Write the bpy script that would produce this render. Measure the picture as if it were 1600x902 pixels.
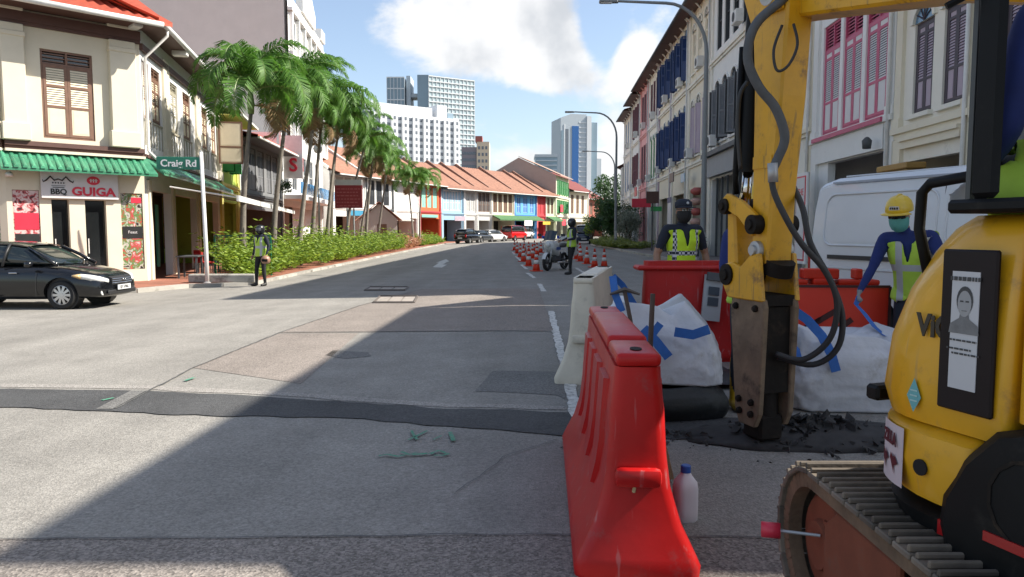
import bpy, bmesh, math, random
from mathutils import Vector, Matrix, noise as mnoise
R = math.radians
random.seed(7)
for o in list(bpy.data.objects):
    bpy.data.objects.remove(o)
SC = bpy.context.scene
COL = SC.collection

# ------------------------------------------------------------------ camera
CAM_H, FOCAL_PX, HORIZON = 1.5, 1164.0, 358.0
PITCH = math.atan((451 - HORIZON) / FOCAL_PX)
cam = bpy.data.cameras.new('camera')
cam.sensor_width = 36
cam.lens = 36 * FOCAL_PX / 1600
cam.clip_start = 0.05
cam.clip_end = 6000
camo = bpy.data.objects.new('camera', cam)
camo.location = (0, 0, CAM_H)
camo.rotation_euler = (R(90) - PITCH, 0, 0)
COL.objects.link(camo)
SC.camera = camo

# ------------------------------------------------------------------ light
SUN_EL, SUN_AZ = R(42.6), R(-2.5)          # azimuth measured from +X towards +Y
sv = Vector((math.cos(SUN_EL) * math.cos(SUN_AZ), -math.cos(SUN_EL) * math.sin(SUN_AZ), math.sin(SUN_EL)))
sun = bpy.data.lights.new('sun', 'SUN')
sun.energy = 5.0
sun.angle = R(0.55)
sun.color = (1.0, 0.94, 0.84)
suno = bpy.data.objects.new('sun', sun)
suno.rotation_euler = sv.to_track_quat('Z', 'Y').to_euler()
suno.location = (30, 0, 40)
COL.objects.link(suno)

SC.view_settings.view_transform = 'Standard'
SC.view_settings.look = 'None'
SC.view_settings.gamma = 1.0
SC.view_settings.use_curve_mapping = False
SC.view_settings.exposure = 0.90
SC.render.engine = 'CYCLES'
SC.cycles.use_denoising = True
SC.cycles.max_bounces = 6
SC.cycles.diffuse_bounces = 3
SC.cycles.glossy_bounces = 3
SC.cycles.transmission_bounces = 4
SC.cycles.transparent_max_bounces = 6
SC.cycles.caustics_reflective = False
SC.cycles.caustics_refractive = False


def S(r, g, b):
    """sRGB 0..255 -> linear tuple"""
    def f(c):
        c /= 255.0
        return c / 12.92 if c <= 0.04045 else ((c + 0.055) / 1.055) ** 2.4
    return (f(r), f(g), f(b))


def build_world():
    w = bpy.data.worlds.new('World')
    SC.world = w
    w.use_nodes = True
    nt = w.node_tree
    N, L = nt.nodes, nt.links
    N.clear()
    out = N.new('ShaderNodeOutputWorld')
    sky = N.new('ShaderNodeTexSky')
    sky.sky_type = 'NISHITA'
    sky.sun_disc = False
    sky.sun_elevation = SUN_EL
    sky.sun_rotation = R(90) + SUN_AZ
    sky.air_density = 1.0
    sky.dust_density = 1.2
    sky.ozone_density = 1.6
    bg = N.new('ShaderNodeBackground')
    bg.inputs['Strength'].default_value = 0.060
    tc = N.new('ShaderNodeTexCoord')

    def math_(op, a, b=None, clamp=False):
        n = N.new('ShaderNodeMath')
        n.operation = op
        n.use_clamp = clamp
        for i, v in enumerate((a, b)):
            if v is None:
                continue
            if isinstance(v, (int, float)):
                n.inputs[i].default_value = v
            else:
                L.new(v, n.inputs[i])
        return n.outputs[0]

    # cumulus: fractal noise over the whole dome, with banks of cloud where the street looks
    mp = N.new('ShaderNodeMapping')
    mp.inputs['Scale'].default_value = (1.0, 1.0, 1.7)
    mp.inputs['Location'].default_value = (0.35, 0.0, 0.12)
    L.new(tc.outputs['Generated'], mp.inputs['Vector'])
    n1 = N.new('ShaderNodeTexNoise')
    n1.inputs['Scale'].default_value = 6.5
    n1.inputs['Detail'].default_value = 9
    n1.inputs['Roughness'].default_value = 0.60
    n1.inputs['Distortion'].default_value = 0.25
    L.new(mp.outputs[0], n1.inputs['Vector'])
    n3 = N.new('ShaderNodeTexNoise')
    n3.inputs['Scale'].default_value = 1.7
    n3.inputs['Detail'].default_value = 3
    L.new(mp.outputs[0], n3.inputs['Vector'])
    dens = math_('ADD', math_('MULTIPLY', n1.outputs['Fac'], 1.15), math_('MULTIPLY', n3.outputs['Fac'], 0.35))

    def bank(az, el, raz, rel, amt):
        """soft bank of cloud around a direction: az from +Y to +X, el up (degrees)"""
        d = Vector((math.sin(R(az)) * math.cos(R(el)), math.cos(R(az)) * math.cos(R(el)), math.sin(R(el))))
        sub = N.new('ShaderNodeVectorMath'); sub.operation = 'SUBTRACT'
        L.new(tc.outputs['Generated'], sub.inputs[0]); sub.inputs[1].default_value = d
        scl = N.new('ShaderNodeVectorMath'); scl.operation = 'MULTIPLY'
        L.new(sub.outputs[0], scl.inputs[0]); scl.inputs[1].default_value = (1 / R(raz), 1 / R(raz), 1 / R(rel))
        ln = N.new('ShaderNodeVectorMath'); ln.operation = 'LENGTH'
        L.new(scl.outputs[0], ln.inputs[0])
        mr = N.new('ShaderNodeMapRange'); mr.interpolation_type = 'SMOOTHSTEP'
        mr.inputs['From Min'].default_value = 1.0
        mr.inputs['From Max'].default_value = 0.25
        mr.inputs['To Min'].default_value = 0.0
        mr.inputs['To Max'].default_value = amt
        L.new(ln.outputs['Value'], mr.inputs['Value'])
        return mr.outputs[0]
    for b in CLOUD_BANKS:
        dens = math_('ADD', dens, bank(*b))
    cm = N.new('ShaderNodeMapRange'); cm.interpolation_type = 'SMOOTHSTEP'
    cm.inputs['From Min'].default_value = CLOUD_LO
    cm.inputs['From Max'].default_value = CLOUD_HI
    L.new(dens, cm.inputs['Value'])
    # grey bellies where the cloud is thick
    n2 = N.new('ShaderNodeTexNoise')
    n2.inputs['Scale'].default_value = 7.5
    n2.inputs['Detail'].default_value = 5
    mp2 = N.new('ShaderNodeMapping'); mp2.inputs['Location'].default_value = (1.3, 0.4, 0.2)
    L.new(tc.outputs['Generated'], mp2.inputs['Vector'])
    L.new(mp2.outputs[0], n2.inputs['Vector'])
    gm = N.new('ShaderNodeMapRange'); gm.interpolation_type = 'SMOOTHSTEP'
    gm.inputs['From Min'].default_value = 0.42
    gm.inputs['From Max'].default_value = 0.62
    L.new(n2.outputs['Fac'], gm.inputs['Value'])
    cc = N.new('ShaderNodeMixRGB')
    cc.inputs[1].default_value = (9.6, 9.55, 9.5, 1)
    cc.inputs[2].default_value = (6.2, 6.4, 6.7, 1)
    L.new(gm.outputs[0], cc.inputs[0])
    mix = N.new('ShaderNodeMixRGB')
    L.new(math_('MULTIPLY', cm.outputs[0], 0.93), mix.inputs[0])
    hs = N.new('ShaderNodeHueSaturation')
    hs.inputs['Saturation'].default_value = 0.88
    hs.inputs['Value'].default_value = SKY_VALUE
    L.new(sky.outputs[0], hs.inputs['Color'])
    L.new(hs.outputs[0], mix.inputs[1])
    L.new(cc.outputs[0], mix.inputs[2])
    L.new(mix.outputs[0], bg.inputs['Color'])
    L.new(bg.outputs[0], out.inputs[0])


SKY_VALUE = 1.9
CLOUD_LO, CLOUD_HI = 0.74, 0.98
CLOUD_BANKS = [(0, 12, 60, 40, -0.06), (-2.5, 15.0, 9.0, 6.0, 0.36), (2.5, 12.6, 5.0, 4.2, 0.32), (9.2, 12.0, 2.2, 3.5, 0.25), (6.6, 14.5, 2.0, 4.5, -0.2),
               (1.8, 4.6, 4.5, 2.6, 0.22), (7.5, 5.5, 3.0, 4.0, 0.25), (-14, 11.0, 7, 4, -0.12), (3, 8.6, 7, 1.8, -0.12)]
build_world()
# ------------------------------------------------------------------ helpers: layout
def gz(x, y=0.0):
    """the carriageway falls gently towards the left gutter"""
    if x >= 0:
        return 0.0
    return max(0.027 * x, -0.25)


def ray(u, v):
    a, b = (u - 800) / FOCAL_PX, -(v - 451) / FOCAL_PX
    cp, sp = math.cos(PITCH), math.sin(PITCH)
    return Vector((a, cp + b * sp, -sp + b * cp))


def G(u, v, dz=0.0):
    """ground point for a place seen in the photograph"""
    d = ray(u, v)
    z = 0.0
    for _ in range(12):
        t = (z + dz - CAM_H) / d.z
        p = Vector((0, 0, CAM_H)) + d * t
        z = gz(p.x, p.y)
    return Vector((p.x, p.y, z + dz))


def P(u, v, Y):
    d = ray(u, v)
    return Vector((0, 0, CAM_H)) + d * (Y / d.y)


# ------------------------------------------------------------------ helpers: materials
MATS = {}


def pm(name, col, rough=0.6, var=0.12, scale=2.5, bump=0.0, bscale=60, metal=0.0, coat=0.0, dirt=None, dirt_amt=0.0,
       dirt_scale=1.5, spec=0.5, trans=0.0, sub=0.0, scuff=None, scuff_amt=0.5, objrand=0.0):
    """procedural paint / plaster / plastic"""
    if name in MATS:
        return MATS[name]
    m = bpy.data.materials.new(name)
    m.use_nodes = True
    nt = m.node_tree
    N, L = nt.nodes, nt.links
    b = N['Principled BSDF']
    b.inputs['Roughness'].default_value = rough
    b.inputs['Metallic'].default_value = metal
    b.inputs['Specular IOR Level'].default_value = spec
    b.inputs['Coat Weight'].default_value = coat
    b.inputs['Transmission Weight'].default_value = trans
    tc = N.new('ShaderNodeTexCoord')
    n = N.new('ShaderNodeTexNoise')
    n.inputs['Scale'].default_value = scale
    n.inputs['Detail'].default_value = 6
    n.inputs['Roughness'].default_value = 0.65
    L.new(tc.outputs['Object'], n.inputs['Vector'])
    mr = N.new('ShaderNodeMapRange')
    mr.inputs['From Min'].default_value = 0.25
    mr.inputs['From Max'].default_value = 0.75
    mr.inputs['To Min'].default_value = 1 - var
    mr.inputs['To Max'].default_value = 1 + var
    L.new(n.outputs['Fac'], mr.inputs['Value'])
    mx = N.new('ShaderNodeMixRGB')
    mx.blend_type = 'MULTIPLY'
    mx.inputs[0].default_value = 1
    mx.inputs[1].default_value = (*col, 1)
    L.new(mr.outputs[0], mx.inputs[2])
    last = mx.outputs[0]
    if dirt is not None:
        dn = N.new('ShaderNodeTexNoise')
        dn.inputs['Scale'].default_value = dirt_scale
        dn.inputs['Detail'].default_value = 9
        dn.inputs['Roughness'].default_value = 0.72
        L.new(tc.outputs['Object'], dn.inputs['Vector'])
        dm = N.new('ShaderNodeMapRange')
        dm.interpolation_type = 'SMOOTHSTEP'
        dm.inputs['From Min'].default_value = 0.66 - 0.3 * dirt_amt
        dm.inputs['From Max'].default_value = 0.86 - 0.3 * dirt_amt
        L.new(dn.outputs['Fac'], dm.inputs['Value'])
        m2 = N.new('ShaderNodeMixRGB')
        m2.inputs[2].default_value = (*dirt, 1)
        L.new(dm.outputs[0], m2.inputs[0])
        L.new(last, m2.inputs[1])
        last = m2.outputs[0]
    if scuff is not None:
        sm_ = N.new('ShaderNodeMapping')
        sm_.inputs['Scale'].default_value = (26, 26, 2.2)
        sm_.inputs['Rotation'].default_value = (0.3, 0.9, 0.4)
        L.new(tc.outputs['Object'], sm_.inputs['Vector'])
        sn = N.new('ShaderNodeTexNoise')
        sn.inputs['Scale'].default_value = 1.0
        sn.inputs['Detail'].default_value = 5
        L.new(sm_.outputs[0], sn.inputs['Vector'])
        sr = N.new('ShaderNodeMapRange')
        sr.inputs['From Min'].default_value = 0.63
        sr.inputs['From Max'].default_value = 0.70
        sr.inputs['To Max'].default_value = scuff_amt
        L.new(sn.outputs['Fac'], sr.inputs['Value'])
        m4 = N.new('ShaderNodeMixRGB')
        m4.inputs[2].default_value = (*scuff, 1)
        L.new(sr.outputs[0], m4.inputs[0])
        L.new(last, m4.inputs[1])
        last = m4.outputs[0]
    if objrand > 0:
        oi = N.new('ShaderNodeObjectInfo')
        orr = N.new('ShaderNodeMapRange')
        orr.inputs['To Min'].default_value = 1 - objrand
        orr.inputs['To Max'].default_value = 1 + objrand
        L.new(oi.outputs['Random'], orr.inputs['Value'])
        m5 = N.new('ShaderNodeMixRGB')
        m5.blend_type = 'MULTIPLY'
        m5.inputs[0].default_value = 1
        L.new(last, m5.inputs[1])
        L.new(orr.outputs[0], m5.inputs[2])
        last = m5.outputs[0]
    L.new(last, b.inputs['Base Color'])
    # uneven gloss
    rr = N.new('ShaderNodeMapRange')
    rr.inputs['To Min'].default_value = max(0.02, rough - 0.08)
    rr.inputs['To Max'].default_value = min(1.0, rough + 0.1)
    L.new(n.outputs['Fac'], rr.inputs['Value'])
    L.new(rr.outputs[0], b.inputs['Roughness'])
    if bump > 0:
        bn = N.new('ShaderNodeTexNoise')
        bn.inputs['Scale'].default_value = bscale
        bn.inputs['Detail'].default_value = 4
        L.new(tc.outputs['Object'], bn.inputs['Vector'])
        bp = N.new('ShaderNodeBump')
        bp.inputs['Strength'].default_value = bump
        bp.inputs['Distance'].default_value = 0.01
        L.new(bn.outputs['Fac'], bp.inputs['Height'])
        L.new(bp.outputs[0], b.inputs['Normal'])
    MATS[name] = m
    return m


def glass(name, col=(0.02, 0.025, 0.03), rough=0.06, metal=0.0):
    """dark reflecting window pane"""
    return pm(name, col, rough=rough, var=0.3, scale=0.7, spec=0.9, metal=metal)


def leafmat(name, col, col2, rough=0.45, tr=0.35):
    if name in MATS:
        return MATS[name]
    m = bpy.data.materials.new(name)
    m.use_nodes = True
    nt = m.node_tree
    N, L = nt.nodes, nt.links
    b = N['Principled BSDF']
    out = N['Material Output']
    b.inputs['Roughness'].default_value = rough
    geo = N.new('ShaderNodeNewGeometry')
    tc = N.new('ShaderNodeTexCoord')
    n = N.new('ShaderNodeTexNoise')
    n.inputs['Scale'].default_value = 1.6
    n.inputs['Detail'].default_value = 3
    L.new(tc.outputs['Object'], n.inputs['Vector'])
    add = N.new('ShaderNodeMath'); add.operation = 'ADD'
    mu = N.new('ShaderNodeMath'); mu.operation = 'MULTIPLY'; mu.inputs[1].default_value = 0.6
    L.new(geo.outputs['Random Per Island'], mu.inputs[0])
    L.new(mu.outputs[0], add.inputs[0])
    mr = N.new('ShaderNodeMapRange')
    mr.inputs['From Min'].default_value = 0.3; mr.inputs['From Max'].default_value = 0.7
    mr.inputs['To Min'].default_value = 0.0; mr.inputs['To Max'].default_value = 0.4
    L.new(n.outputs['Fac'], mr.inputs['Value'])
    L.new(mr.outputs[0], add.inputs[1])
    mx = N.new('ShaderNodeMixRGB')
    mx.inputs[1].default_value = (*col, 1)
    mx.inputs[2].default_value = (*col2, 1)
    L.new(add.outputs[0], mx.inputs[0])
    L.new(mx.outputs[0], b.inputs['Base Color'])
    t = N.new('ShaderNodeBsdfTranslucent')
    hs = N.new('ShaderNodeHueSaturation')
    hs.inputs['Value'].default_value = 1.5
    L.new(mx.outputs[0], hs.inputs['Color'])
    L.new(hs.outputs[0], t.inputs['Color'])
    ms = N.new('ShaderNodeMixShader')
    ms.inputs[0].default_value = tr
    L.new(b.outputs[0], ms.inputs[1])
    L.new(t.outputs[0], ms.inputs[2])
    L.new(ms.outputs[0], out.inputs[0])
    MATS[name] = m
    return m


# ------------------------------------------------------------------ helpers: mesh building
class MB:
    def __init__(self):
        self.v, self.f, self.m = [], [], []
        self.mi = 0

    def add(self, verts, faces, M=None):
        o = len(self.v)
        if M is not None:
            verts = [M @ Vector(p) for p in verts]
        self.v += [tuple(p) for p in verts]
        self.f += [tuple(i + o for i in f) for f in faces]
        self.m += [self.mi] * len(faces)
        return self

    def box(self, x0, x1, y0, y1, z0, z1, M=None):
        vs = [(x0, y0, z0), (x1, y0, z0), (x1, y1, z0), (x0, y1, z0), (x0, y0, z1), (x1, y0, z1), (x1, y1, z1), (x0, y1, z1)]
        fs = [(0, 3, 2, 1), (4, 5, 6, 7), (0, 1, 5, 4), (1, 2, 6, 5), (2, 3, 7, 6), (3, 0, 4, 7)]
        return self.add(vs, fs, M)

    def cbox(self, c, s, rot=None):
        M = Matrix.Translation(c)
        if rot is not None:
            M = M @ (rot if isinstance(rot, Matrix) else Matrix.Rotation(rot, 4, 'Z'))
        return self.box(-s[0] / 2, s[0] / 2, -s[1] / 2, s[1] / 2, -s[2] / 2, s[2] / 2, M)

    def quad(self, a, b, c, d):
        return self.add([a, b, c, d], [(0, 1, 2, 3)])

    def prism(self, poly, h0, h1, axis='Z', M=None, caps=True):
        """poly: 2D points (counter-clockwise); extruded along axis from h0 to h1"""
        n = len(poly)
        def pt(p, h):
            if axis == 'Z':
                return (p[0], p[1], h)
            if axis == 'Y':
                return (p[0], h, p[1])
            return (h, p[0], p[1])
        vs = [pt(p, h0) for p in poly] + [pt(p, h1) for p in poly]
        fs = [(i, (i + 1) % n, n + (i + 1) % n, n + i) for i in range(n)]
        if caps:
            fs += [tuple(range(n - 1, -1, -1)), tuple(range(n, 2 * n))]
        return self.add(vs, fs, M)

    def tube(self, path, rad, n=8, caps=True, flat=1.0, up=None):
        """rad: number or list; swept ring along path"""
        path = [Vector(p) for p in path]
        k = len(path)
        if not isinstance(rad, (list, tuple)):
            rad = [rad] * k
        vs = []
        prev = None
        for i, p in enumerate(path):
            t = (path[min(i + 1, k - 1)] - path[max(i - 1, 0)])
            if t.length < 1e-9:
                t = Vector((0, 0, 1))
            t.normalize()
            if prev is None:
                ref = Vector(up) if up else (Vector((0, 0, 1)) if abs(t.z) < 0.9 else Vector((1, 0, 0)))
                a = t.cross(ref).normalized()
            else:
                a = (prev - t * prev.dot(t))
                a = a.normalized() if a.length > 1e-6 else t.orthogonal().normalized()
            prev = a
            b = t.cross(a)
            r = rad[i]
            ra, rb = (r if not isinstance(r, tuple) else r[0]), (r * flat if not isinstance(r, tuple) else r[1])
            for j in range(n):
                th = 2 * math.pi * j / n
                vs.append(p + a * (ra * math.cos(th)) + b * (rb * math.sin(th)))
        fs = []
        for i in range(k - 1):
            for j in range(n):
                j2 = (j + 1) % n
                fs.append((i * n + j, i * n + j2, (i + 1) * n + j2, (i + 1) * n + j))
        if caps:
            fs += [tuple(range(n - 1, -1, -1)), tuple((k - 1) * n + j for j in range(n))]
        return self.add(vs, fs)

    def lathe(self, prof, n=16, M=None, a0=0.0, a1=2 * math.pi, caps=True):
        """prof: (r, z) list bottom to top about Z"""
        full = abs(a1 - a0 - 2 * math.pi) < 1e-6
        cnt = n if full else n + 1
        vs = []
        for r, z in prof:
            for j in range(cnt):
                th = a0 + (a1 - a0) * j / n
                vs.append((r * math.cos(th), r * math.sin(th), z))
        fs = []
        for i in range(len(prof) - 1):
            for j in range(n):
                j2 = (j + 1) % cnt
                fs.append((i * cnt + j, i * cnt + j2, (i + 1) * cnt + j2, (i + 1) * cnt + j))
        if full and caps and prof[0] != prof[-1]:
            if prof[0][0] > 1e-6:
                fs.append(tuple(range(n - 1, -1, -1)))
            if prof[-1][0] > 1e-6:
                fs.append(tuple((len(prof) - 1) * n + j for j in range(n)))
        return self.add(vs, fs, M)

    def loft(self, rings, caps=True, closed=True):
        n = len(rings[0])
        vs = [p for r in rings for p in r]
        fs = []
        for i in range(len(rings) - 1):
            for j in range(n if closed else n - 1):
                j2 = (j + 1) % n
                fs.append((i * n + j, i * n + j2, (i + 1) * n + j2, (i + 1) * n + j))
        if caps and closed:
            fs += [tuple(range(n - 1, -1, -1)), tuple((len(rings) - 1) * n + j for j in range(n))]
        return self.add(vs, fs)

    def build(self, name, mat, parent=None, loc=None, rot=None, smooth=False, bevel=0.0, segs=1, auto=None):
        me = bpy.data.meshes.new(name)
        me.from_pydata(self.v, [], self.f)
        mats = mat if isinstance(mat, (list, tuple)) else [mat]
        for m in mats:
            me.materials.append(m)
        if len(mats) > 1:
            me.polygons.foreach_set('material_index', self.m)
        if bevel > 0:
            bm = bmesh.new(); bm.from_mesh(me)
            bmesh.ops.remove_doubles(bm, verts=bm.verts, dist=1e-5)
            ed = [e for e in bm.edges if len(e.link_faces) == 2 and e.calc_face_angle(0) > R(25)]
            bmesh.ops.bevel(bm, geom=ed, offset=bevel, segments=segs, affect='EDGES', profile=0.5, clamp_overlap=True)
            bm.to_mesh(me); bm.free()
        if smooth:
            me.polygons.foreach_set('use_smooth', [True] * len(me.polygons))
            if auto:
                me.set_sharp_from_angle(angle=R(auto))
        me.update()
        o = bpy.data.objects.new(name, me)
        COL.objects.link(o)
        if parent is not None:
            o.parent = parent
        if loc is not None:
            o.location = loc
        if rot is not None:
            o.rotation_euler = (0, 0, rot) if isinstance(rot, (int, float)) else rot
        return o


def tag(o, label=None, cat=None, group=None, kind=None):
    if label: o['label'] = label
    if cat: o['category'] = cat
    if group: o['group'] = group
    if kind: o['kind'] = kind
    return o


def thing(name, label, cat, loc=(0, 0, 0), rotz=0.0, group=None):
    o = bpy.data.objects.new(name, None)
    o.empty_display_size = 0.2
    COL.objects.link(o)
    o.location = loc
    o.rotation_euler = (0, 0, rotz)
    return tag(o, label, cat, group)


def copy_tree(o, parent=None):
    c = o.copy()
    COL.objects.link(c)
    c.parent = parent
    for ch in [x for x in bpy.data.objects if x.parent == o]:
        copy_tree(ch, c)
    return c


def share(o, parent, loc=(0, 0, 0), rot=(0, 0, 0), scale=(1, 1, 1)):
    """another piece with the same mesh"""
    c = o.copy()
    COL.objects.link(c)
    c.parent = parent
    c.location = loc
    c.rotation_euler = rot
    c.scale = scale
    return c


def text(name, s, size, mat, parent, loc, rot=(R(90), 0, 0), extrude=0.004, align='CENTER', bold=0.0, xscale=1.0, shear=0.0):
    cu = bpy.data.curves.new(name, 'FONT')
    cu.body = s
    cu.size = size
    cu.extrude = extrude
    cu.offset = bold
    cu.align_x = align
    cu.align_y = 'CENTER'
    cu.shear = shear
    cu.resolution_u = 3
    t = bpy.data.objects.new(name, cu)
    COL.objects.link(t)
    dg = bpy.context.evaluated_depsgraph_get()
    me = bpy.data.meshes.new_from_object(t.evaluated_get(dg))
    bpy.data.objects.remove(t)
    me.materials.clear()
    me.materials.append(mat)
    o = bpy.data.objects.new(name, me)
    COL.objects.link(o)
    o.parent = parent
    o.location = loc
    o.rotation_euler = rot
    o.scale = (xscale, 1, 1)
    return o


def clip_poly(poly, a, b, c):
    """keep a*x+b*y<=c"""
    out = []
    n = len(poly)
    for i in range(n):
        p, q = poly[i], poly[(i + 1) % n]
        fp, fq = a * p[0] + b * p[1] - c, a * q[0] + b * q[1] - c
        if fp <= 0:
            out.append(p)
        if (fp < 0 < fq) or (fq < 0 < fp):
            t = fp / (fp - fq)
            out.append((p[0] + (q[0] - p[0]) * t, p[1] + (q[1] - p[1]) * t))
    return out


def sheet(mb, poly, dz):
    """a flat sheet lying dz above the (cambered) road"""
    for lo, hi in ((-1e5, -9.26), (-9.26, 0.0), (0.0, 1e5)):
        q = clip_poly(clip_poly([(p[0], p[1]) for p in poly], 1, 0, hi), -1, 0, -lo)
        if len(q) >= 3:
            mid = (max(lo, -50) + min(hi, 50)) / 2
            def zz(x):
                return -0.25 if mid < -9.26 else (0.027 * x if mid < 0 else 0.0)
            mb.add([(x, y, zz(x) + dz) for x, y in q], [tuple(range(len(q)))])
    return mb


def px_poly(pts):
    return [tuple(G(u, v))[:2] for u, v in pts]
# ------------------------------------------------------------------ the setting: ground, road, pavements
def asphalt(name, col, grain=0.35, gscale=95, stain=0.25, tint=None, speck=0.0):
    m = bpy.data.materials.new(name)
    m.use_nodes = True
    nt = m.node_tree
    N, L = nt.nodes, nt.links
    b = N['Principled BSDF']
    b.inputs['Roughness'].default_value = 0.88
    b.inputs['Specular IOR Level'].default_value = 0.25
    tc = N.new('ShaderNodeTexCoord')

    def noise(scale, detail=6, rough=0.6, vec=None):
        n = N.new('ShaderNodeTexNoise')
        n.inputs['Scale'].default_value = scale
        n.inputs['Detail'].default_value = detail
        n.inputs['Roughness'].default_value = rough
        L.new(vec or tc.outputs['Object'], n.inputs['Vector'])
        return n.outputs['Fac']

    def rng(v, a, b_, lo, hi, smooth=False):
        r = N.new('ShaderNodeMapRange')
        if smooth:
            r.interpolation_type = 'SMOOTHSTEP'
        r.inputs['From Min'].default_value = a; r.inputs['From Max'].default_value = b_
        r.inputs['To Min'].default_value = lo; r.inputs['To Max'].default_value = hi
        L.new(v, r.inputs['Value'])
        return r.outputs[0]

    def mul(a, b_):
        x = N.new('ShaderNodeMath'); x.operation = 'MULTIPLY'
        L.new(a, x.inputs[0]); L.new(b_, x.inputs[1])
        return x.outputs[0]
    vo = N.new('ShaderNodeTexVoronoi')
    vo.inputs['Scale'].default_value = gscale
    L.new(tc.outputs['Object'], vo.inputs['Vector'])
    sep = N.new('ShaderNodeSeparateColor')
    L.new(vo.outputs['Color'], sep.inputs[0])
    g1 = rng(sep.outputs[0], 0, 1, 1 - grain, 1 + grain)
    g2 = rng(noise(gscale * 0.35, 3), 0.3, 0.7, 0.86, 1.14)
    g3 = rng(noise(1.1, 8, 0.7), 0.3, 0.7, 1 - stain * 0.5, 1 + stain * 0.5)
    mp = N.new('ShaderNodeMapping')           # long wheel-track streaks along the street
    mp.inputs['Scale'].default_value = (1.0, 0.06, 1.0)
    L.new(tc.outputs['Object'], mp.inputs['Vector'])
    g4 = rng(noise(0.9, 5, 0.6, mp.outputs[0]), 0.3, 0.7, 1 - stain * 0.45, 1 + stain * 0.45)
    fac = mul(mul(g1, g2), mul(g3, g4))
    mx = N.new('ShaderNodeMixRGB'); mx.blend_type = 'MULTIPLY'; mx.inputs[0].default_value = 1
    mx.inputs[1].default_value = (*col, 1)
    L.new(fac, mx.inputs[2])
    last = mx.outputs[0]
    # oil stains and darker blotches
    st = rng(noise(0.55, 9, 0.75), 0.60, 0.74, 0.0, 0.45, True)
    m2 = N.new('ShaderNodeMixRGB')
    m2.inputs[2].default_value = (col[0] * 0.5, col[1] * 0.5, col[2] * 0.52, 1)
    L.new(st, m2.inputs[0]); L.new(last, m2.inputs[1])
    last = m2.outputs[0]
    if tint:
        tn = rng(noise(7, 6, 0.7), 0.45, 0.75, 0.0, 0.6, True)
        m3 = N.new('ShaderNodeMixRGB'); m3.inputs[2].default_value = (*tint, 1)
        L.new(tn, m3.inputs[0]); L.new(last, m3.inputs[1])
        last = m3.outputs[0]
    L.new(last, b.inputs['Base Color'])
    bp = N.new('ShaderNodeBump')
    bp.inputs['Strength'].default_value = 0.55
    bp.inputs['Distance'].default_value = 0.006
    L.new(vo.outputs['Distance'], bp.inputs['Height'])
    L.new(bp.outputs[0], b.inputs['Normal'])
    MATS[name] = m
    return m


A_MAIN = asphalt('asphalt_worn', (0.250, 0.236, 0.212), grain=0.20, stain=0.32)
A_TRENCH = asphalt('asphalt_fresh', (0.075, 0.075, 0.075), grain=0.25, stain=0.35)
A_RED = asphalt('asphalt_reddish', (0.240, 0.208, 0.182), grain=0.32)
A_COARSE = asphalt('asphalt_coarse', (0.215, 0.190, 0.168), grain=0.42, gscale=85)
A_DARKER = asphalt('asphalt_patch', (0.17, 0.165, 0.155), grain=0.35)
CONC = pm('concrete', (0.36, 0.34, 0.30), rough=0.9, var=0.25, scale=1.3, bump=0.3, bscale=50, dirt=(0.12, 0.11, 0.09), dirt_amt=0.5, objrand=.2)
PAINT = pm('road_paint', (0.62, 0.61, 0.57), rough=0.8, var=0.2, scale=9, dirt=(0.2, 0.195, 0.18), dirt_amt=0.62, dirt_scale=14)


def brick_paving(name, c1, c2, mortar, sx=0.22, sy=0.11):
    m = bpy.data.materials.new(name)
    m.use_nodes = True
    nt = m.node_tree
    N, L = nt.nodes, nt.links
    b = N['Principled BSDF']
    b.inputs['Roughness'].default_value = 0.85
    tc = N.new('ShaderNodeTexCoord')
    br = N.new('ShaderNodeTexBrick')
    br.inputs['Scale'].default_value = 1.0
    br.inputs['Brick Width'].default_value = sx
    br.inputs['Row Height'].default_value = sy
    br.inputs['Mortar Size'].default_value = 0.006
    br.inputs['Color1'].default_value = (*c1, 1)
    br.inputs['Color2'].default_value = (*c2, 1)
    br.inputs['Mortar'].default_value = (*mortar, 1)
    L.new(tc.outputs['Object'], br.inputs['Vector'])
    n = N.new('ShaderNodeTexNoise'); n.inputs['Scale'].default_value = 1.7; n.inputs['Detail'].default_value = 7
    L.new(tc.outputs['Object'], n.inputs['Vector'])
    mr = N.new('ShaderNodeMapRange'); mr.inputs['To Min'].default_value = 0.6; mr.inputs['To Max'].default_value = 1.35
    L.new(n.outputs['Fac'], mr.inputs['Value'])
    mx = N.new('ShaderNodeMixRGB'); mx.blend_type = 'MULTIPLY'; mx.inputs[0].default_value = 1
    L.new(br.outputs['Color'], mx.inputs[1]); L.new(mr.outputs[0], mx.inputs[2])
    L.new(mx.outputs[0], b.inputs['Base Color'])
    MATS[name] = m
    return m


PAVE_RED = brick_paving('brick_paving', (0.36, 0.13, 0.075), (0.28, 0.10, 0.06), (0.16, 0.12, 0.10))
PAVE_GREY = brick_paving('slab_paving', (0.22, 0.19, 0.17), (0.18, 0.15, 0.14), (0.09, 0.085, 0.08), 0.6, 0.3)

g = MB()
n = 48
ring0 = [(0, 0, -0.36)]
vs = [(0, 0, -0.36)] + [(3500 * math.cos(2 * math.pi * i / n), 3500 * math.sin(2 * math.pi * i / n), -0.36) for i in range(n)]
g.add(vs, [(0, i + 1, (i + 1) % n + 1) for i in range(n)])
tag(g.build('ground', pm('ground_earth', (0.16, 0.15, 0.12), rough=0.95, var=0.3, scale=0.05)), kind='structure')

road = MB()
sheet(road, [(-90, -40), (40, -40), (40, 60), (60, 180), (-90, 180)], 0.0)
ROAD = tag(road.build('road', A_MAIN), kind='structure')


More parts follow.
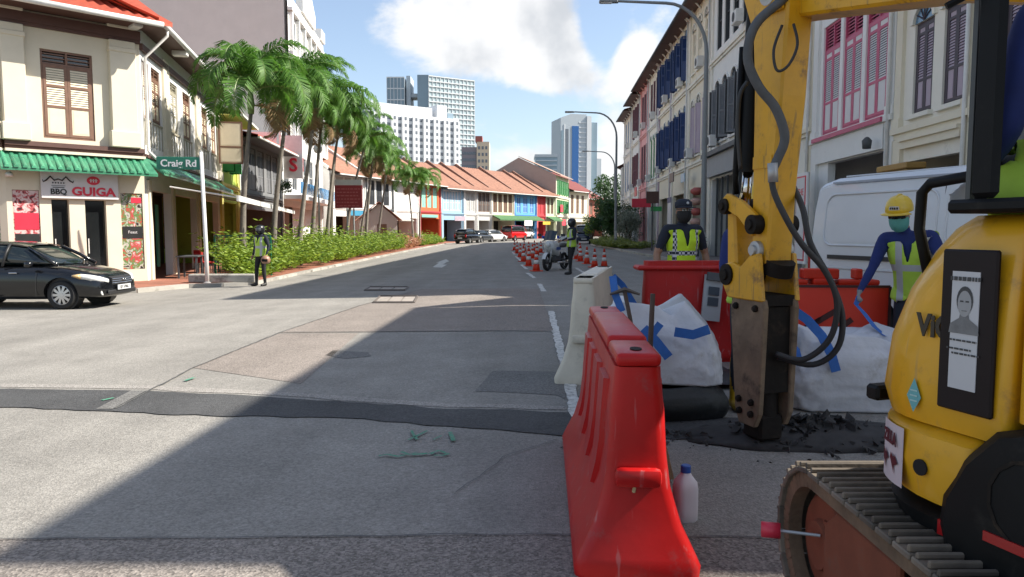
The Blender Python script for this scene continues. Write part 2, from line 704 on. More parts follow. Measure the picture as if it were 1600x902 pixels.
def wobble(pts, amp=0.02, step=0.25, seed=0):
    """give a cut edge its ragged line"""
    rnd = random.Random(seed)
    out = []
    for i in range(len(pts) - 1):
        a, b = Vector(pts[i]), Vector(pts[i + 1])
        k = max(1, int((b - a).length / step))
        nrm = Vector((-(b - a).y, (b - a).x)).normalized()
        for j in range(k):
            out.append(tuple(a + (b - a) * (j / k) + nrm * rnd.uniform(-amp, amp)))
    out.append(tuple(pts[-1]))
    return out


def road_sheet(name, poly, dz, mat, parent=None):
    o = sheet(MB(), poly, dz).build(name, mat)
    if parent is None:
        tag(o, kind='structure')
    else:
        o.parent = parent
    return o


# coarse old surface in front, reddish bay further on, repair patches
road_sheet('coarse_asphalt_strip', wobble([tuple(G(u, v))[:2] for u, v in ((1500, 846), (880, 836), (400, 841), (-300, 844))], 0.012, 0.2, 3) + [(-9, -6), (6, -6)], 0.004, A_COARSE, ROAD)
road_sheet('reddish_asphalt_bay', px_poly([(436, 521), (560, 478), (660, 452), (842, 452), (866, 518)]), 0.004, A_RED, ROAD)
road_sheet('reddish_asphalt_edge', px_poly([(300, 575), (436, 522), (560, 521), (470, 600)]), 0.004, A_RED, ROAD)
road_sheet('dark_asphalt_patch', px_poly([(508, 556), (520, 548), (575, 551), (580, 557), (540, 561)]), 0.004, A_DARKER, ROAD)
road_sheet('dark_asphalt_patch', px_poly([(742, 612), (770, 580), (880, 582), (884, 625), (870, 618)]), 0.004, A_DARKER, ROAD)
road_sheet('pale_asphalt_band', wobble([tuple(G(u, v))[:2] for u, v in ((0, 606), (230, 609), (430, 619), (700, 637), (885, 641))], 0.03, 0.3, 5)[:] +
           [tuple(G(u, v))[:2] for u, v in ((885, 636), (700, 631), (430, 612), (230, 603), (0, 600))], 0.004, asphalt('asphalt_bleached', (0.29, 0.27, 0.245)), ROAD)
top = wobble([tuple(G(u, v))[:2] for u, v in ((-400, 600), (0, 608), (230, 612), (430, 622), (700, 640), (890, 646), (1060, 652), (1240, 655))], 0.022, 0.16, 11)
bot = wobble([tuple(G(u, v))[:2] for u, v in ((1240, 690), (1060, 688), (890, 683), (700, 668), (540, 654), (330, 651), (0, 637), (-400, 622))], 0.022, 0.16, 12)
road_sheet('trench_repair_strip', top + bot, 0.008, A_TRENCH, ROAD)
road_sheet('trench_end_patch', px_poly([(205, 612), (228, 612.5), (176, 641), (150, 641)]), 0.012, A_DARKER, ROAD)
# thin sealed joints and a crack
SEAL = pm('bitumen_seal', (0.10, 0.098, 0.092), rough=0.8, var=0.3, scale=20)


def line_sheet(name, pts, w, mat, dz=0.012, amp=0.01, seed=1, parent=ROAD):
    pts = [tuple(G(u, v))[:2] for u, v in pts]
    pts = wobble(pts, amp, 0.12, seed)
    mb = MB()
    rnd = random.Random(seed + 99)
    Lp, Rp = [], []
    for i in range(len(pts)):
        a, b = Vector(pts[max(i - 1, 0)]), Vector(pts[min(i + 1, len(pts) - 1)])
        t = (b - a)
        nn = Vector((-t.y, t.x)).normalized() * w / 2 * rnd.uniform(.75, 1.15)
        Lp.append(Vector(pts[i]) + nn); Rp.append(Vector(pts[i]) - nn)
    for i in range(len(pts) - 1):
        sheet(mb, [Rp[i], Rp[i + 1], Lp[i + 1], Lp[i]], dz)
    o = mb.build(name, mat)
    o.parent = parent
    return o


line_sheet('sealed_joint', [(1500, 848), (880, 838), (400, 843), (-300, 846)], 0.011, SEAL)
line_sheet('sealed_joint', [(440, 520), (866, 519)], 0.03, SEAL, seed=4)
line_sheet('road_crack', [(868, 688), (790, 716), (712, 772)], 0.007, SEAL, amp=0.02, seed=6)
line_sheet('sealed_joint', [(660, 452), (560, 479), (436, 521), (300, 577), (180, 640)], 0.02, SEAL, seed=8)

# paint
def paint(name, pts, seed=0):
    return road_sheet(name, px_poly(pts), 0.012, PAINT, ROAD)


def lane_line(name, pts, w, seed):
    return line_sheet(name, pts, w, PAINT, dz=0.010, amp=0.012, seed=seed)


lane_line('lane_line', [(861, 487), (868, 515), (880, 565), (889, 600), (903, 655)], 0.11, 21)
for k, (a, b) in enumerate((((824, 427), (835, 435)), ((815, 414), (823, 421)), ((806, 401), (815, 409)), ((801, 394), (804, 398)), ((900, 419), (914, 428)), ((842, 444), (850, 456)))):
    lane_line('lane_dash', [a, b], 0.13, 30 + k)
paint('lane_arrow', [(676, 418), (686, 411), (681, 411), (697, 405.5), (702, 409), (698, 410), (692, 414), (699, 414), (690, 419)])
GREEN_SPRAY = pm('green_marking_paint', (0.07, 0.26, 0.16), rough=0.8, var=0.3, scale=30, dirt=(0.24, 0.228, 0.205), dirt_amt=0.62, dirt_scale=38)
for k, (pts, w) in enumerate((([(592, 716), (606, 713), (622, 717), (634, 714)], 0.03), ([(628, 709), (640, 714), (652, 710)], 0.022), ([(645, 715), (668, 712)], 0.03), ([(672, 713), (684, 708), (698, 712)], 0.03), ([(700, 712), (690, 716), (678, 715)], 0.022),
                         ([(636, 690), (655, 684), (668, 676)], 0.02), ([(640, 676), (652, 690)], 0.02), ([(706, 678), (709, 692)], 0.03), ([(160, 628), (178, 624)], 0.05), ([(288, 597), (304, 592)], 0.04),
                         ([(676, 690), (690, 684)], 0.015))):
    line_sheet('survey_mark', pts, w, GREEN_SPRAY, dz=0.016, amp=0.015, seed=50 + k)

# manhole covers
IRON = pm('cast_iron', (0.12, 0.10, 0.085), rough=0.6, var=0.3, scale=12, metal=0.3, bump=0.5, bscale=60)
IRON_PALE = pm('cover_concrete', (0.33, 0.29, 0.25), rough=0.85, var=0.2, scale=8)


def cover(corners, label, n=3):
    p = [G(u, v) for u, v in corners]
    c = sum(p, Vector()) / 4
    t = thing('manhole_cover', label, 'manhole', c)
    e1, e2 = (p[1] - p[0]), (p[3] - p[0])
    fr = MB()
    for a, b in ((0, 1), (1, 2), (2, 3), (3, 0)):
        fr.tube([p[a] - c + Vector((0, 0, 0.012)), p[b] - c + Vector((0, 0, 0.012))], 0.03, 4)
    fr.build('frame', IRON, t)
    for i in range(n):
        mb = MB()
        a = p[0] + e1 * (i / n + 0.02) + e2 * 0.06
        b = p[0] + e1 * ((i + 1) / n - 0.02) + e2 * 0.06
        d = e2 * 0.88
        z = Vector((0, 0, 0.012))
        mb.quad(a - c + z, b - c + z, b - c + d + z, a - c + d + z)
        mb.build('plate', IRON_PALE, t)


cover([(583, 474), (646, 474), (652, 464), (594, 464)], 'pale rectangular manhole cover with rusty frame in the road, nearer of two')
cover([(570, 454.5), (632, 454.5), (638, 449.5), (578, 449.5)], 'narrow manhole cover flush with the road, further of two')

# ---- left: corner pavement, planter verge, kerbs
def raised(name, poly, h, mat, kerb_w=0.16, kerb_edges=None, base=-0.25):
    top_z = base + h
    mb = MB()
    mb.prism(poly, base - 0.3, top_z)
    o = tag(mb.build(name, mat), kind='structure')
    if kerb_edges:
        for k, (a, b) in enumerate(kerb_edges):
            a, b = Vector(poly[a]), Vector(poly[b])
            d = (b - a).normalized()
            nn = Vector((-d.y, d.x))
            L_ = (b - a).length
            cnt = max(1, int(L_ / 1.2))
            for i in range(cnt):
                s0, s1 = L_ * i / cnt + 0.006, L_ * (i + 1) / cnt - 0.006
                q = [a + d * s0 - nn * 0.03, a + d * s1 - nn * 0.03, a + d * s1 + nn * kerb_w, a + d * s0 + nn * kerb_w]
                MB().prism([tuple(v) for v in q], base - 0.2, top_z + 0.012).build('kerb_stone', CONC, o)
    return o


Zp = -0.25 + 0.11     # top of the left pavements
cA, cB = G(322, 449), G(214, 458)
corner_poly = [(-40, 8), (-24, 12.6), (cB.x - 2.4, cB.y - 0.9), (cB.x, cB.y), (cA.x - 0.4, cA.y - 0.3), (cA.x + .5, cA.y + 0.05), (-7.9, 22.8), (-8.05, 30), (-8.0, 45), (-8.0, 62), (-7.5, 86), (-5.2, 95),
               (15, 127), (40, 165), (-30, 165), (-80, 90), (-80, 8)]
raised('left_pavement', corner_poly, 0.11, PAVE_RED, kerb_edges=[(i, i + 1) for i in range(1, 13)])
# right pavement
right_poly = [(7.4, -8), (30, -8), (30, 75), (40, 140), (24, 140), (16, 98), (9.2, 76), (7.4, 70), (7.4, 40)]
ro = raised('right_pavement', right_poly, 0.12, PAVE_GREY, base=0.0, kerb_edges=[(5, 6), (6, 7), (7, 8), (8, 0)])
# ------------------------------------------------------------------ architecture kit
def plaster(name, col, dirt=0.25, var=0.07):
    return pm(name, col, rough=0.85, var=var, scale=1.1, bump=0.15, bscale=35, dirt=tuple(c * 0.55 for c in col), dirt_amt=dirt, dirt_scale=0.9)


W_CREAM = plaster('plaster_cream', (0.66, 0.60, 0.47))
W_WHITE = plaster('plaster_white', (0.78, 0.77, 0.74), 0.15)
TRIM_BROWN = pm('brown_trim', (0.095, 0.045, 0.035), rough=0.6, var=0.2)
WOOD_BROWN = pm('brown_shutter_wood', (0.18, 0.095, 0.06), rough=0.55, var=0.25, scale=6)
CREAM_PANEL = pm('cream_panel', (0.70, 0.62, 0.46), rough=0.6, var=0.08)
WHITE_PAINT = pm('white_paint', (0.72, 0.71, 0.68), rough=0.5, var=0.08, scale=4)
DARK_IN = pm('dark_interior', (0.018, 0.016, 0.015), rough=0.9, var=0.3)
PANE = glass('window_pane')
GREY_DARK_ = pm('vent_dark', (.05, .05, .05), rough=.7)
GUTTER = pm('gutter_white', (0.66, 0.65, 0.62), rough=0.5, var=0.15)


class Face:
    """a facade plane: local x along the wall (left to right for someone facing it), -y out to the street, z up"""
    def __init__(self, parent, loc=(0, 0, 0), rot=0.0):
        self.p, self.loc, self.rot = parent, loc, rot

    def put(self, mb, name, mat, **kw):
        return mb.build(name, mat, self.p, loc=self.loc, rot=self.rot, **kw)

    def at(self, x, y, z):
        return Matrix.Translation(self.loc) @ Matrix.Rotation(self.rot, 4, 'Z') @ Vector((x, y, z))


def wall_panel(mb, x0, x1, z0, z1, openings, y=0.0, depth=0.25):
    xs = sorted({x0, x1, *[v for o in openings for v in o[:2]]})
    zs = sorted({z0, z1, *[v for o in openings for v in o[2:4]]})

    def is_open(cx, cz):
        return any(o[0] < cx < o[1] and o[2] < cz < o[3] for o in openings)
    for i in range(len(xs) - 1):
        for j in range(len(zs) - 1):
            a, b, c, d = xs[i], xs[i + 1], zs[j], zs[j + 1]
            if not is_open((a + b) / 2, (c + d) / 2):
                mb.quad((a, y, c), (b, y, c), (b, y, d), (a, y, d))
    for o in openings:
        a, b, c, d = o[:4]
        yb = y + depth
        mb.quad((a, y, c), (a, y, d), (a, yb, d), (a, yb, c))
        mb.quad((b, y, d), (b, y, c), (b, yb, c), (b, yb, d))
        mb.quad((a, y, d), (b, y, d), (b, yb, d), (a, yb, d))
        if c > z0 + 0.02:
            mb.quad((b, y, c), (a, y, c), (a, yb, c), (b, yb, c))
    return mb


_leaf = {}


def leaf_mesh(w, h, mats, style):
    """a shutter leaf hinged at x=0: stiles and rails plus slats or panels"""
    key = (round(w, 3), round(h, 3), tuple(m.name for m in mats), style)
    if key in _leaf:
        return _leaf[key]
    mb = MB()
    t, s = 0.036, min(0.075, w * 0.17)
    mb.box(0, s, 0, t, 0, h); mb.box(w - s, w, 0, t, 0, h)
    zs = {'panel3': (0, 0.42, 0.71, 1), 'louvre': (0, 0.5, 1), 'panel2': (0, 0.4, 1), 'tall': (0, 0.36, 0.9, 1), 'plain': (0, 1)}[style]
    for k in zs:
        z = k * h
        z0, z1 = (z, z + s) if k == 0 else ((z - s, z) if k == 1 else (z - s / 2, z + s / 2))
        mb.box(s, w - s, 0.001, t - 0.001, z0, z1)
    for i in range(len(zs) - 1):
        z0, z1 = zs[i] * h + s * (1 if i == 0 else .5), zs[i + 1] * h - s * (1 if i == len(zs) - 2 else .5)
        lou = style == 'louvre' or (style == 'panel3' and i > 0) or (style == 'tall' and i == 1)
        mb.mi = 1
        if lou:
            n = max(4, int((z1 - z0) / 0.06))
            for j in range(n):
                z = z0 + (z1 - z0) * (j + 0.5) / n
                p = (z1 - z0) / n
                mb.add([(s, 0.004, z - p * .5), (w - s, 0.004, z - p * .5), (w - s, 0.03, z + p * .42), (s, 0.03, z + p * .42)], [(0, 1, 2, 3)])
        else:
            mb.box(s, w - s, 0.014, 0.026, z0, z1)
            if w > 0.3 and z1 - z0 > 0.3:
                mb.box(s + .04, w - s - .04, 0.008, 0.0135, z0 + .04, z1 - .04)
        mb.mi = 0
    o = mb.build('shutter', list(mats))
    _leaf[key] = o
    o['proto'] = 1
    return o


def window(face, x0, x1, z0, z1, fm, mats, style='panel3', leaves=2, top=0.0, openang=0.0, y=0.07, arch=False, bars=0, pane=None, name='window', fan=None, sill=None):
    """window part: frame (+ transom), pane, shutter leaves as its sub-parts"""
    f = 0.06
    mb = MB()
    w, h = x1 - x0, z1 - z0
    mb.box(x0, x0 + f, y - .02, y + .1, z0, z1); mb.box(x1 - f, x1, y - .02, y + .1, z0, z1)
    mb.box(x0 + f, x1 - f, y - .018, y + .098, z0, z0 + f); mb.box(x0 + f, x1 - f, y - .018, y + .098, z1 - f, z1)
    zt = z1 - f
    if top > 0:
        zt = z1 - top
        mb.box(x0 + f, x1 - f, y - .016, y + .096, zt, zt + 0.05)
        if not arch:
            k = max(2, int((top - .1) / .09))
            for j in range(k):
                z = zt + 0.05 + (top - f - .05) * (j + .5) / k
                mb.box(x0 + f, x1 - f, y + .02, y + .05, z - .014, z + .014)
            mb.box((x0 + x1) / 2 - .03, (x0 + x1) / 2 + .03, y - .01, y + .09, zt + .05, z1 - f)
    for j in range(bars):
        xb = x0 + w * (j + 1) / (bars + 1)
        mb.box(xb - .02, xb + .02, y + .03, y + .08, z0 + f, zt)
    if bars:
        mb.box(x0 + f, x1 - f, y + .034, y + .076, z0 + h * .5 - .02, z0 + h * .5 + .02)
    win = face.put(mb, name, fm)
    pb = MB()
    pb.quad((x0 + f * .5, y + .085, z0 + f * .5), (x1 - f * .5, y + .085, z0 + f * .5), (x1 - f * .5, y + .085, z1 - f * .5), (x0 + f * .5, y + .085, z1 - f * .5))
    pb.build('pane', pane or PANE, win)
    if arch:
        ab = MB()
        n = 10
        cx, r0, r1 = (x0 + x1) / 2, w / 2 - .001, w / 2 + .11
        for j in range(n):
            a, b = math.pi * j / n, math.pi * (j + 1) / n
            pts = [(cx + r * math.cos(t), z1 + .002 + (r * math.sin(t)) * 0.8) for r, t in ((r0, a), (r1, a), (r1, b), (r0, b))]
            ab.prism(pts, -0.07, 0.0, axis='Y')
        ab.build('arch_moulding', sill or fm, win)
        fb = MB()
        pts = [(cx + r0 * .97 * math.cos(math.pi * j / n), z1 + .002 + r0 * .97 * math.sin(math.pi * j / n) * .8) for j in range(n + 1)]
        fb.prism(pts, -0.012, -0.004, axis='Y')
        fb.build('fanlight', fan or pane or PANE, win)
        rb = MB()
        for a in (35, 65, 90, 115, 145):
            c, s_ = math.cos(R(a)), math.sin(R(a)) * .8
            rb.tube([(cx, -.025, z1 + .01), (cx + r0 * .95 * c, -.025, z1 + r0 * .95 * s_)], 0.014, 4)
        rb.build('fanlight_bars', fm, win)
    if leaves:
        lw, lh = (w - 2 * f) / leaves, zt - z0 - f
        side = openang > 0
        lm = leaf_mesh(lw - .006, lh - .01, mats, style)
        for k in range(leaves):
            left = k < leaves / 2
            c = lm.copy()
            COL.objects.link(c)
            c.parent = win
            if 'proto' in c:
                del c['proto']
            xk = x0 + f + lw * k + .003
            if left:
                c.location = (xk, y - .03, z0 + f + .005)
                c.rotation_euler = (0, 0, -openang)
            else:
                c.scale = (-1, 1, 1)
                c.location = (xk + lw - .006, y - .03, z0 + f + .005)
                c.rotation_euler = (0, 0, openang)
    if sill:
        sb = MB().box(x0 - .1, x1 + .1, -.12, .05, z0 - .1, z0 - .002)
        sb.build('sill', sill, win)
    return win


def drop_protos():
    for o in list(_leaf.values()):
        bpy.data.objects.remove(o)


def tile_roof(mb, x0, x1, pts, pitch=0.24, amp=0.035, th=0.06):
    """corrugated clay tiles: ridges run down the slope. pts = (y, z) polyline from eave up to ridge"""
    n = max(4, int((x1 - x0) / pitch)) * 4
    rows = []
    for (y, z) in pts:
        row = []
        for i in range(n + 1):
            x = x0 + (x1 - x0) * i / n
            c = math.cos(2 * math.pi * i / 4)
            row.append((x, y, z + amp * c))
        rows.append(row)
    mb.loft(rows, caps=False, closed=False)
    mb.loft([[(x0, y, z - th - amp) for y, z in pts], [(x1, y, z - th - amp) for y, z in pts]], caps=False, closed=False)
    y0, z0 = pts[0]
    mb.loft([[(x0 + (x1 - x0) * i / n, y0, z0 + amp * math.cos(2 * math.pi * i / 4)) for i in range(n + 1)],
             [(x0 + (x1 - x0) * i / n, y0, z0 - th - amp) for i in range(n + 1)]], caps=False, closed=False)
    return mb


def bracket(face, x, z, mat, s=0.55):
    """curved eave bracket"""
    mb = MB()
    path = [(x, -0.02, z - s), (x, -s * .25, z - s * .8), (x, -s * .62, z - s * .42), (x, -s * .72, z - s * .1), (x, -s * 1.05, z)]
    mb.tube(path, 0.055, 6)
    return face.put(mb, 'eave_bracket', mat, smooth=True)


def rowhouse(name, label, loc, rot, W, D, storeys, wall, trim, floors, ground=None, roof=None, pil=0.32, group=None, cat='shophouse', cornice=True, pilmat=None, brk=None, wallname='wall', party=True):
    """storeys: [(z0,z1)...]; floors: list (one per upper storey) of dict(spans=[(x0,x1)], z=(a,b), fm, mats, ...)"""
    t = thing(name, label, cat, loc, rot, group)
    F = Face(t)
    H = storeys[-1][1]
    ops = []
    for fl in floors:
        for sp in fl['spans']:
            ops.append((sp[0], sp[1], fl['z'][0], fl['z'][1]))
    gops = (ground or {}).get('openings', [(0.45, W - 0.45, 0.0, storeys[0][1] - 0.9)])
    mb = wall_panel(MB(), 0, W, 0, H, ops + list(gops), 0.0, 0.22)
    F.put(mb, wallname, wall)
    sb = MB()                                   # party walls, back wall
    if party:
        sb.box(0.004, 0.2, 0.23, D, 0.0, H - .01); sb.box(W - 0.2, W - .004, 0.23, D, 0.0, H - .01)
        sb.box(0.2, W - 0.2, D - .2, D - .004, 0, H - .012)
        sb.box(0.2, W - .2, .23, D - .2, storeys[0][1] - .3, storeys[0][1] - .05)
        F.put(sb, 'side_walls', wall)
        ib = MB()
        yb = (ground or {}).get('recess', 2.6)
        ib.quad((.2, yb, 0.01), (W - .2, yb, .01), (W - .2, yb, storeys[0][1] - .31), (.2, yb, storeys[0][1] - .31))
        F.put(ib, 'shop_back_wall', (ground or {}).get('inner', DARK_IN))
    for k, (z0, z1) in enumerate(storeys[1:]):
        cb = MB()
        if cornice:
            cb.box(-.005, W + .005, -.16, .05, z0 - .12, z0 + .02)
            cb.box(-.005, W + .005, -.09, .05, z0 - .24, z0 - .121)
        F.put(cb, 'cornice', trim) if cornice else None
    if pil:
        for x in (0.0, W - pil):
            for (z0, z1) in storeys[1:]:
                pb = MB().box(x + .004, x + pil - .004, -.085, .05, z0 + .022, z1 - .002)
                pb.box(x - .02, x + pil + .02, -.12, .05, z1 - .3, z1 - .16)
                pb.box(x - .02, x + pil + .02, -.12, .05, z0 + .022, z0 + .25)
                F.put(pb, 'pilaster', pilmat or trim)
            gp = MB().box(x + .004, x + pil + .1, -.1, .05, 0.0, storeys[0][1] - .25)
            F.put(gp, 'pillar', (ground or {}).get('pillar', pilmat or trim))
    for fl in floors:
        kw = {k: v for k, v in fl.items() if k not in ('spans', 'z', 'fm', 'mats')}
        for sp in fl['spans']:
            window(F, sp[0], sp[1], fl['z'][0], fl['z'][1], fl['fm'], fl['mats'], **kw)
    if roof:
        ov, rise, rm = roof.get('over', 0.9), roof.get('rise', 2.4), roof['mat']
        half = roof.get('run', D * 0.5)
        e = H + roof.get('lift', 0.12)
        slope = rise / half
        rb = tile_roof(MB(), 0.0, W, [(-ov, e - ov * slope * .6), (0.0, e), (half * .5, e + rise * .5), (half, e + rise)], pitch=roof.get('pitch', .26))
        ro = F.put(rb, 'roof', rm)
        rb2 = tile_roof(MB(), 0.0, W, [(2 * half, e), (half + .01, e + rise - .01)], pitch=roof.get('pitch', .26))
        rb2.build('rear_slope', rm, ro)
        gb = MB().box(0, W, -ov - .1, -ov + .02, e - ov * slope * .6 - .17, e - ov * slope * .6 - .06)
        gb.build('gutter', roof.get('gutter', GUTTER), ro)
        sb2 = MB().box(0, W, -ov + .03, -.005, e - ov * slope * .6 - .15, e - ov * slope * .6 - .11)
        sb2.build('soffit', roof.get('soffit', TRIM_BROWN), ro)
        if roof.get('fire', True):
            fb = MB()
            for x in (0.0,):
                prof = [(.35, e + .02), (half, e + rise + .1), (2 * half - .3, e + .02), (2 * half - .3, e + .3), (half, e + rise + .38), (.35, e + .32)]
                fb.prism(prof, x - .13, x + .13, axis='X')
            fb.build('party_wall_coping', roof.get('firemat', wall), ro)
        gab = MB()
        for x in (0.03, W - .03):
            gab.prism([(0.25, H - .02), (D - .02, H - .02), (half, e + rise - .15)], x - .025, x + .025, axis='X')
        gab.build('gable', roof.get('firemat', wall), ro)
    if pil:
        F.put(MB().tube([(W - .12, -.16, H - .1), (W - .12, -.16, .1)], .045, 7), 'downpipe', GUTTER, smooth=True)
    if brk:
        for i, (ax, az) in enumerate(((1.6, storeys[0][1] + .25), (W - 1.9, storeys[-1][0] + .25))):
            ac = F.put(MB().box(ax, ax + .8, -.55, -.2, az, az + .55), 'air_conditioner', GUTTER, bevel=.02)
            MB().lathe([(0, 0), (.2, 0), (.2, .012), (0, .012)], 14, Matrix.Translation((ax + .4, -.562, az + .28)) @ Matrix.Rotation(R(90), 4, 'X')).build('fan_grille', GREY_DARK_, ac)
        n = max(2, int(W / 1.5))
        for i in range(n + 1):
            bracket(F, 0.15 + (W - .3) * i / n, H - .02, brk)
    return t, F


def sign_board(face, x0, x1, z0, z1, mat, y=-.13, name='shop_sign', words=None, tm=None, size=None):
    o = face.put(MB().box(x0, x1, y - .05, y, z0, z1), name, mat, bevel=.006)
    if words:
        text('lettering', words, size or (z1 - z0) * .7, tm, o, ((x0 + x1) / 2, y - .055, (z0 + z1) / 2), extrude=.006)
    return o
# ------------------------------------------------------------------ left: corner restaurant and its row
TILE = pm('clay_roof_tile', (0.30, 0.15, 0.10), rough=0.8, var=0.28, scale=3.0, dirt=(0.22, 0.10, 0.07), dirt_amt=0.4, dirt_scale=1.2)
TILE_RED = pm('red_roof_tile', (0.50, 0.11, 0.06), rough=0.7, var=0.22, scale=3)
GREEN_TILE = pm('green_glazed_tile', (0.055, 0.23, 0.13), rough=0.3, var=0.35, scale=5, coat=0.3, objrand=.25)
SIGN_WHITE = pm('sign_white', (0.62, 0.60, 0.60), rough=0.4, var=0.04)
SIGN_RED = pm('sign_red', (0.62, 0.03, 0.06), rough=0.4, var=0.06)
SIGN_BLACK = pm('sign_black', (0.02, 0.02, 0.02), rough=0.4, var=0.1)
AWNING = pm('brown_awning', (0.16, 0.115, 0.10), rough=0.8, var=0.2, scale=2)
GREY_DARK = pm('dark_grey_wood', (0.07, 0.075, 0.08), rough=0.6, var=0.2)


def food_print(name, base, cols, scale=6.0, thr=0.5):
    """flat printed food picture: blotches of colour on a dark board"""
    m = bpy.data.materials.new(name)
    m.use_nodes = True
    nt = m.node_tree
    N, L = nt.nodes, nt.links
    b = N['Principled BSDF']
    b.inputs['Roughness'].default_value = 0.35
    tc = N.new('ShaderNodeTexCoord')
    v = N.new('ShaderNodeTexNoise')
    v.inputs['Scale'].default_value = scale
    v.inputs['Detail'].default_value = 4
    v.inputs['Distortion'].default_value = 0.9
    L.new(tc.outputs['Object'], v.inputs['Vector'])
    cr = N.new('ShaderNodeValToRGB')
    cr.color_ramp.interpolation = 'EASE'
    el = cr.color_ramp.elements
    el[0].position = 0.36; el[0].color = (*base, 1)
    el[1].position = 0.75; el[1].color = (*cols[-1], 1)
    for i, c in enumerate(cols[:-1]):
        e = el.new(0.42 + 0.26 * i / max(1, len(cols) - 1)); e.color = (*c, 1)
    L.new(v.outputs['Fac'], cr.inputs[0])
    L.new(cr.outputs[0], b.inputs['Base Color'])
    return m


PRINT_A = food_print('food_poster_salad', (0.03, 0.025, 0.02), [(0.5, 0.45, 0.4), (0.1, 0.2, 0.06), (0.45, 0.06, 0.06), (0.65, 0.62, 0.58)], 5)
PRINT_B = food_print('food_poster_meat', (0.05, 0.02, 0.02), [(0.4, 0.05, 0.06), (0.6, 0.5, 0.48), (0.5, 0.12, 0.12)], 7)
PRINT_DARK = food_print('dark_food_poster', (0.012, 0.01, 0.01), [(0.05, 0.015, 0.012), (0.22, 0.06, 0.04), (0.25, 0.2, 0.17)], 4)

P0 = Vector((-11.6, 23.7, 0))
CW = 3.7
A0 = P0 - Vector((CW * .7071, CW * .7071, 0))
corner = thing('corner_shophouse', 'cream corner shophouse with GUIGA sign, red tiled roof and green tiled canopy', 'shophouse', (A0.x, A0.y, Zp))
FC = Face(corner, (0, 0, 0), R(45))                                 # chamfered front
SR = R(101.5)
pe = Matrix.Rotation(R(45), 3, 'Z') @ Vector((CW, 0, 0))
FS = Face(corner, (pe.x, pe.y, 0), SR)                             # street side
CR = R(8)
LW = 9.0
FL = Face(corner, (-LW * math.cos(CR), -LW * math.sin(CR), 0), CR)     # side-road face
HE = 8.0
SLEN = 12.9
# walls
wp = wall_panel(MB(), 0, CW, 0, HE, [(0.99, 2.35, 4.27, 6.8), (1.1, 1.56, 0, 2.5), (1.98, 2.56, 0, 2.5), (0.14, 0.8, 1.0, 2.75), (2.98, 3.62, .38, 2.75)], 0, .2)
FC.put(wp, 'front_wall', W_CREAM)
swin = [(.28, .95), (1.25, 2.35), (3.75, 4.85), (5.7, 7.0), (9.2, 10.4), (11.2, 12.3)]
wp = wall_panel(MB(), 0, SLEN, 0, HE, [(a, b, 5.15, 6.95) for a, b in swin] + [(.5, 3.3, 0, 2.9), (3.8, 7.6, 0, 2.9), (8.2, 12.4, 0, 2.9)], 0, .25)
FS.put(wp, 'side_wall', W_WHITE)
wp = wall_panel(MB(), 0, LW, 0, HE, [(6.2, 7.5, 4.27, 6.8), (7.9, 8.8, .6, 2.75)], 0, .2)
FL.put(wp, 'return_wall', W_CREAM)
# dark shop behind the side openings
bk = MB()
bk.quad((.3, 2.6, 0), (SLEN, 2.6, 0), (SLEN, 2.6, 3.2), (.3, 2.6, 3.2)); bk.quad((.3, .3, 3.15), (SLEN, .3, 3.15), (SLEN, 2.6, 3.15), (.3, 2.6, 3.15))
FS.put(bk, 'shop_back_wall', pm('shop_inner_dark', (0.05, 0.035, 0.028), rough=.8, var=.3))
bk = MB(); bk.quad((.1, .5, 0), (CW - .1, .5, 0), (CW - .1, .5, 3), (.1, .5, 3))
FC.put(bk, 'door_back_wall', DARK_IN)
# mouldings of the front
for F_, a, b in ((FC, 0.0, CW), (FL, 0.0, LW)):
    m = MB(); m.box(a, b, -.14, .03, 7.45, 7.72); m.box(a, b, -.1, .03, 7.36, 7.449)
    F_.put(m, 'upper_band', TRIM_BROWN)
    m = MB(); m.box(a, b, -.16, .03, 4.0, 4.13); m.box(a, b, -.1, .03, 3.9, 3.999)
    F_.put(m, 'floor_band', TRIM_BROWN)
    m = MB().box(a, b, -.2, .03, 3.82, 3.897)
    F_.put(m, 'cream_ledge', W_CREAM)
for F_, x0, x1 in ((FC, 0.0, .58), (FC, 2.78, 3.52), (FL, 8.4, 8.97)):
    m = MB(); m.box(x0, x1, -.2, .03, 4.132, 7.35); m.box(x0 - .06, x1 + .06, -.26, .03, 4.135, 4.62); m.box(x0 - .03, x1 + .03, -.235, .03, 7.0, 7.14); m.box(x0 - .02, x1 + .02, -.17, .03, 7.722, 7.98)
    F_.put(m, 'pilaster', W_CREAM, bevel=.02)
window(FC, .99, 2.35, 4.27, 6.8, WOOD_BROWN, (WOOD_BROWN, CREAM_PANEL), 'panel3', top=.42, y=.05)
LOUV = pm('grey_louvre', (0.36, 0.33, 0.25), rough=.6, var=.15)
window(FL, 6.2, 7.5, 4.27, 6.8, WOOD_BROWN, (WOOD_BROWN, CREAM_PANEL), 'panel3', top=.42, y=.05)
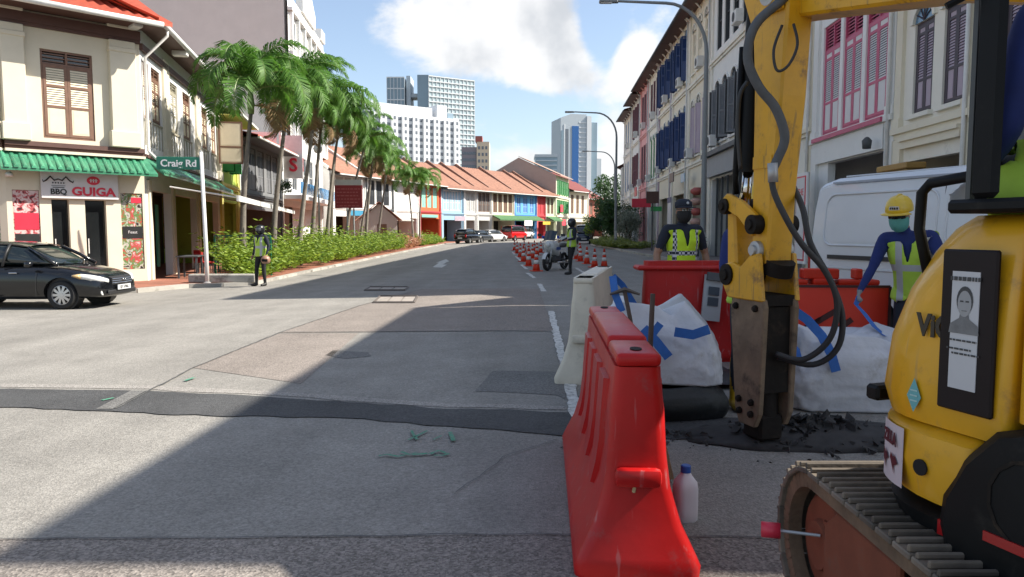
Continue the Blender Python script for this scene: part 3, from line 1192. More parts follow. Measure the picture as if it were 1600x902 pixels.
# posters, doors
for x0, x1, z0, z1, mt in ((0.15, .79, 1.0, 2.74, PRINT_B), (2.99, 3.61, .39, 2.74, PRINT_A)):
    o = FC.put(MB().box(x0, x1, .03, .06, z0, z1), 'food_poster', mt)
    if mt is PRINT_A:
        MB().box(x0 + .02, x1 - .02, .02, .029, 1.35, 1.72).build('dark_caption_band', SIGN_BLACK, o)
        text('caption', 'Feast', .13, SIGN_WHITE, o, ((x0 + x1) / 2, .014, 1.54), extrude=.002)
        MB().box(x0 + .3, x1 - .02, .02, .029, 2.45, 2.62).build('red_caption', SIGN_RED, o)
    else:
        MB().box(x0 + .02, x1 - .02, .02, .029, 1.62, 2.1).build('red_caption', SIGN_RED, o)
        MB().box(x0 + .02, x1 - .02, .02, .029, 1.02, 1.5).build('dark_caption_band', SIGN_BLACK, o)
        text('caption', 'Feast', .15, SIGN_RED, o, ((x0 + x1) / 2, .014, 1.22), extrude=.002)
FL.put(MB().box(7.91, 8.79, .03, .06, .6, 2.74), 'food_poster', PRINT_A)
DGL = glass('door_glass', (0.015, 0.017, 0.018))
for x0, x1 in ((1.12, 1.54), (2.0, 2.54)):
    d = FC.put(MB().box(x0, x1, .16, .18, .02, 2.48), 'glass_door', DGL)
    MB().box(x0 + .06, x0 + .085, .11, .13, .9, 1.35).build('handle', GUTTER, d)
# restaurant sign
s = FC.put(MB().box(.83, 2.89, -.13, -.05, 2.53, 3.3), 'restaurant_sign', SIGN_WHITE, bevel=.008)
text('sign_lettering', 'GUIGA', .34, SIGN_RED, s, (2.2, -.137, 2.74), extrude=.01, bold=.012, xscale=1.12)
text('sign_lettering', 'BBQ', .22, SIGN_BLACK, s, (1.27, -.137, 2.72), extrude=.008, bold=.006)
crest = MB()
for sx in (-1, 1):
    crest.tube([(1.27 + sx * x, -.14, z) for x, z in ((0, 3.09), (.1, 3.05), (.2, 3.16), (.3, 3.05), (.38, 3.0), (.4, 3.06))], [.02, .022, .025, .022, .018, .01], 6)
for i in range(5):
    crest.cbox((1.13 + i * .07, -.139, 2.98), (.035, .008, .04))
crest.cbox((1.27, -.139, 2.9), (.36, .008, .012)); crest.cbox((1.27, -.139, 2.85), (.3, .008, .02))
crest.build('sign_crest', SIGN_BLACK, s)
em = MB().lathe([(.0, 0), (.15, 0), (.15, .01), (0, .01)], 20, Matrix.Translation((2.2, -.131, 3.08)) @ Matrix.Rotation(R(90), 4, 'X') @ Matrix.Diagonal((1.2, .85, 1, 1)))
em.build('sign_emblem', SIGN_RED, s)
em = MB()
for dx in (-.07, 0, .07):
    em.cbox((2.2 + dx, -.145, 3.08), (.035, .006, .1))
em.cbox((2.2, -.145, 3.09), (.22, .006, .018))
em.build('sign_emblem_mark', SIGN_WHITE, s)
FC.put(MB().lathe([(0, 0), (.09, 0), (.1, .08), (.06, .13), (0, .13)], 12, Matrix.Translation((.05, -.2, 3.1))), 'lamp', GUTTER, smooth=True)


# green tiled canopy: single round cover tiles as pieces
def canopy(F_, x0, x1, zt, zb, out, first=0.05, step=.215):
    o = F_.put(MB().add([(x0, -.02, zt - .03), (x1, -.02, zt - .03), (x1 + .1, -out, zb - .04), (x0 - .1, -out, zb - .04), (x0, -.02, zt - .1), (x1, -.02, zt - .1), (x1 + .1, -out, zb - .12), (x0 - .1, -out, zb - .12)],
                      [(0, 3, 2, 1), (4, 5, 6, 7), (3, 7, 6, 2), (0, 4, 7, 3), (1, 2, 6, 5)]), 'tile_canopy', GREEN_TILE)
    x = x0 + first
    proto = None
    while x < x1 - .03:
        if proto is None:
            mb = MB()
            n = 6
            rings = []
            for y, z, r in ((-.01, zt, .062), (-out * .5, (zt + zb) / 2, .066), (-out * .5 - .001, (zt + zb) / 2 - .01, .06), (-out - .03, zb - .005, .066)):
                rings.append([(r * math.cos(math.pi * j / n), y, z - .035 + r * 1.1 * math.sin(math.pi * j / n)) for j in range(n + 1)])
            mb.loft(rings, caps=False, closed=False)
            e = rings[-1]
            mb.add(e, [tuple(range(len(e)))])
            proto = mb.build('cover_tile', GREEN_TILE, o)
            proto.location = (x, 0, 0)
        else:
            share(proto, o, (x, 0, 0))
        x += step
    return o


canopy(FC, -.12, CW + .1, 3.86, 3.38, .62)
canopy(FL, 0, LW - .1, 3.86, 3.38, .62)
canopy(FS, .0, SLEN, 3.86, 3.45, .62)
# street side: pilasters, windows, mouldings
for x in (2.55, 7.75, 12.55):
    m = MB(); m.box(x, x + .75, -.1, .03, 3.95, 7.5); m.box(x - .05, x + .8, -.15, .03, 3.95, 4.4)
    FS.put(m, 'pilaster', W_CREAM, bevel=.02)
m = MB(); m.box(0, SLEN, -.1, .03, 7.2, 7.4)
FS.put(m, 'upper_band', TRIM_BROWN)
m = MB(); m.box(0, SLEN, -.07, .03, 3.9, 4.0)
FS.put(m, 'floor_band', TRIM_BROWN)
for k, (a, b) in enumerate(swin):
    grey = k in (2,)
    w_ = window(FS, a, b, 5.15, 6.95, LOUV if grey else WOOD_BROWN, (LOUV, W_WHITE) if grey else (WOOD_BROWN, CREAM_PANEL), 'panel3', top=.35, y=.06)
    m = MB()
    for j in range(4):
        xx = a + (b - a) * j / 3
        m.box(xx - .025, xx + .025, -.03, .03, 4.3, 5.1)
    m.box(a - .05, b + .05, -.04, .03, 5.08, 5.14)
    m.build('apron_panel', LOUV, w_)
# open brown shutter at the far end
lm = leaf_mesh(1.1, 2.0, (WOOD_BROWN, CREAM_PANEL), 'panel2')
c = lm.copy(); COL.objects.link(c); c.parent = corner; c.location = FS.at(12.45, -.1, 4.75); c.rotation_euler = (0, 0, SR - R(88))
del c['proto']
# roof: slopes over front and side
TS = [(-.75, HE + .02), (0, HE + .34), (3, HE + 1.75), (6, HE + 3.1)]
ro = FS.put(tile_roof(MB(), -.6, SLEN, TS, .25, .04), 'roof', TILE_RED)
FC.put(tile_roof(MB(), -.6, CW + .6, [(-1.15, HE - .12), (0, HE + .35), (2.2, HE + 1.4)], .25, .04), 'front_roof', TILE_RED)
FL.put(tile_roof(MB(), -.6, LW + .2, [(-.75, HE + .01), (0, HE + .33), (3, HE + 1.75)], .25, .04), 'return_roof', TILE_RED)
for F_, a, b in ((FC, -.35, CW + .3), (FS, -.2, SLEN), (FL, 0, LW + .3)):
    ov_, dz_ = (1.15, -.15) if F_ is FC else (.75, 0)
    m = MB(); m.tube([(a, -ov_ - .07, HE - .07 + dz_), (b, -ov_ - .07, HE - .07 + dz_)], .085, 8)
    F_.put(m, 'gutter', GUTTER, smooth=True)
    m = MB().box(a, b, -ov_ + .01, -.002, HE - .13 + dz_ * .5, HE - .08 + dz_ * .5)
    F_.put(m, 'soffit', TRIM_BROWN)
FS.put(MB().tube([(.15, -.8, HE - .12), (.15, -.8, HE - .3), (.15, -.12, 7.0), (.15, -.12, 4.1), (.15, -.6, 3.6)], .05, 8), 'downpipe', GUTTER, smooth=True)
for x in (3.0, 8.1):
    FS.put(MB().cbox((x, -.55, HE - .22), (.3, .5, .18)), 'beam_end', GUTTER, bevel=.02)
FC.put(MB().cbox((3.45, -.5, HE - .2), (.28, .5, .18)), 'beam_end', GUTTER, bevel=.02)
# retractable brown awning over the side terrace
aw = MB()
n = 7
aw.add([(.4, -.62, 3.34), (SLEN + 9, -.62, 3.34), (SLEN + 9, -2.7, 2.72), (.4, -2.7, 2.72)], [(0, 1, 2, 3)])
awn = FS.put(aw, 'awning', AWNING)
MB().box(.38, SLEN + 9, -2.76, -2.69, 2.55, 2.74).build('front_bar', GUTTER, awn)
for x in (.45, 5.6, 10.5, 16):
    MB().tube([(x, -.64, 3.0), (x, -2.68, 2.68)], .03, 6).build('awning_arm', GUTTER, awn)
# terrace fittings behind the glass
for k, x in enumerate((.42, 3.55, 7.9)):
    FS.put(MB().box(x - .12, x + .2, -.06, .2, 0, 3.2), 'column', W_CREAM)
for x0, x1 in ((1.2, 2.8), (4.4, 5.6)):
    FS.put(MB().box(x0, x1, .5, .55, .9, 2.85), 'food_poster', PRINT_DARK)
FS.put(MB().box(3.0, 3.28, .42, .47, .3, 2.5), 'green_strip_light', pm('green_panel', (0.08, 0.35, 0.22), rough=.5))

# terrace tables and chairs beside the wall
RED_PLASTIC = pm('red_plastic_seat', (0.45, 0.03, 0.03), rough=.4, var=.1)
for k, (x, lab, cat) in enumerate(((1.3, 'dark wooden terrace table nearest the corner of the cream shophouse', 'table'), (4.4, 'dark terrace table further under the brown awning', 'table'))):
    w = corner.matrix_basis @ FS.at(x, -1.0, 0)
    t = thing('terrace_table', lab, cat, (w.x, w.y, Zp + .001), SR, 'terrace tables')
    MB().box(-.5, .5, -.35, .35, .70, .75).build('table_top', GREY_DARK, t, bevel=.008)
    for sx in (-.42, .42):
        for sy in (-.28, .28):
            MB().box(sx - .03, sx + .03, sy - .03, sy + .03, 0, .699).build('leg', GREY_DARK, t)
for k, (x, y, lab) in enumerate(((2.7, -1.3, 'red terrace chair by the sign post'), (3.3, -1.0, 'red terrace chair tucked in further under the awning'))):
    w = corner.matrix_basis @ FS.at(x, y, 0)
    t = thing('terrace_chair', lab, 'chair', (w.x, w.y, Zp + .001), SR + k, 'red terrace chairs')
    MB().box(-.21, .21, -.21, .21, .42, .46).build('seat', RED_PLASTIC, t, bevel=.015)
    MB().box(-.2, .2, .19, .225, .46, .88).build('backrest', RED_PLASTIC, t, bevel=.015)
    for sx in (-.18, .18):
        for sy in (-.18, .18):
            MB().tube([(sx, sy, .42), (sx * 1.1, sy * 1.1, 0)], .014, 6).build('leg', GREY_DARK, t)

# ---- next houses of the left row
D1 = Vector((-.2, .98, 0)).normalized()
LIME = plaster('lime_green_wall', (0.42, 0.56, 0.10), .2)
YEL = plaster('pale_yellow_wall', (0.68, 0.62, 0.20), .2)
GREENW = pm('green_paint', (0.04, 0.30, 0.08), rough=.5, var=.15)
GREYW = plaster('grey_wall', (0.20, 0.205, 0.21))
BLACKW = pm('black_shutter_wood', (0.022, 0.023, 0.026), rough=.5, var=.2)
GREY_SH = pm('grey_shutter', (0.17, 0.175, 0.185), rough=.6, var=.15)
q = P0 + D1 * SLEN
t, F_ = rowhouse('green_shophouse', 'lime green and yellow shophouse beyond the white corner house', (q.x, q.y, Zp), SR, 5.6, 12, [(0, 3.9), (3.9, 7.4)], LIME, YEL,
                 [dict(spans=[(1.2, 2.5), (3.1, 4.4)], z=(4.5, 6.9), fm=GREENW, mats=(GREENW, GREENW), style='panel3', openang=R(60))],
                 roof=dict(mat=TILE, over=1.1, rise=2.2, soffit=YEL), pil=.5, pilmat=YEL)
q2 = q + D1 * 5.6
d2 = Vector((-.087, .996, 0))
r2 = math.atan2(d2.y, d2.x)
t, F_ = rowhouse('grey_shophouse', 'grey shophouse with black shutters, red eaves and balcony plants behind the palms', (q2.x, q2.y, Zp), r2, 11.0, 12, [(0, 3.7), (3.7, 7.0)], GREYW, GREY_DARK,
                 [dict(spans=[(.7, 2.3), (2.6, 4.2), (4.6, 6.2), (6.9, 8.2), (8.6, 10.0)], z=(3.95, 6.5), fm=BLACKW, mats=(GREY_SH, GREY_SH), style='tall')],
                 roof=dict(mat=TILE_RED, over=1.2, rise=2.2, soffit=GREY_DARK), pil=.4)
q3 = q2 + d2 * 11.0
t, F_ = rowhouse('white_shophouse', 'white shophouse with blue balcony glass and red vertical sign behind the palms', (q3.x, q3.y, Zp), r2, 17.0, 10, [(0, 4.2), (4.2, 8.4)], W_WHITE, W_WHITE,
                 [dict(spans=[(1, 3), (4, 6), (8, 10), (11, 13), (14, 16)], z=(4.6, 7.4), fm=WHITE_PAINT, mats=(WHITE_PAINT, WHITE_PAINT), style='panel2', leaves=0, bars=2)], pil=.4)
BLUE_GL = glass('blue_glass', (0.05, 0.22, 0.45), .1)
sl = MB().box(0, 17, -1.4, -.17, 3.75, 4.05)
F_.put(sl, 'balcony_slab', W_WHITE)
for i in range(8):
    F_.put(MB().box(.2 + i * 2.1, 2.1 + i * 2.1, -1.36, -1.33, 4.15, 5.0), 'balcony_glass', BLUE_GL)
vs_ = F_.put(MB().box(.2, .45, -1.5, -.2, 5.2, 8.2), 'vertical_sign', pm('pale_sign', (.62, .6, .58), rough=.4))
text('sign_mark', 'S', 1.3, SIGN_RED, vs_, (.19, -.85, 6.1), rot=(R(90), 0, R(-90)), extrude=.01, bold=.03)
text('sign_mark', 'S', 1.3, SIGN_RED, vs_, (.325, -1.51, 6.1), rot=(R(90), 0, 0), extrude=.01, bold=.03, xscale=.2)
# big tower block with a blank grey flank
GREYBLANK = plaster('grey_render', (0.60, 0.56, 0.52), .12, .05)
tb = thing('tall_grey_block', 'tall block with blank grey flank wall and white stepped street front', 'building', (-17.6, 60, Zp), r2)
FB = Face(tb)
HT = 20.2
FB.put(MB().box(0.004, 17, .3, 20, 0, HT - .3), 'blank_wall', GREYBLANK)
wspan = [(1.2 + i * 2.7, 2.8 + i * 2.7) for i in range(6)]
FB.put(wall_panel(MB(), 0, 17, 0, HT, [(a, b, z, z + 2.4) for a, b in wspan for z in (9.3, 12.8, 16.0)], 0, .3), 'front_wall', W_WHITE)
for a, b in wspan:
    for z in (9.3, 12.8, 16.0):
        w_ = FB.put(MB().box(a, b, .2, .26, z, z + 2.4), 'window', glass('blue_grey_pane', (.06, .1, .13), .1))
        MB().box(a, b, .14, .19, z + 1.15, z + 1.25).build('frame', WHITE_PAINT, w_)
for z in (8.6, 12.1, 15.4, 18.8):
    FB.put(MB().box(0, 17.02, -.35, .02, z, z + .25), 'cornice', W_WHITE)
for i in range(7):
    FB.put(MB().box(.3 + i * 2.7, .7 + i * 2.7, -.3, .02, 8.9, 18.78), 'pilaster', W_WHITE)
FB.put(MB().prism([(5.5, HT), (11.5, HT), (11.5, HT + 1.2), (8.5, HT + 3.2), (5.5, HT + 1.2)], -.2, .4, axis='Y'), 'gable_crest', W_WHITE)
FB.put(MB().box(0, 2.2, -.2, 1, HT, HT + 1.0), 'parapet_step', W_WHITE)
FB.put(MB().box(14.8, 17, -.2, 1, HT, HT + 1.0), 'parapet_step', W_WHITE)

# blue water tank on the corner roof
tk = thing('roof_tank', 'blue water tank on the red roof of the corner shophouse', 'tank', (-15.5, 27.5, 9.9))
MB().lathe([(.75, -1.4), (.75, .8), (.6, .95), (0, 1.0)], 20).build('tank_body', pm('blue_tank', (.03, .18, .42), rough=.4), tk, smooth=True, auto=40)
# ------------------------------------------------------------------ right: shophouse row in the shade
def RX(y):
    return 8.4 + 0.05 * y


RDIR = Vector((-.05, -1, 0)).normalized()
RROT = math.atan2(RDIR.y, RDIR.x)
RZ = 0.12
CREAM_R = plaster('plaster_sand', (0.76, 0.69, 0.54), .3)
CREAM_L = plaster('plaster_ivory', (0.80, 0.76, 0.66), .3)
PINKW = plaster('plaster_pink', (0.74, 0.38, 0.37), .3)
PALEW = plaster('plaster_pale_grey', (0.76, 0.75, 0.71), .3)
MAGENTA = pm('magenta_frame', (0.50, 0.08, 0.16), rough=.5, var=.12)
BLUE_SH = pm('blue_shutter', (0.018, 0.045, 0.15), rough=.45, var=.18)
BLUE_TRIM = pm('light_blue_trim', (0.16, 0.27, 0.45), rough=.5, var=.1)
LILAC = pm('lilac_panel', (0.42, 0.34, 0.40), rough=.6, var=.1)
PURPLE_DK = pm('dark_purple_frame', (0.05, 0.035, 0.05), rough=.5, var=.15)
MAROON = pm('maroon_shutter', (0.12, 0.03, 0.035), rough=.5, var=.2)
ROOF_DK = pm('dark_eave_tile', (0.09, 0.05, 0.045), rough=.8, var=.25)
WHITE_PANEL = pm('white_shutter_panel', (0.66, 0.64, 0.63), rough=.55, var=.06)
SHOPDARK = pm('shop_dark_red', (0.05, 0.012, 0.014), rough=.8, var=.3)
FANBLUE = glass('fanlight_blue', (0.10, 0.2, 0.3), .12)


def rhouse(ya, yb, name, label, storeys, wall, trim, floors, **kw):
    W = math.hypot(yb - ya, RX(yb) - RX(ya)) - .01
    return rowhouse(name, label, (RX(yb), yb, RZ), RROT, W, 11, storeys, wall, trim, floors, **kw) + (W,)


RF = dict(mat=ROOF_DK, over=.9, rise=2.6, lift=.1, gutter=GREY_DARK)
# nearest house, at the edge of the picture and beyond it (it shades the street)
t, F, W = rhouse(3.75, 14.9, 'ivory_shophouse', 'ivory shophouse nearest the camera beyond the excavator cab', [(0, 3.7), (3.7, 9.2)], CREAM_L, CREAM_R,
                 [dict(spans=[(.8, 1.75), (2.3, 3.25), (5, 6.2), (7, 8.2)], z=(4.05, 6.0), fm=PURPLE_DK, mats=(PURPLE_DK, LILAC), style='tall', arch=True, fan=FANBLUE, sill=CREAM_L)],
                 roof=dict(mat=ROOF_DK, over=.9, rise=1.2, lift=.1, gutter=GREY_DARK, fire=False))
# the ivory neighbour with lilac shutters: unseen parapet dips to shape the street shadow
t, F, W = rhouse(14.92, 18.3, 'lilac_shutter_shophouse', 'ivory shophouse with dark framed lilac shutters and blue fanlight above the van', [(0, 3.75), (3.75, 7.3)], CREAM_L, CREAM_R,
                 [dict(spans=[(.75, 1.62), (2.05, 2.92)], z=(4.0, 6.05), fm=PURPLE_DK, mats=(PURPLE_DK, LILAC), style='tall', arch=True, fan=FANBLUE, sill=CREAM_L)],
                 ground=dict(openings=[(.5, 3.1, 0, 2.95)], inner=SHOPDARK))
# unseen sloping parapet, V outline shaped to let a sunlit wedge reach the road (world y 14.9 -> local x = W at near end)
F.put(MB().prism([(0, 7.3), (W, 7.3), (W, 9.3), (W - 1.75, 7.55), (0, 8.9)], -.9, -.6, axis='Y'), 'parapet', CREAM_L)
F.put(MB().box(0, W, -.9, .02, 7.24, 7.299), 'parapet_ledge', CREAM_L)
m = MB(); m.box(.5, W - .3, -.2, .02, 3.42, 3.5); m.box(.5, W - .3, -.14, .02, 3.25, 3.419)
F.put(m, 'moulding', CREAM_R)
c = F.put(MB().box(.25, 1.75, -.55, -.1, 2.72, 2.86), 'wooden_canopy', pm('ochre_wood', (.38, .22, .06), rough=.6, var=.2), bevel=.02)
MB().box(.4, 1.6, -.45, -.12, 1.75, 2.71).build('lit_menu_board', pm('menu_cream', (.55, .42, .22), rough=.5), c)
# white house with magenta window frames
t, F, W = rhouse(18.32, 24.0, 'magenta_frame_shophouse', 'white shophouse with three magenta framed windows behind the boom', [(0, 4.15), (4.15, 8.3), (8.3, 14.0)], W_WHITE, PALEW,
                 [dict(spans=[(.62, 1.95), (2.18, 3.5), (3.73, 5.05)], z=(4.25, 7.5), fm=MAGENTA, mats=(MAGENTA, WHITE_PANEL), style='tall', top=.75),
                  dict(spans=[(.62, 1.95), (2.18, 3.5), (3.73, 5.05)], z=(9.0, 12.5), fm=MAGENTA, mats=(MAGENTA, WHITE_PANEL), style='tall', top=.75)],
                 ground=dict(openings=[(1.3, 5.1, 0, 3.35)], inner=SHOPDARK, pillar=PALEW), roof=dict(RF), pil=.4, pilmat=PALEW)
F.put(MB().box(.4, W - .4, -.22, .02, 4.04, 4.16), 'magenta_ledge', MAGENTA)
F.put(MB().box(.5, W - .45, -.12, .02, 3.38, 4.0), 'fascia_board', PALEW)
pb = F.put(MB().box(.35, 1.35, -.62, -.55, .3, 3.1), 'standing_poster', W_WHITE, bevel=.01)
MB().box(.45, 1.25, -.635, -.621, .4, 3.0).build('red_border', SIGN_RED, pb)
MB().box(.5, 1.2, -.645, -.636, .45, 2.95).build('poster_face', WHITE_PANEL, pb)
text('poster_lettering', 'THE', .3, SIGN_RED, pb, (.85, -.65, 2.5), extrude=.003)
F.put(MB().lathe([(0, 0), (.1, 0), (.12, .2), (.05, .28), (0, .3)], 10, Matrix.Translation((5.0, -.4, 3.4))), 'wall_lamp', GREY_DARK, smooth=True)
# cream house mostly hidden behind the boom
t, F, W = rhouse(24.02, 31.2, 'cream_shophouse', 'cream three storey shophouse mostly hidden behind the yellow arm', [(0, 4.6), (4.6, 9.2), (9.2, 14.0)], CREAM_L, CREAM_R,
                 [dict(spans=[(1, 2.2), (2.9, 4.1), (4.8, 6.0)], z=(5.4, 8.2), fm=GREY_DARK, mats=(GREY_SH, GREY_SH), style='louvre', arch=True, sill=CREAM_L),
                  dict(spans=[(1, 2.2), (2.9, 4.1), (4.8, 6.0)], z=(10.0, 12.6), fm=GREY_DARK, mats=(GREY_SH, GREY_SH), style='louvre', arch=True, sill=CREAM_L)], roof=dict(RF), ground=dict(openings=[(.5, 6.6, 0, 3.2)]))
# pale grey house with charcoal shutters
t, F, W = rhouse(31.22, 39.4, 'grey_shutter_shophouse', 'ivory grey shophouse with charcoal shutters standing open beside the lamp post', [(0, 5.2), (5.2, 9.9), (9.9, 14.2)], PALEW, CREAM_L,
                 [dict(spans=[(1.0, 2.1), (2.6, 3.7), (4.3, 5.4), (6.0, 7.1)], z=(5.7, 8.3), fm=GREY_DARK, mats=(GREY_SH, GREY_SH), style='louvre', arch=True, openang=R(60), sill=PALEW, bars=1),
                  dict(spans=[(1.0, 2.1), (2.6, 3.7), (4.3, 5.4), (6.0, 7.1)], z=(10.3, 13.2), fm=GREY_DARK, mats=(GREY_SH, GREY_SH), style='louvre', leaves=0, bars=1)],
                 ground=dict(openings=[(.6, 7.5, 0, 3.9)]), roof=dict(RF), brk=WHITE_PAINT)
F.put(MB().box(.0, W, -.5, .02, 5.0, 5.22), 'grey_ledge', GREY_DARK)
F.put(MB().box(.3, W - .3, -.3, .02, 4.0, 4.99), 'grey_fascia', pm('grey_fascia_paint', (.26, .27, .28), rough=.6))
lt_red, lt_white = pm('red_paper_lantern', (.42, .10, .08), rough=.6, var=.15), pm('pale_paper_lantern', (.5, .3, .24), rough=.6, var=.15)
for i in range(4):
    w = t.matrix_basis @ Vector((1.2, -.9, 3.3 - i * .52))
    o = MB().lathe([(0, -.2), (.14, -.19), (.3, -.08), (.32, 0), (.3, .08), (.14, .19), (0, .2)], 14).build('paper_lantern', lt_white if i % 2 else lt_red, loc=w, smooth=True)
    tag(o, ('topmost red', 'second palest', 'third red', 'lowest pale')[i] + ' paper lantern of the string hanging outside the grey shophouse', 'lantern', 'paper lanterns on a string')
for i in range(5):
    F.put(MB().box(2 + i * 1.1, 2.06 + i * 1.1, -.1, 0, 0, 3.9), 'shopfront_post', GREY_DARK)
# sand coloured house with lilac shutter leaf
t, F, W = rhouse(39.42, 45.6, 'sand_shophouse', 'sand coloured ornate shophouse with a large lilac grey shutter behind the lamp post', [(0, 5.2), (5.2, 9.8), (9.8, 14.2)], CREAM_R, CREAM_L,
                 [dict(spans=[(.8, 1.7), (2.4, 3.5), (4.3, 5.3)], z=(5.6, 8.5), fm=CREAM_L, mats=(LILAC, LILAC), style='plain', openang=R(30), arch=True, sill=CREAM_L),
                  dict(spans=[(.8, 1.7), (2.4, 3.5), (4.3, 5.3)], z=(10.4, 12.8), fm=CREAM_L, mats=(CREAM_R, CREAM_R), style='panel3', arch=True, sill=CREAM_L)],
                 ground=dict(openings=[(.6, 5.5, 0, 3.7)], inner=pm('sand_inner', (.3, .24, .15), rough=.8)), roof=dict(RF), brk=WHITE_PAINT)
sign_board(F, 1.2, 2.4, 4.1, 4.6, pm('small_blue_sign', (.35, .5, .6), rough=.4), y=-.6)
# two units with royal blue shutters
for k, (ya, yb, lab) in enumerate(((45.62, 51.6, 'sand shophouse with open royal blue shutters on two floors, nearer of the pair'), (51.62, 57.8, 'sand shophouse with blue shutters and lilac wall bays, further of the pair'))):
    t, F, W = rhouse(ya, yb, 'blue_shutter_shophouse', lab, [(0, 5.2), (5.2, 9.9), (9.9, 14.2)], CREAM_R, CREAM_L,
                     [dict(spans=[(.6, 1.6), (2.3, 3.4), (4.2, 5.2)], z=(5.7, 8.6), fm=BLUE_TRIM, mats=(BLUE_SH, BLUE_SH), style='panel3', openang=R(68), arch=True, sill=CREAM_L),
                      dict(spans=[(.6, 1.6), (2.3, 3.4), (4.2, 5.2)], z=(10.4, 13.2), fm=BLUE_TRIM, mats=(BLUE_SH, BLUE_SH), style='panel3', openang=R(68), arch=True, sill=CREAM_L)],
                     ground=dict(openings=[(.6, W - .6, 0, 3.6)], inner=pm('sand_inner', (.3, .24, .15), rough=.8)), roof=dict(RF), brk=WHITE_PAINT, group='blue shuttered shophouses', pilmat=LILAC if k else None)
    if k == 0:
        sign_board(F, 3.6, 5.2, 4.3, 4.9, SIGN_BLACK, y=-.7)
        bb = F.put(MB().box(1.5, 2.9, -.5, -.4, .4, 3.4), 'blue_banner', WHITE_PANEL)
        MB().box(1.45, 2.95, -.52, -.501, 3.1, 3.45).build('banner_header', BLUE_SH, bb)
# maroon, pink, maroon, white
t, F, W = rhouse(57.82, 63.6, 'pale_maroon_shophouse', 'pale shophouse with maroon shutters between the blue shutters and the pink house', [(0, 5.0), (5.0, 9.7), (9.7, 14.2)], CREAM_L, PALEW,
                 [dict(spans=[(.9, 1.8), (2.45, 3.35), (4.0, 4.9)], z=(5.5, 8.6), fm=GREENW, mats=(MAROON, MAROON), style='louvre', arch=True, sill=PALEW, leaves=0, bars=1),
                  dict(spans=[(.9, 1.8), (2.45, 3.35), (4.0, 4.9)], z=(10.2, 13.2), fm=MAROON, mats=(MAROON, MAROON), style='louvre', openang=R(22))], roof=dict(RF), brk=WHITE_PAINT)
t, F, W = rhouse(63.62, 69.4, 'pink_shophouse', 'salmon pink shophouse with maroon shutters in the right hand row', [(0, 5.0), (5.0, 9.7), (9.7, 14.2)], PINKW, PINKW,
                 [dict(spans=[(.9, 1.8), (2.45, 3.35), (4.0, 4.9)], z=(5.5, 8.8), fm=MAROON, mats=(MAROON, MAROON), style='louvre', openang=R(22)),
                  dict(spans=[(.9, 1.8), (2.45, 3.35), (4.0, 4.9)], z=(10.2, 13.2), fm=MAROON, mats=(MAROON, MAROON), style='louvre', openang=R(22))], roof=dict(RF), brk=PINKW)
sign_board(F, 3.6, 5.0, 4.2, 5.0, SIGN_RED, y=-.9, name='red_round_sign')
t, F, W = rhouse(69.42, 76.5, 'maroon_shutter_shophouse', 'off white shophouse with maroon shutters beyond the pink house', [(0, 5.0), (5.0, 9.7), (9.7, 14.0)], PALEW, CREAM_L,
                 [dict(spans=[(.7, 1.9), (2.5, 3.7), (4.4, 5.6)], z=(5.5, 8.6), fm=MAROON, mats=(MAROON, MAROON), style='louvre', openang=R(22)),
                  dict(spans=[(.7, 1.9), (2.5, 3.7), (4.4, 5.6)], z=(10.2, 13.2), fm=MAROON, mats=(MAROON, MAROON), style='louvre', openang=R(22))], roof=dict(RF), brk=WHITE_PAINT)
t, F, W = rhouse(76.52, 84.5, 'end_shophouse', 'off white shophouse with pale blue shutters at the far end of the right row', [(0, 4.8), (4.8, 9.4), (9.4, 13.6)], CREAM_L, PALEW,
                 [dict(spans=[(.9, 2.1), (3.2, 4.4), (5.6, 6.8)], z=(5.4, 8.6), fm=BLUE_TRIM, mats=(BLUE_TRIM, BLUE_TRIM), style='louvre'),
                  dict(spans=[(.9, 2.1), (3.2, 4.4), (5.6, 6.8)], z=(10.0, 12.8), fm=BLUE_TRIM, mats=(BLUE_TRIM, BLUE_TRIM), style='louvre')], roof=dict(RF), brk=WHITE_PAINT)
# low white house with the long red roof, turned away with the bend
ROOF_RED = pm('dark_red_roof', (.20, .055, .05), rough=.8, var=.25)
dd = Vector((.33, .944, 0))
e0 = Vector((12.9, 88, 0))
for k in range(3):
    a = e0 + dd * (12.5 * k)
    b = e0 + dd * (12.5 * (k + 1))
    rr = math.atan2(-dd.y, -dd.x)
    t, F = rowhouse('white_terrace', ('white terrace house with dark red roof just past the right hand row', 'white terrace house with dark red roof, middle of three at the bend', 'white terrace house with dark red roof, farthest of three at the bend')[k],
                    (b.x, b.y, RZ), rr, 12.49, 12, [(0, 4.2), (4.2, 8.6)], PALEW, W_WHITE,
                    [dict(spans=[(.9 + i * 1.85, 2.0 + i * 1.85) for i in range(6)], z=(4.7, 8.0), fm=WHITE_PAINT, mats=(WHITE_PAINT, LILAC), style='panel2', leaves=0, bars=1)],
                    roof=dict(mat=ROOF_RED, over=.6, rise=4.2, lift=.3), pil=.4, group='white terrace at the bend')
    m = MB()
    for i in range(6):
        m.box(.9 + i * 1.85 - .4, .9 + i * 1.85 - .12, -.1, .02, 4.3, 8.5)
    F.put(m, 'wall_ribs', W_WHITE)
# ------------------------------------------------------------------ far: painted row on the bend, gable house, towers
def mk(name, c, d=.2):
    return plaster(name, c, d)


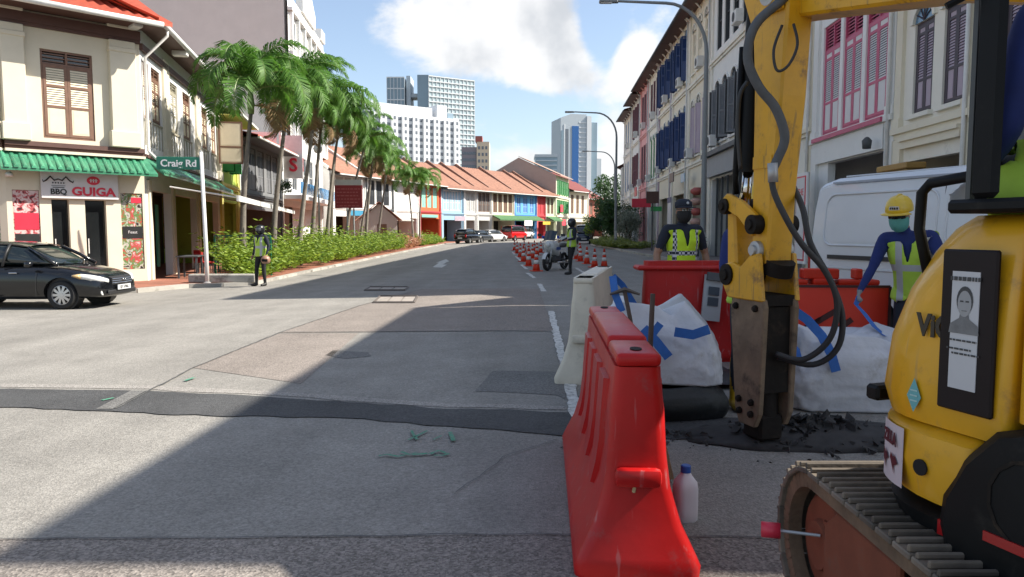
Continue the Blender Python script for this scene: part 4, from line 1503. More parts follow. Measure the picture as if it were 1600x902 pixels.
BLUE_L = mk('wall_light_blue', (.30, .47, .60)); TEAL = pm('teal_frame', (.06, .25, .32), rough=.5)
REDW = mk('wall_red', (.52, .06, .07)); BLUEW = mk('wall_blue', (.05, .16, .48)); BLUE_SKY = mk('wall_sky_blue', (.13, .38, .66))
GRNL = mk('wall_pale_green', (.55, .58, .41)); GREYL = mk('wall_light_grey', (.50, .50, .48)); MINT = pm('mint_shutter', (.26, .56, .44), rough=.5)
ORANGEW = mk('wall_orange_red', (.55, .13, .05)); BROWN_SH = pm('brown_louvre', (.14, .075, .045), rough=.6, var=.25)
GREEN_AW = pm('green_awning', (.06, .16, .06), rough=.7, var=.2)
RFAR = dict(mat=TILE, over=1.0, rise=3.4, run=6.0, lift=.1, soffit=GREY_DARK, pitch=.5)

# second stretch: four units behind the palms
a0, a1 = Vector((-17.5, 72.8, 0)), Vector((-9.05, 94.9, 0))
dd = (a1 - a0).normalized(); L2 = (a1 - a0).length; rr = math.atan2(dd.y, dd.x)
units = [('white_gable_shophouse', 'white two storey shophouse with grey shutters behind the small kiosk', W_WHITE, W_WHITE, GREYL, (GREYL, GREYL), 'panel2', 0),
         ('black_window_shophouse', 'white shophouse with tall black windows behind the palm trunks', W_WHITE, GREY_DARK, BLACKW, (BLACKW, BLACKW), 'tall', 0),
         ('plain_white_shophouse', 'plain white shophouse between black windows and the orange red one', W_WHITE, W_WHITE, WHITE_PAINT, (WHITE_PAINT, WHITE_PAINT), 'panel2', 0),
         ('orange_red_shophouse', 'orange red shophouse with mint green shutters at the bend', ORANGEW, REDW, ORANGEW, (MINT, MINT), 'panel2', 0)]
for k, (nm, lab, wl, tr, fm, mats, st, oa) in enumerate(units):
    o = a0 + dd * (L2 * k / 4)
    W = L2 / 4 - .01
    t, F = rowhouse(nm, lab, (o.x, o.y, Zp), rr, W, 12, [(0, 3.8), (3.8, 7.3)], wl, tr, [dict(spans=[(.8, 2.0), (2.3, 3.5), (3.8, 5.0)], z=(4.2, 6.8), fm=fm, mats=mats, style=st)], roof=dict(RFAR, firemat=W_WHITE), pil=.35, pilmat=tr)
    if k == 1:
        F.put(MB().add([(-.2, -.2, 3.5), (W, -.2, 3.5), (W, -2.6, 2.6), (-.2, -2.6, 2.6), (-.2, -.2, 3.4), (W, -.2, 3.4), (W, -2.6, 2.5), (-.2, -2.6, 2.5)],
                       [(0, 1, 2, 3), (7, 6, 5, 4), (3, 2, 6, 7)]), 'grey_canopy', pm('pale_canopy', (.42, .40, .37), rough=.7))
    if k == 3:
        sign_board(F, .5, 4.8, 3.05, 3.4, pm('mint_sign', (.2, .45, .40), rough=.5))
    if k == 0:
        sign_board(F, 3, 5.5, 3.0, 3.5, pm('teal_sign', (.05, .25, .4), rough=.5))
# third stretch: row facing us round the bend
b0 = Vector((-9.0, 95, 0)); ang = R(32)
dd = Vector((math.sin(ang), math.cos(ang), 0)); rr = math.atan2(dd.y, dd.x)
row = [(0, 4.9, 'light_blue_shophouse', 'light blue shophouse first in the row with long orange roofs', BLUE_L, BLUE_L, WHITE_PAINT, (WHITE_PANEL, BLUE_L), 'panel2', [(.5, 1.8), (1.85, 3.0), (3.05, 4.3)]),
       (4.9, 7.9, 'narrow_white_shophouse', 'narrow off white shophouse right of the light blue one', GREYL, W_WHITE, GREYL, (GREYL, GREYL), 'louvre', [(.6, 1.4), (1.6, 2.4)]),
       (7.9, 11.5, 'dark_window_shophouse', 'shophouse with dark brown window bay under the orange roofs', GREYL, GREYL, BROWN_SH, (BROWN_SH, GREY_DARK), 'tall', [(.4, 1.3), (1.35, 2.25), (2.3, 3.2)]),
       (11.5, 17.5, 'cream_brown_shophouse', 'cream shophouse with four brown louvred windows and green awning', W_CREAM, W_CREAM, BROWN_SH, (BROWN_SH, BROWN_SH), 'louvre', [(.5, 1.5), (1.8, 2.8), (3.2, 4.2), (4.5, 5.5)]),
       (17.5, 24.1, 'blue_shophouse', 'bright blue shophouse with dark blue pillars in the far row', BLUE_SKY, BLUEW, BLUEW, (BLUE_L, BLUEW), 'tall', [(.8, 1.9), (2.6, 3.9), (4.6, 5.7)]),
       (24.1, 26.9, 'red_shophouse', 'narrow crimson shophouse next to the bright blue one', REDW, REDW, REDW, (REDW, REDW), 'panel2', [(.5, 1.3), (1.5, 2.3)]),
       (26.9, 30.2, 'pale_green_shophouse', 'pale green shophouse at the right end of the orange roofed row', GRNL, GRNL, WHITE_PAINT, (BROWN_SH, BROWN_SH), 'panel2', [(.6, 1.4), (1.8, 2.6)])]
for k, (s0, s1, nm, lab, wl, tr, fm, mats, st, spans) in enumerate(row):
    o = b0 + dd * s0
    W = s1 - s0 - .01
    t, F = rowhouse(nm, lab, (o.x, o.y, Zp), rr, W, 12, [(0, 3.7), (3.7, 7.1)], wl, tr, [dict(spans=spans, z=(4.0, 6.6), fm=fm, mats=mats, style=st)], roof=dict(RFAR, firemat=pm('coping_brown', (.26, .15, .11), rough=.8, var=.2)), pil=.3, pilmat=tr)
    if k in (3, 4, 6):
        F.put(MB().add([(0, -.18, 3.6), (W, -.18, 3.6), (W, -1.5, 3.0), (0, -1.5, 3.0), (0, -.18, 3.5), (W, -.18, 3.5), (W, -1.5, 2.85), (0, -1.5, 2.85)], [(0, 1, 2, 3), (7, 6, 5, 4), (3, 2, 6, 7)]), 'awning', GREEN_AW)
    if k == 4:
        sign_board(F, .3, 2.6, 2.1, 2.9, W_WHITE, y=-1.6)
    if k == 0:
        sign_board(F, 2.2, 4.5, 2.7, 3.3, LILAC, y=-.5)
    if k == 5:
        sign_board(F, .2, 2.6, 2.3, 2.8, pm('yellow_sign', (.6, .42, .05), rough=.5), y=-1.0)
# tall gable house behind the end of the row, then more houses round the bend
GB = mk('gable_wall', (.40, .335, .285), .1)
gO = b0 + dd * 30.3
t = thing('gable_shophouse', 'three storey shophouse with wide blank beige gable wall and green shutters', 'shophouse', (gO.x, gO.y, Zp), R(75))
F = Face(t)
Hg = 10.3
Wg = 11.0
gpoly = [(0.0, 0), (0.0, Hg), (-6.2, Hg + 2.9), (-12.5, Hg - .5), (-12.5, 0)]
F.put(MB().prism([(-p[0], p[1]) for p in gpoly][::-1], -.0, .3, axis='X'), 'gable_wall', GB)
sp = [(.8, 1.9), (2.4, 3.5), (4.6, 5.7), (6.5, 7.6), (8.6, 9.7)]
F.put(wall_panel(MB(), 0.3, Wg, 0, Hg, [(a, b, z0, z1) for a, b in sp for z0, z1 in ((4.2, 6.4), (7.2, 9.6))] + [(.8, 5, 0, 2.9), (5.8, 10.4, 0, 2.9)], 0, .25), 'wall', GRNL)
for a, b in sp:
    for z0, z1 in ((4.2, 6.4), (7.2, 9.6)):
        window(F, a, b, z0, z1, GREENW, (GREENW, GREENW), 'louvre', openang=R(50))
F.put(MB().box(.3, Wg, -.2, .03, 3.6, 3.9), 'cornice', W_CREAM); F.put(MB().box(.3, Wg, -.15, .03, 6.7, 6.9), 'cornice', W_CREAM)
F.put(tile_roof(MB(), -.2, Wg, [(-.8, Hg - .05), (0, Hg + .3), (6.2, Hg + 3.1)], .5), 'roof', pm('weathered_roof', (.36, .25, .2), rough=.8, var=.2))
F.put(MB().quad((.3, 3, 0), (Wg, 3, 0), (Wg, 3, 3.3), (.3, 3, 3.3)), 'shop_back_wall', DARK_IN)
sign_board(F, .5, 3.5, 2.2, 3.2, SIGN_RED, y=-.9)
sign_board(F, 1.2, 3.4, 4.4, 5.6, SIGN_RED, y=-.5, name='square_red_sign')
sign_board(F, 4.5, 7.0, 2.3, 3.2, WHITE_PANEL, y=-.9)
dd = Vector((math.sin(R(22)), math.cos(R(22)), 0)); rr = R(68)
g2 = gO + Vector((math.sin(R(15)), math.cos(R(15)), 0)) * (Wg + .05)
for k, (w, h, wl, lab) in enumerate(((9, 8.6, W_CREAM, 'cream house after the green shuttered gable house'), (10, 7.6, mk('wall_dusky_red', (.3, .1, .07)), 'dusky red house farthest round the bend'))):
    t, F = rowhouse('bend_shophouse', lab, (g2.x, g2.y, Zp), rr + R(-6), w, 12, [(0, 3.8), (3.8, h)], wl, GREYL, [dict(spans=[(1, 2.2), (3.4, 4.6), (5.8, 7.0)], z=(4.4, h - .9), fm=BROWN_SH, mats=(BROWN_SH, BROWN_SH), style='louvre')], roof=dict(RFAR, mat=ROOF_RED))
    g2 = g2 + dd * w

# ---- skyline
T_WHITE = pm('tower_white', (.66, .68, .70), rough=.6, var=.04)
T_GREY = pm('tower_grey', (.46, .51, .55), rough=.5, var=.06)
T_DARK = pm('tower_hazed_dark_window', (.15, .17, .20), rough=.25, var=.2)  # window tone lightened to imitate distance haze
T_GLASS = pm('tower_hazed_glass', (.40, .49, .51), rough=.2, var=.12, scale=.05)  # glass colour paled to stand in for distance haze
T_GLASS2 = pm('tower_hazed_blue_grey_glass', (.22, .30, .36), rough=.2, var=.15, scale=.05)  # lightened too, haze mixed into the base colour


def tower(name, label, loc, rot):
    t = thing(name, label, 'tower', loc, rot)
    return t, Face(t)


# slab block of flats
d = 340.0
x0, x1 = (590 - 800) / FOCAL_PX * d, (720 - 800) / FOCAL_PX * (d + 26)
rot = math.atan2(26, x1 - x0)
Lb = math.hypot(26, x1 - x0)
t, F = tower('apartment_slab', 'long white slab block of flats with dark recessed bays behind the orange roofs', (x0, d, 0), rot)
Hb = 54.5
F.put(MB().box(0, Lb, 1.2, 14, 0, Hb), 'core', T_WHITE)
F.put(MB().box(-9, -.01, 4, 16, 0, Hb - 2.0), 'side_wing', T_GREY)
F.put(MB().box(2, Lb * .68, 2, 12, Hb, Hb + 4.2), 'roof_parapet', T_WHITE)
F.put(MB().box(-4, 2, 3, 12, Hb, Hb + 5), 'lift_room', T_GREY)
F.put(MB().box(Lb * .74, Lb * .86, 2, 12, Hb, Hb + 6), 'lift_room', T_WHITE)
F.put(MB().box(Lb * .9, Lb * .97, 4, 12, Hb, Hb + 3), 'lift_room', T_GLASS2)
nb = 8
bw = Lb / nb
for i in range(nb):
    F.put(MB().box(i * bw + bw * .42, (i + 1) * bw - .02, 0, 1.19, 0, Hb - 1.2), 'bay', T_WHITE)
wproto = None
nf = 15
for i in range(nb):
    for k in range(nf):
        z = Hb - 3.0 - k * 3.0
        if z < 10:
            continue
        for (xa, xb, y) in ((i * bw + .25, i * bw + bw * .42 - .2, 1.1), (i * bw + bw * .62, i * bw + bw * .82, -.06)):
            if wproto is None:
                wproto = {}
            key = round(xb - xa, 2)
            if key not in wproto:
                wproto[key] = MB().box(0, xb - xa, 0, .08, 0, 1.5).build('window', T_DARK, t)
                wproto[key].location = (xa, y, z)
            else:
                share(wproto[key], t, (xa, y, z))
for k in range(14):
    F.put(MB().box(-9.1, -.02, 3.9, 3.99, Hb - 5.0 - k * 3.0, Hb - 4.4 - k * 3.0), 'balcony_rail', T_WHITE)

# glass tower
d = 620.0
xa, xb = (608 - 800) / FOCAL_PX * d, (672 - 800) / FOCAL_PX * d
xc = (742 - 800) / FOCAL_PX * (d + 22)
t, F = tower('glass_office_tower', 'pale glass office tower with slot between two blocks behind the white flats', (xa, d, 0), 0)
Ht = 127
wA = xb - xa
F.put(MB().box(0, wA * .42, 0, 25, 0, Ht - 2), 'left_block', T_GLASS2)
F.put(MB().box(wA * .42 + .1, wA * .72, 5, 25, 0, Ht - 28), 'link_block', T_GLASS)
F.put(MB().box(wA * .45, wA * .55, 4, 25, 0, Ht), 'slot_fin', T_GREY)
F.put(MB().box(wA * .55, wA * .75, 6, 22, Ht - 17, Ht - 14), 'sky_bridge', T_GREY)
F.put(MB().box(wA * .73, wA, 0, 25, 0, Ht), 'right_block', T_GLASS2)
rotg = math.atan2(22, xc - xb)
Lg = math.hypot(22, xc - xb)
FG = Face(t, (wA + .05, 0, 0), rotg)
FG.put(MB().box(0, Lg, 0, 20, 0, Ht - .5), 'long_block', T_GLASS)
for k in range(24):
    FG.put(MB().box(-.1, Lg + .2, -.7, -.02, Ht - 1.2 - k * 4.1, Ht - .5 - k * 4.1), 'floor_band', T_WHITE)
for k in range(13):
    FG.put(MB().box(k * Lg / 12 - .18, k * Lg / 12 + .18, -.5, -.01, 0, Ht - .6), 'mullion', T_WHITE)
for k in range(6):
    F.put(MB().box(k * wA * .42 / 5 - .2, k * wA * .42 / 5 + .2, -.4, -.01, 0, Ht - 2), 'mullion', T_WHITE)
for k in range(10):
    F.put(MB().box(0, wA * .42, -.3, -.02, Ht - 2.5 - k * 9, Ht - 1.6 - k * 9), 'floor_band', T_WHITE)

# beige tower
d = 300.0
t, F = tower('beige_tower', 'cream and brown apartment tower right of the white flats', ((722 - 800) / FOCAL_PX * d, d, 0), 0)
wB = 43 / FOCAL_PX * d
F.put(MB().box(0, wB * .55, 0, 9, 0, 34), 'dark_wing', pm('tower_taupe', (.25, .22, .24), rough=.6, var=.05))
F.put(MB().box(wB * .55, wB, -1, 9, 0, 36), 'cream_wing', pm('tower_cream', (.66, .54, .40), rough=.6, var=.05))
F.put(MB().box(wB * .5, wB * .75, -1.2, 6, 36.01, 38.2), 'roof_block', pm('tower_red', (.35, .10, .08), rough=.6))
for k in range(11):
    F.put(MB().box(.3, wB * .52, -.1, -.01, 31 - k * 2.6, 32.1 - k * 2.6), 'window_band', T_DARK)
    for j in range(3):
        F.put(MB().box(wB * (.6 + j * .13), wB * (.67 + j * .13), -1.1, -1.01, 33 - k * 2.6, 34.2 - k * 2.6), 'window', T_DARK)
# low far office slab
d = 420.0
t, F = tower('far_office_slab', 'low grey glass office building just right of the beige gable', ((836 - 800) / FOCAL_PX * d, d, 0), 0)
F.put(MB().prism([(.6, 0), (11.6, 0), (12.4, 41.5), (0, 41.5)], 0, 20, axis='Y'), 'block', T_GLASS2)
F.put(MB().box(-.2, 12.6, -.3, 20.2, 41.52, 43), 'roof_slab', T_GREY)
for k in range(8):
    F.put(MB().box(.5, 12, -.4, -.02, 39.2 - k * 2.6, 39.9 - k * 2.6), 'floor_band', T_GREY)
# blue striped tower
d = 480.0
x0 = (875 - 800) / FOCAL_PX * d
t, F = tower('blue_tower', 'grey and blue office tower beside the far street lamp', (x0, d, 0), R(14))
wL = 30 / FOCAL_PX * d
Hs = 73
F.put(MB().prism([(0, 0), (wL + 5, 0), (wL + 5, Hs + 1.6), (wL * .55, Hs + 1.6), (0, Hs - 1)], 0, 20, axis='Y'), 'shaft', T_GREY)
F.put(MB().box(0.3, 2.0, -.3, -.02, 0, Hs - 9), 'glass_stripe', T_GLASS2)
F.put(MB().box(3.2, 5.2, -.3, -.02, 10, Hs - 8), 'glass_stripe', T_DARK)
F.put(MB().box(7.6, 12.0, -.3, -.02, 0, Hs - 6), 'blue_glass_stripe', pm('tower_blue', (.03, .12, .34), rough=.15))
F.put(MB().box(2.2, 3.0, -.25, -.01, 0, Hs - 5), 'white_fin', T_WHITE)
F.put(MB().box(wL + 5.01, wL + 8, -1, 20, 0, Hs + .5), 'white_edge', T_WHITE)
F.put(MB().box(wL + 8.01, wL + 13, 2, 20, 0, Hs - 3), 'rear_shaft', T_GLASS2)
F.put(MB().box(wL + 13.01, wL + 16, 2, 20, 0, 47), 'rear_step', T_GREY)
for k in range(22):
    F.put(MB().box(12.3, wL + 4.9, -.2, -.02, Hs - 4 - k * 3.1, Hs - 3.3 - k * 3.1), 'floor_band', T_WHITE)
# ------------------------------------------------------------------ palms, hedges, bushes
PALM_LEAF = leafmat('palm_leaf', (0.030, 0.105, 0.012), (0.12, 0.25, 0.03), rough=.6, tr=.28)
PALM_STEM = pm('palm_rachis', (.16, .22, .06), rough=.5)
TRUNK = pm('palm_trunk_bark', (.20, .175, .145), rough=.9, var=.3, scale=5, bump=.4, bscale=18, objrand=.3)
SHAFT = pm('palm_crownshaft', (.14, .22, .06), rough=.5, var=.15)


def frond_mesh(seed, L=2.3, droop=1.0):
    rnd = random.Random(seed)
    mb = MB()
    n = 34
    path = []
    ang = R(62)
    p = Vector((0, 0, 0))
    for i in range(n + 1):
        path.append(p.copy())
        s = i / n
        a = ang - droop * (R(30) * s + R(95) * s ** 1.7)
        p = p + Vector((math.cos(a), 0.02 * math.sin(s * 5 + seed), math.sin(a))) * (L / n)
    mb.mi = 1
    mb.tube(path, [.03 * (1 - .85 * i / n) + .004 for i in range(n + 1)], 4, caps=False)
    mb.mi = 0
    for i in range(3, n):
        for rep in (0.0, 0.5):
            s = (i + rep) / n
            base = path[i].lerp(path[i + 1], rep)
            t = (path[min(i + 1, n)] - path[i - 1]).normalized()
            side = Vector((0, 1, 0))
            up = side.cross(t) * -1
            ll = (.80 * math.sin(math.pi * min(1, s * .86 + .12)) + .12) * rnd.uniform(.85, 1.1)
            for sg in (-1, 1):
                d = (side * sg * .8 + t * .55 + up * (0.15 + rnd.uniform(-.12, .2))).normalized()
                w = .03
                q0, q1 = base, base + d * ll * .5
                q2 = base + d * ll * .93 + Vector((0, 0, -ll * rnd.uniform(.28, .55)))
                e = t * w
                mb.add([q0 - e * .5, q0 + e * .5, q1 + e, q1 - e, q2], [(0, 1, 2, 3), (3, 2, 4)])
    return mb


FRONDS = []
for k in range(4):
    o = frond_mesh(k, L=(3.1, 2.9, 3.3, 2.7)[k], droop=(1.15, 1.3, 1.0, 1.45)[k]).build('frond', [PALM_LEAF, PALM_STEM])
    FRONDS.append(o)
DRY = leafmat('dry_palm_leaf', (0.16, 0.10, 0.05), (0.30, 0.20, 0.09), rough=.8, tr=.15)
DRYF = frond_mesh(9, L=2.2, droop=1.5).build('dry_frond', [DRY, PALM_STEM])


def palm(x, y, h, lean, seed, label, scale=1.0):
    rnd = random.Random(seed)
    z = gz(x) + .10
    h -= .25
    t = thing('palm_tree', label, 'palm tree', (x, y, z), 0, 'palms along the left verge')
    path, rad = [], []
    for i in range(11):
        s = i / 10
        path.append((lean[0] * s ** 1.5 + .05 * math.sin(s * 4 + seed), lean[1] * s ** 1.5, (h - .9) * s - .05))
        rad.append((.11 - .05 * s + (.07 * (1 - s) ** 6)) * scale)
    MB().tube(path, rad, 9).build('trunk', TRUNK, t, smooth=True)
    tp = Vector(path[-1])
    MB().tube([tp - Vector((0, 0, .05)), tp + Vector((0, 0, .3)), tp + Vector((0, 0, .95))], [.095 * scale, .12 * scale, .05 * scale], 9).build('crownshaft', SHAFT, t, smooth=True)
    n = rnd.randint(18, 20)
    for i in range(n):
        a = 2 * math.pi * (i * 0.381966) + rnd.uniform(-.2, .2)
        lvl = i / n
        k = rnd.choice((0, 1, 2, 3))
        tilt = R(-30 + 58 * lvl + rnd.uniform(-8, 8))           # outer fronds lower, young ones upright
        s = scale * rnd.uniform(.78, 1.0) * (0.82 + .25 * (1 - lvl))
        c = FRONDS[k].copy(); COL.objects.link(c); c.parent = t
        c.location = tp + Vector((0, 0, .7 + .25 * lvl))
        c.rotation_euler = (0, -tilt + R(5), a)
        c.rotation_mode = 'XYZ'
        c.scale = (s, s, s)
    for i in range(rnd.choice((0, 1, 1, 2))):
        c = DRYF.copy(); COL.objects.link(c); c.parent = t
        c.location = tp + Vector((0, 0, .25))
        c.rotation_euler = (0, R(62), rnd.uniform(0, 6.28))
        s = scale * rnd.uniform(.7, .9)
        c.scale = (s, s, s)
    return t


palms = [(380, 26.3, 6.9, (.35, .1), 'tallest palm, nearest the camera behind the traffic officer', 1.08), (428, 30.0, 7.7, (.55, .2), 'second palm from the camera with its crown over the grey house', 1.1),
         (468, 33.8, 8.0, (.7, .3), 'third palm from the camera, trunk leaning to the road', 1.1), (486, 38.0, 7.9, (.6, .2), 'fourth palm from the camera, pale trunk in front of the white shophouse', 1.1),
         (508, 40.0, 8.0, (.9, 0), 'fifth palm from the camera in the dense middle of the row', 1.05), (516, 44.5, 8.2, (.5, .3), 'sixth palm from the camera just left of the red board', 1.1),
         (540, 47.0, 7.8, (1.2, .2), 'palm whose trunk crosses the red notice board', 1.05), (573, 52.0, 7.6, (.4, .3), 'palm just left of the small kiosk', 1.05),
         (563, 57, 7.5, (1.0, .3), 'palm with its trunk hidden behind the red notice board', 1.0), (590, 62.0, 7.4, (.8, .3), 'palm rising behind the small kiosk', 1.05),
         (645, 68.0, 6.6, (-.3, .3), 'palm beyond the kiosk, left of the farthest pair', .95), (655, 72.0, 6.7, (.3, .3), 'farthest palm before the orange roofed row', .95)]
for k, (px, Y, h, lean, lab, sc) in enumerate(palms):
    palm((px - 800) / FOCAL_PX * Y, Y, h, lean, k + 3, lab, sc)
for o in FRONDS + [DRYF]:
    bpy.data.objects.remove(o)


def leaf_cloud(mb, pts, size, rnd, flat=.6):
    for (x, y, z) in pts:
        s = size * rnd.uniform(.6, 1.35)
        n = Vector((rnd.gauss(0, 1), rnd.gauss(0, 1), rnd.gauss(0, 1) + flat)).normalized()
        a = n.orthogonal().normalized()
        b = n.cross(a)
        th = rnd.uniform(0, 6.28)
        u = a * math.cos(th) + b * math.sin(th)
        v = n.cross(u)
        c = Vector((x, y, z))
        mb.add([c - u * s * .5, c + v * s * .22 - u * .1 * s, c + u * s * .5, c - v * s * .22 - u * .1 * s], [(0, 1, 2, 3)])
    return mb


HEDGE = leafmat('hedge_leaf', (0.05, 0.13, 0.012), (0.33, 0.43, 0.035), rough=.6, tr=.35)
HEDGE_DK = leafmat('bush_leaf', (0.02, 0.06, 0.015), (0.06, 0.13, 0.03), tr=.25)
FLOWER = leafmat('red_flower_leaf', (0.28, 0.10, 0.05), (0.5, 0.28, 0.14), tr=.2)
PALE_LEAF = leafmat('pale_bush_leaf', (0.14, 0.17, 0.13), (0.28, 0.31, 0.25), tr=.2)
GRASS_C = leafmat('ground_cover_leaf', (0.10, 0.15, 0.02), (0.26, 0.28, 0.05), tr=.3)
TWIG = pm('twig', (.10, .075, .05), rough=.9)


def strappy(mb, x, y, z, h, n, rnd):
    """a shrub of arching leafy shoots"""
    for i in range(n):
        a = rnd.uniform(0, 6.28)
        L = h * rnd.uniform(.6, 1.15)
        sp = rnd.uniform(.15, .5)
        p0 = Vector((x, y, z))
        d = Vector((math.cos(a) * sp, math.sin(a) * sp, 1)).normalized()
        k = 7
        for j in range(2, k + 1):
            s = j / k
            c = p0 + d * L * s + Vector((math.cos(a), math.sin(a), -.6)) * (.22 * s * s * h)
            for q in range(3):
                th = rnd.uniform(0, 6.28)
                e = Vector((math.cos(th), math.sin(th), rnd.uniform(-.1, .7))).normalized()
                f = e.orthogonal().normalized() * .030
                ll = rnd.uniform(.12, .24)
                mb.add([c, c + e * ll * .5 + f, c + e * ll, c + e * ll * .5 - f], [(0, 1, 2, 3)])


def hedge_band(name, label, pts, w, h, dens, mat, seed, base, cat_kind='stuff'):
    rnd = random.Random(seed)
    mb = MB()
    for i in range(len(pts) - 1):
        a, b = Vector(pts[i]), Vector(pts[i + 1])
        L = (b - a).length
        d = (b - a).normalized()
        nn = Vector((-d.y, d.x))
        for k in range(int(L * dens)):
            s, o = rnd.uniform(0, L), rnd.uniform(0, w)
            p = a + d * s + nn * o
            if p.x < -.385 * p.y or mnoise.noise(Vector((p.x * .7, p.y * .5, seed + 31))) < -.27:
                continue
            hh = h * rnd.uniform(.7, 1.1) * (1 - .3 * abs(o / w - .5)) * (.82 + .75 * mnoise.noise(Vector((p.x * .55, p.y * .4, seed))) + .25 * mnoise.noise(Vector((p.x * 2, p.y * 2, seed))))
            strappy(mb, p.x, p.y, base, hh, 5, rnd)
    o = mb.build(name, mat)
    return tag(o, label, 'hedge', kind=cat_kind)


verge = [(-8.35, 23.8), (-8.4, 30), (-8.4, 44), (-8.4, 57)]
hedge_band('verge_hedge', 'bright yellow green shrubs filling the verge under the palms', [Vector(p) for p in verge], 2.6, 1.75, 34, HEDGE, 5, Zp)
hedge_band('kiosk_flower_bed', 'reddish flowering shrubs before the small kiosk', [Vector((-8.5, 57.5)), Vector((-8.5, 68))], 1.7, 1.1, 20, FLOWER, 8, Zp)
hedge_band('far_verge_hedge', 'low bright green shrubs beyond the kiosk', [Vector((-8.4, 71)), Vector((-7.9, 86))], 1.6, 1.2, 18, HEDGE, 9, Zp)
hedge_band('right_ground_cover', 'low yellowish ground cover round the lamp post on the right', [Vector((9.6, 50)), Vector((8.9, 57)), Vector((8.9, 66))], 1.9, .75, 22, GRASS_C, 10, .12)


def bush(name, label, loc, r, h, mat, n, seed, size=.16, stem=True, cat='bush'):
    rnd = random.Random(seed)
    t = thing(name, label, cat, loc)
    lobes = [(Vector((rnd.uniform(-.6, .6) * r, rnd.uniform(-.6, .6) * r, h * rnd.uniform(.35, .8))), r * rnd.uniform(.35, .6)) for _ in range(9)]
    pts = []
    for i in range(n):
        c, rr_ = rnd.choice(lobes)
        v = Vector((rnd.gauss(0, 1), rnd.gauss(0, 1), rnd.gauss(0, 1))).normalized() * rr_ * rnd.uniform(.55, 1.05)
        p = c + v
        p.z = max(.06, p.z)
        pts.append(p)
    leaf_cloud(MB(), pts, size, rnd).build('crown', mat, t)
    if stem:
        mb = MB()
        for c, rr_ in lobes:
            mb.tube([(0, 0, -.05), (c.x * .4, c.y * .4, c.z * .5), tuple(c)], [.06, .04, .015], 6)
        mb.build('trunk', TWIG, t)
    return t


bush('dark_bush', 'large dark green bush behind the far lamp post on the right', (9.2, 64, .12), 2.2, 4.2, HEDGE_DK, 5200, 1, .24)
bush('dark_bush', 'smaller dark green bush beside the parked dark van', (8.6, 70, .12), 1.7, 3.4, HEDGE_DK, 3200, 2, .24)
bush('pale_bush', 'grey green pale leaved bush right of the far lamp post', (8.7, 56, .12), 1.3, 2.9, PALE_LEAF, 2600, 3, .18)
bush('bright_bush', 'small bright green shrub left of the dark bushes', (7.9, 74, .12), 1.0, 3.0, HEDGE, 1200, 4, .2)
bush('balcony_plant', 'leafy potted plants along the balcony of the grey shophouse', (-13.9, 46.0, 3.62), .5, .8, HEDGE_DK, 700, 5, .12, stem=False, cat='plant')
bush('rooftop_tree', 'olive tree top above the dark red roof on the right', (17, 128, .12), 3.2, 13.0, HEDGE_DK, 2600, 6, .45, cat='tree')
# out of frame to the right stands a street tree; only its shadow reaches the picture
bush('street_tree', 'street tree whose shadow falls on the road at the bottom edge', (7.9, 2.7, .12), .9, 8.3, HEDGE_DK, 2200, 12, .2, cat='tree')
# ------------------------------------------------------------------ street furniture
STEEL = pm('galvanised_steel', (.42, .43, .43), rough=.45, var=.15, metal=.4)
LAMPGREY = pm('lamp_grey_paint', (.20, .215, .22), rough=.5, var=.12)
GREEN_SIGN = pm('street_sign_green', (.015, .16, .10), rough=.4, var=.06)
WHITE_REF = pm('white_reflective', (.75, .75, .74), rough=.4, var=.04)
gp = G(324, 448)
t = thing('street_name_sign', 'green Craig Rd name plate on a white pole at the corner', 'street sign', (gp.x, gp.y, gz(gp.x) + .1))
MB().tube([(0, 0, -.15), (0, 0, 1.0), (-.06, 0, 3.95)], [.065, .06, .055], 12).build('pole', pm('white_pole', (.62, .62, .6), rough=.5, var=.1), t, smooth=True)
MB().lathe([(0, 0), (.11, 0), (.11, .03), (.07, .05), (0, .05)], 14, Matrix.Translation((0, 0, 0))).build('base_flange', STEEL, t)
pl = MB().box(-1.33, -.1, -.035, .0, 3.42, 3.80).build('name_plate', GREEN_SIGN, t, bevel=.01, rot=R(8))
text('lettering', 'Craig Rd', .29, WHITE_REF, pl, (-.7, -.042, 3.60), extrude=.003, bold=.006)
MB().lathe([(0, 0), (.05, 0), (.05, .03), (0, .06)], 10, Matrix.Translation((-.062, 0, 3.95))).build('cap', STEEL, t)


def street_lamp(x, y, h, arm, label, head=True, z=0.12):
    t = thing('street_lamp', label, 'street lamp', (x, y, z), 0, 'street lamps of the right pavement')
    path = [(0, 0, -.1), (0, 0, 1.2), (0, 0, h - 2.0)]
    rad = [.12, .105, .075]
    for k in range(1, 9):
        a = R(90 * k / 8)
        path.append((-1.5 * (1 - math.cos(a)), 0, h - 2.0 + 1.75 * math.sin(a)))
        rad.append(.07 - .002 * k)
    path.append((-arm + .5, 0, h - .18)); rad.append(.045)
    MB().tube(path, rad, 10).build('pole', LAMPGREY, t, smooth=True)
    MB().box(-.16, .16, -.16, .16, -.02, .04).build('base_plate', LAMPGREY, t)
    MB().box(-.07, .07, -.135, -.07, .7, 1.25).build('access_door', STEEL, t)
    hd = MB().prism([(-arm - .15, -.14), (-arm + .5, -.1), (-arm + .55, .1), (-arm - .15, .14)], h - .24, h - .13)
    o = hd.build('lamp_head', LAMPGREY, t, bevel=.02)
    MB().box(-arm - .1, -arm + .3, -.1, .1, h - .255, h - .243).build('lens', WHITE_REF, o)


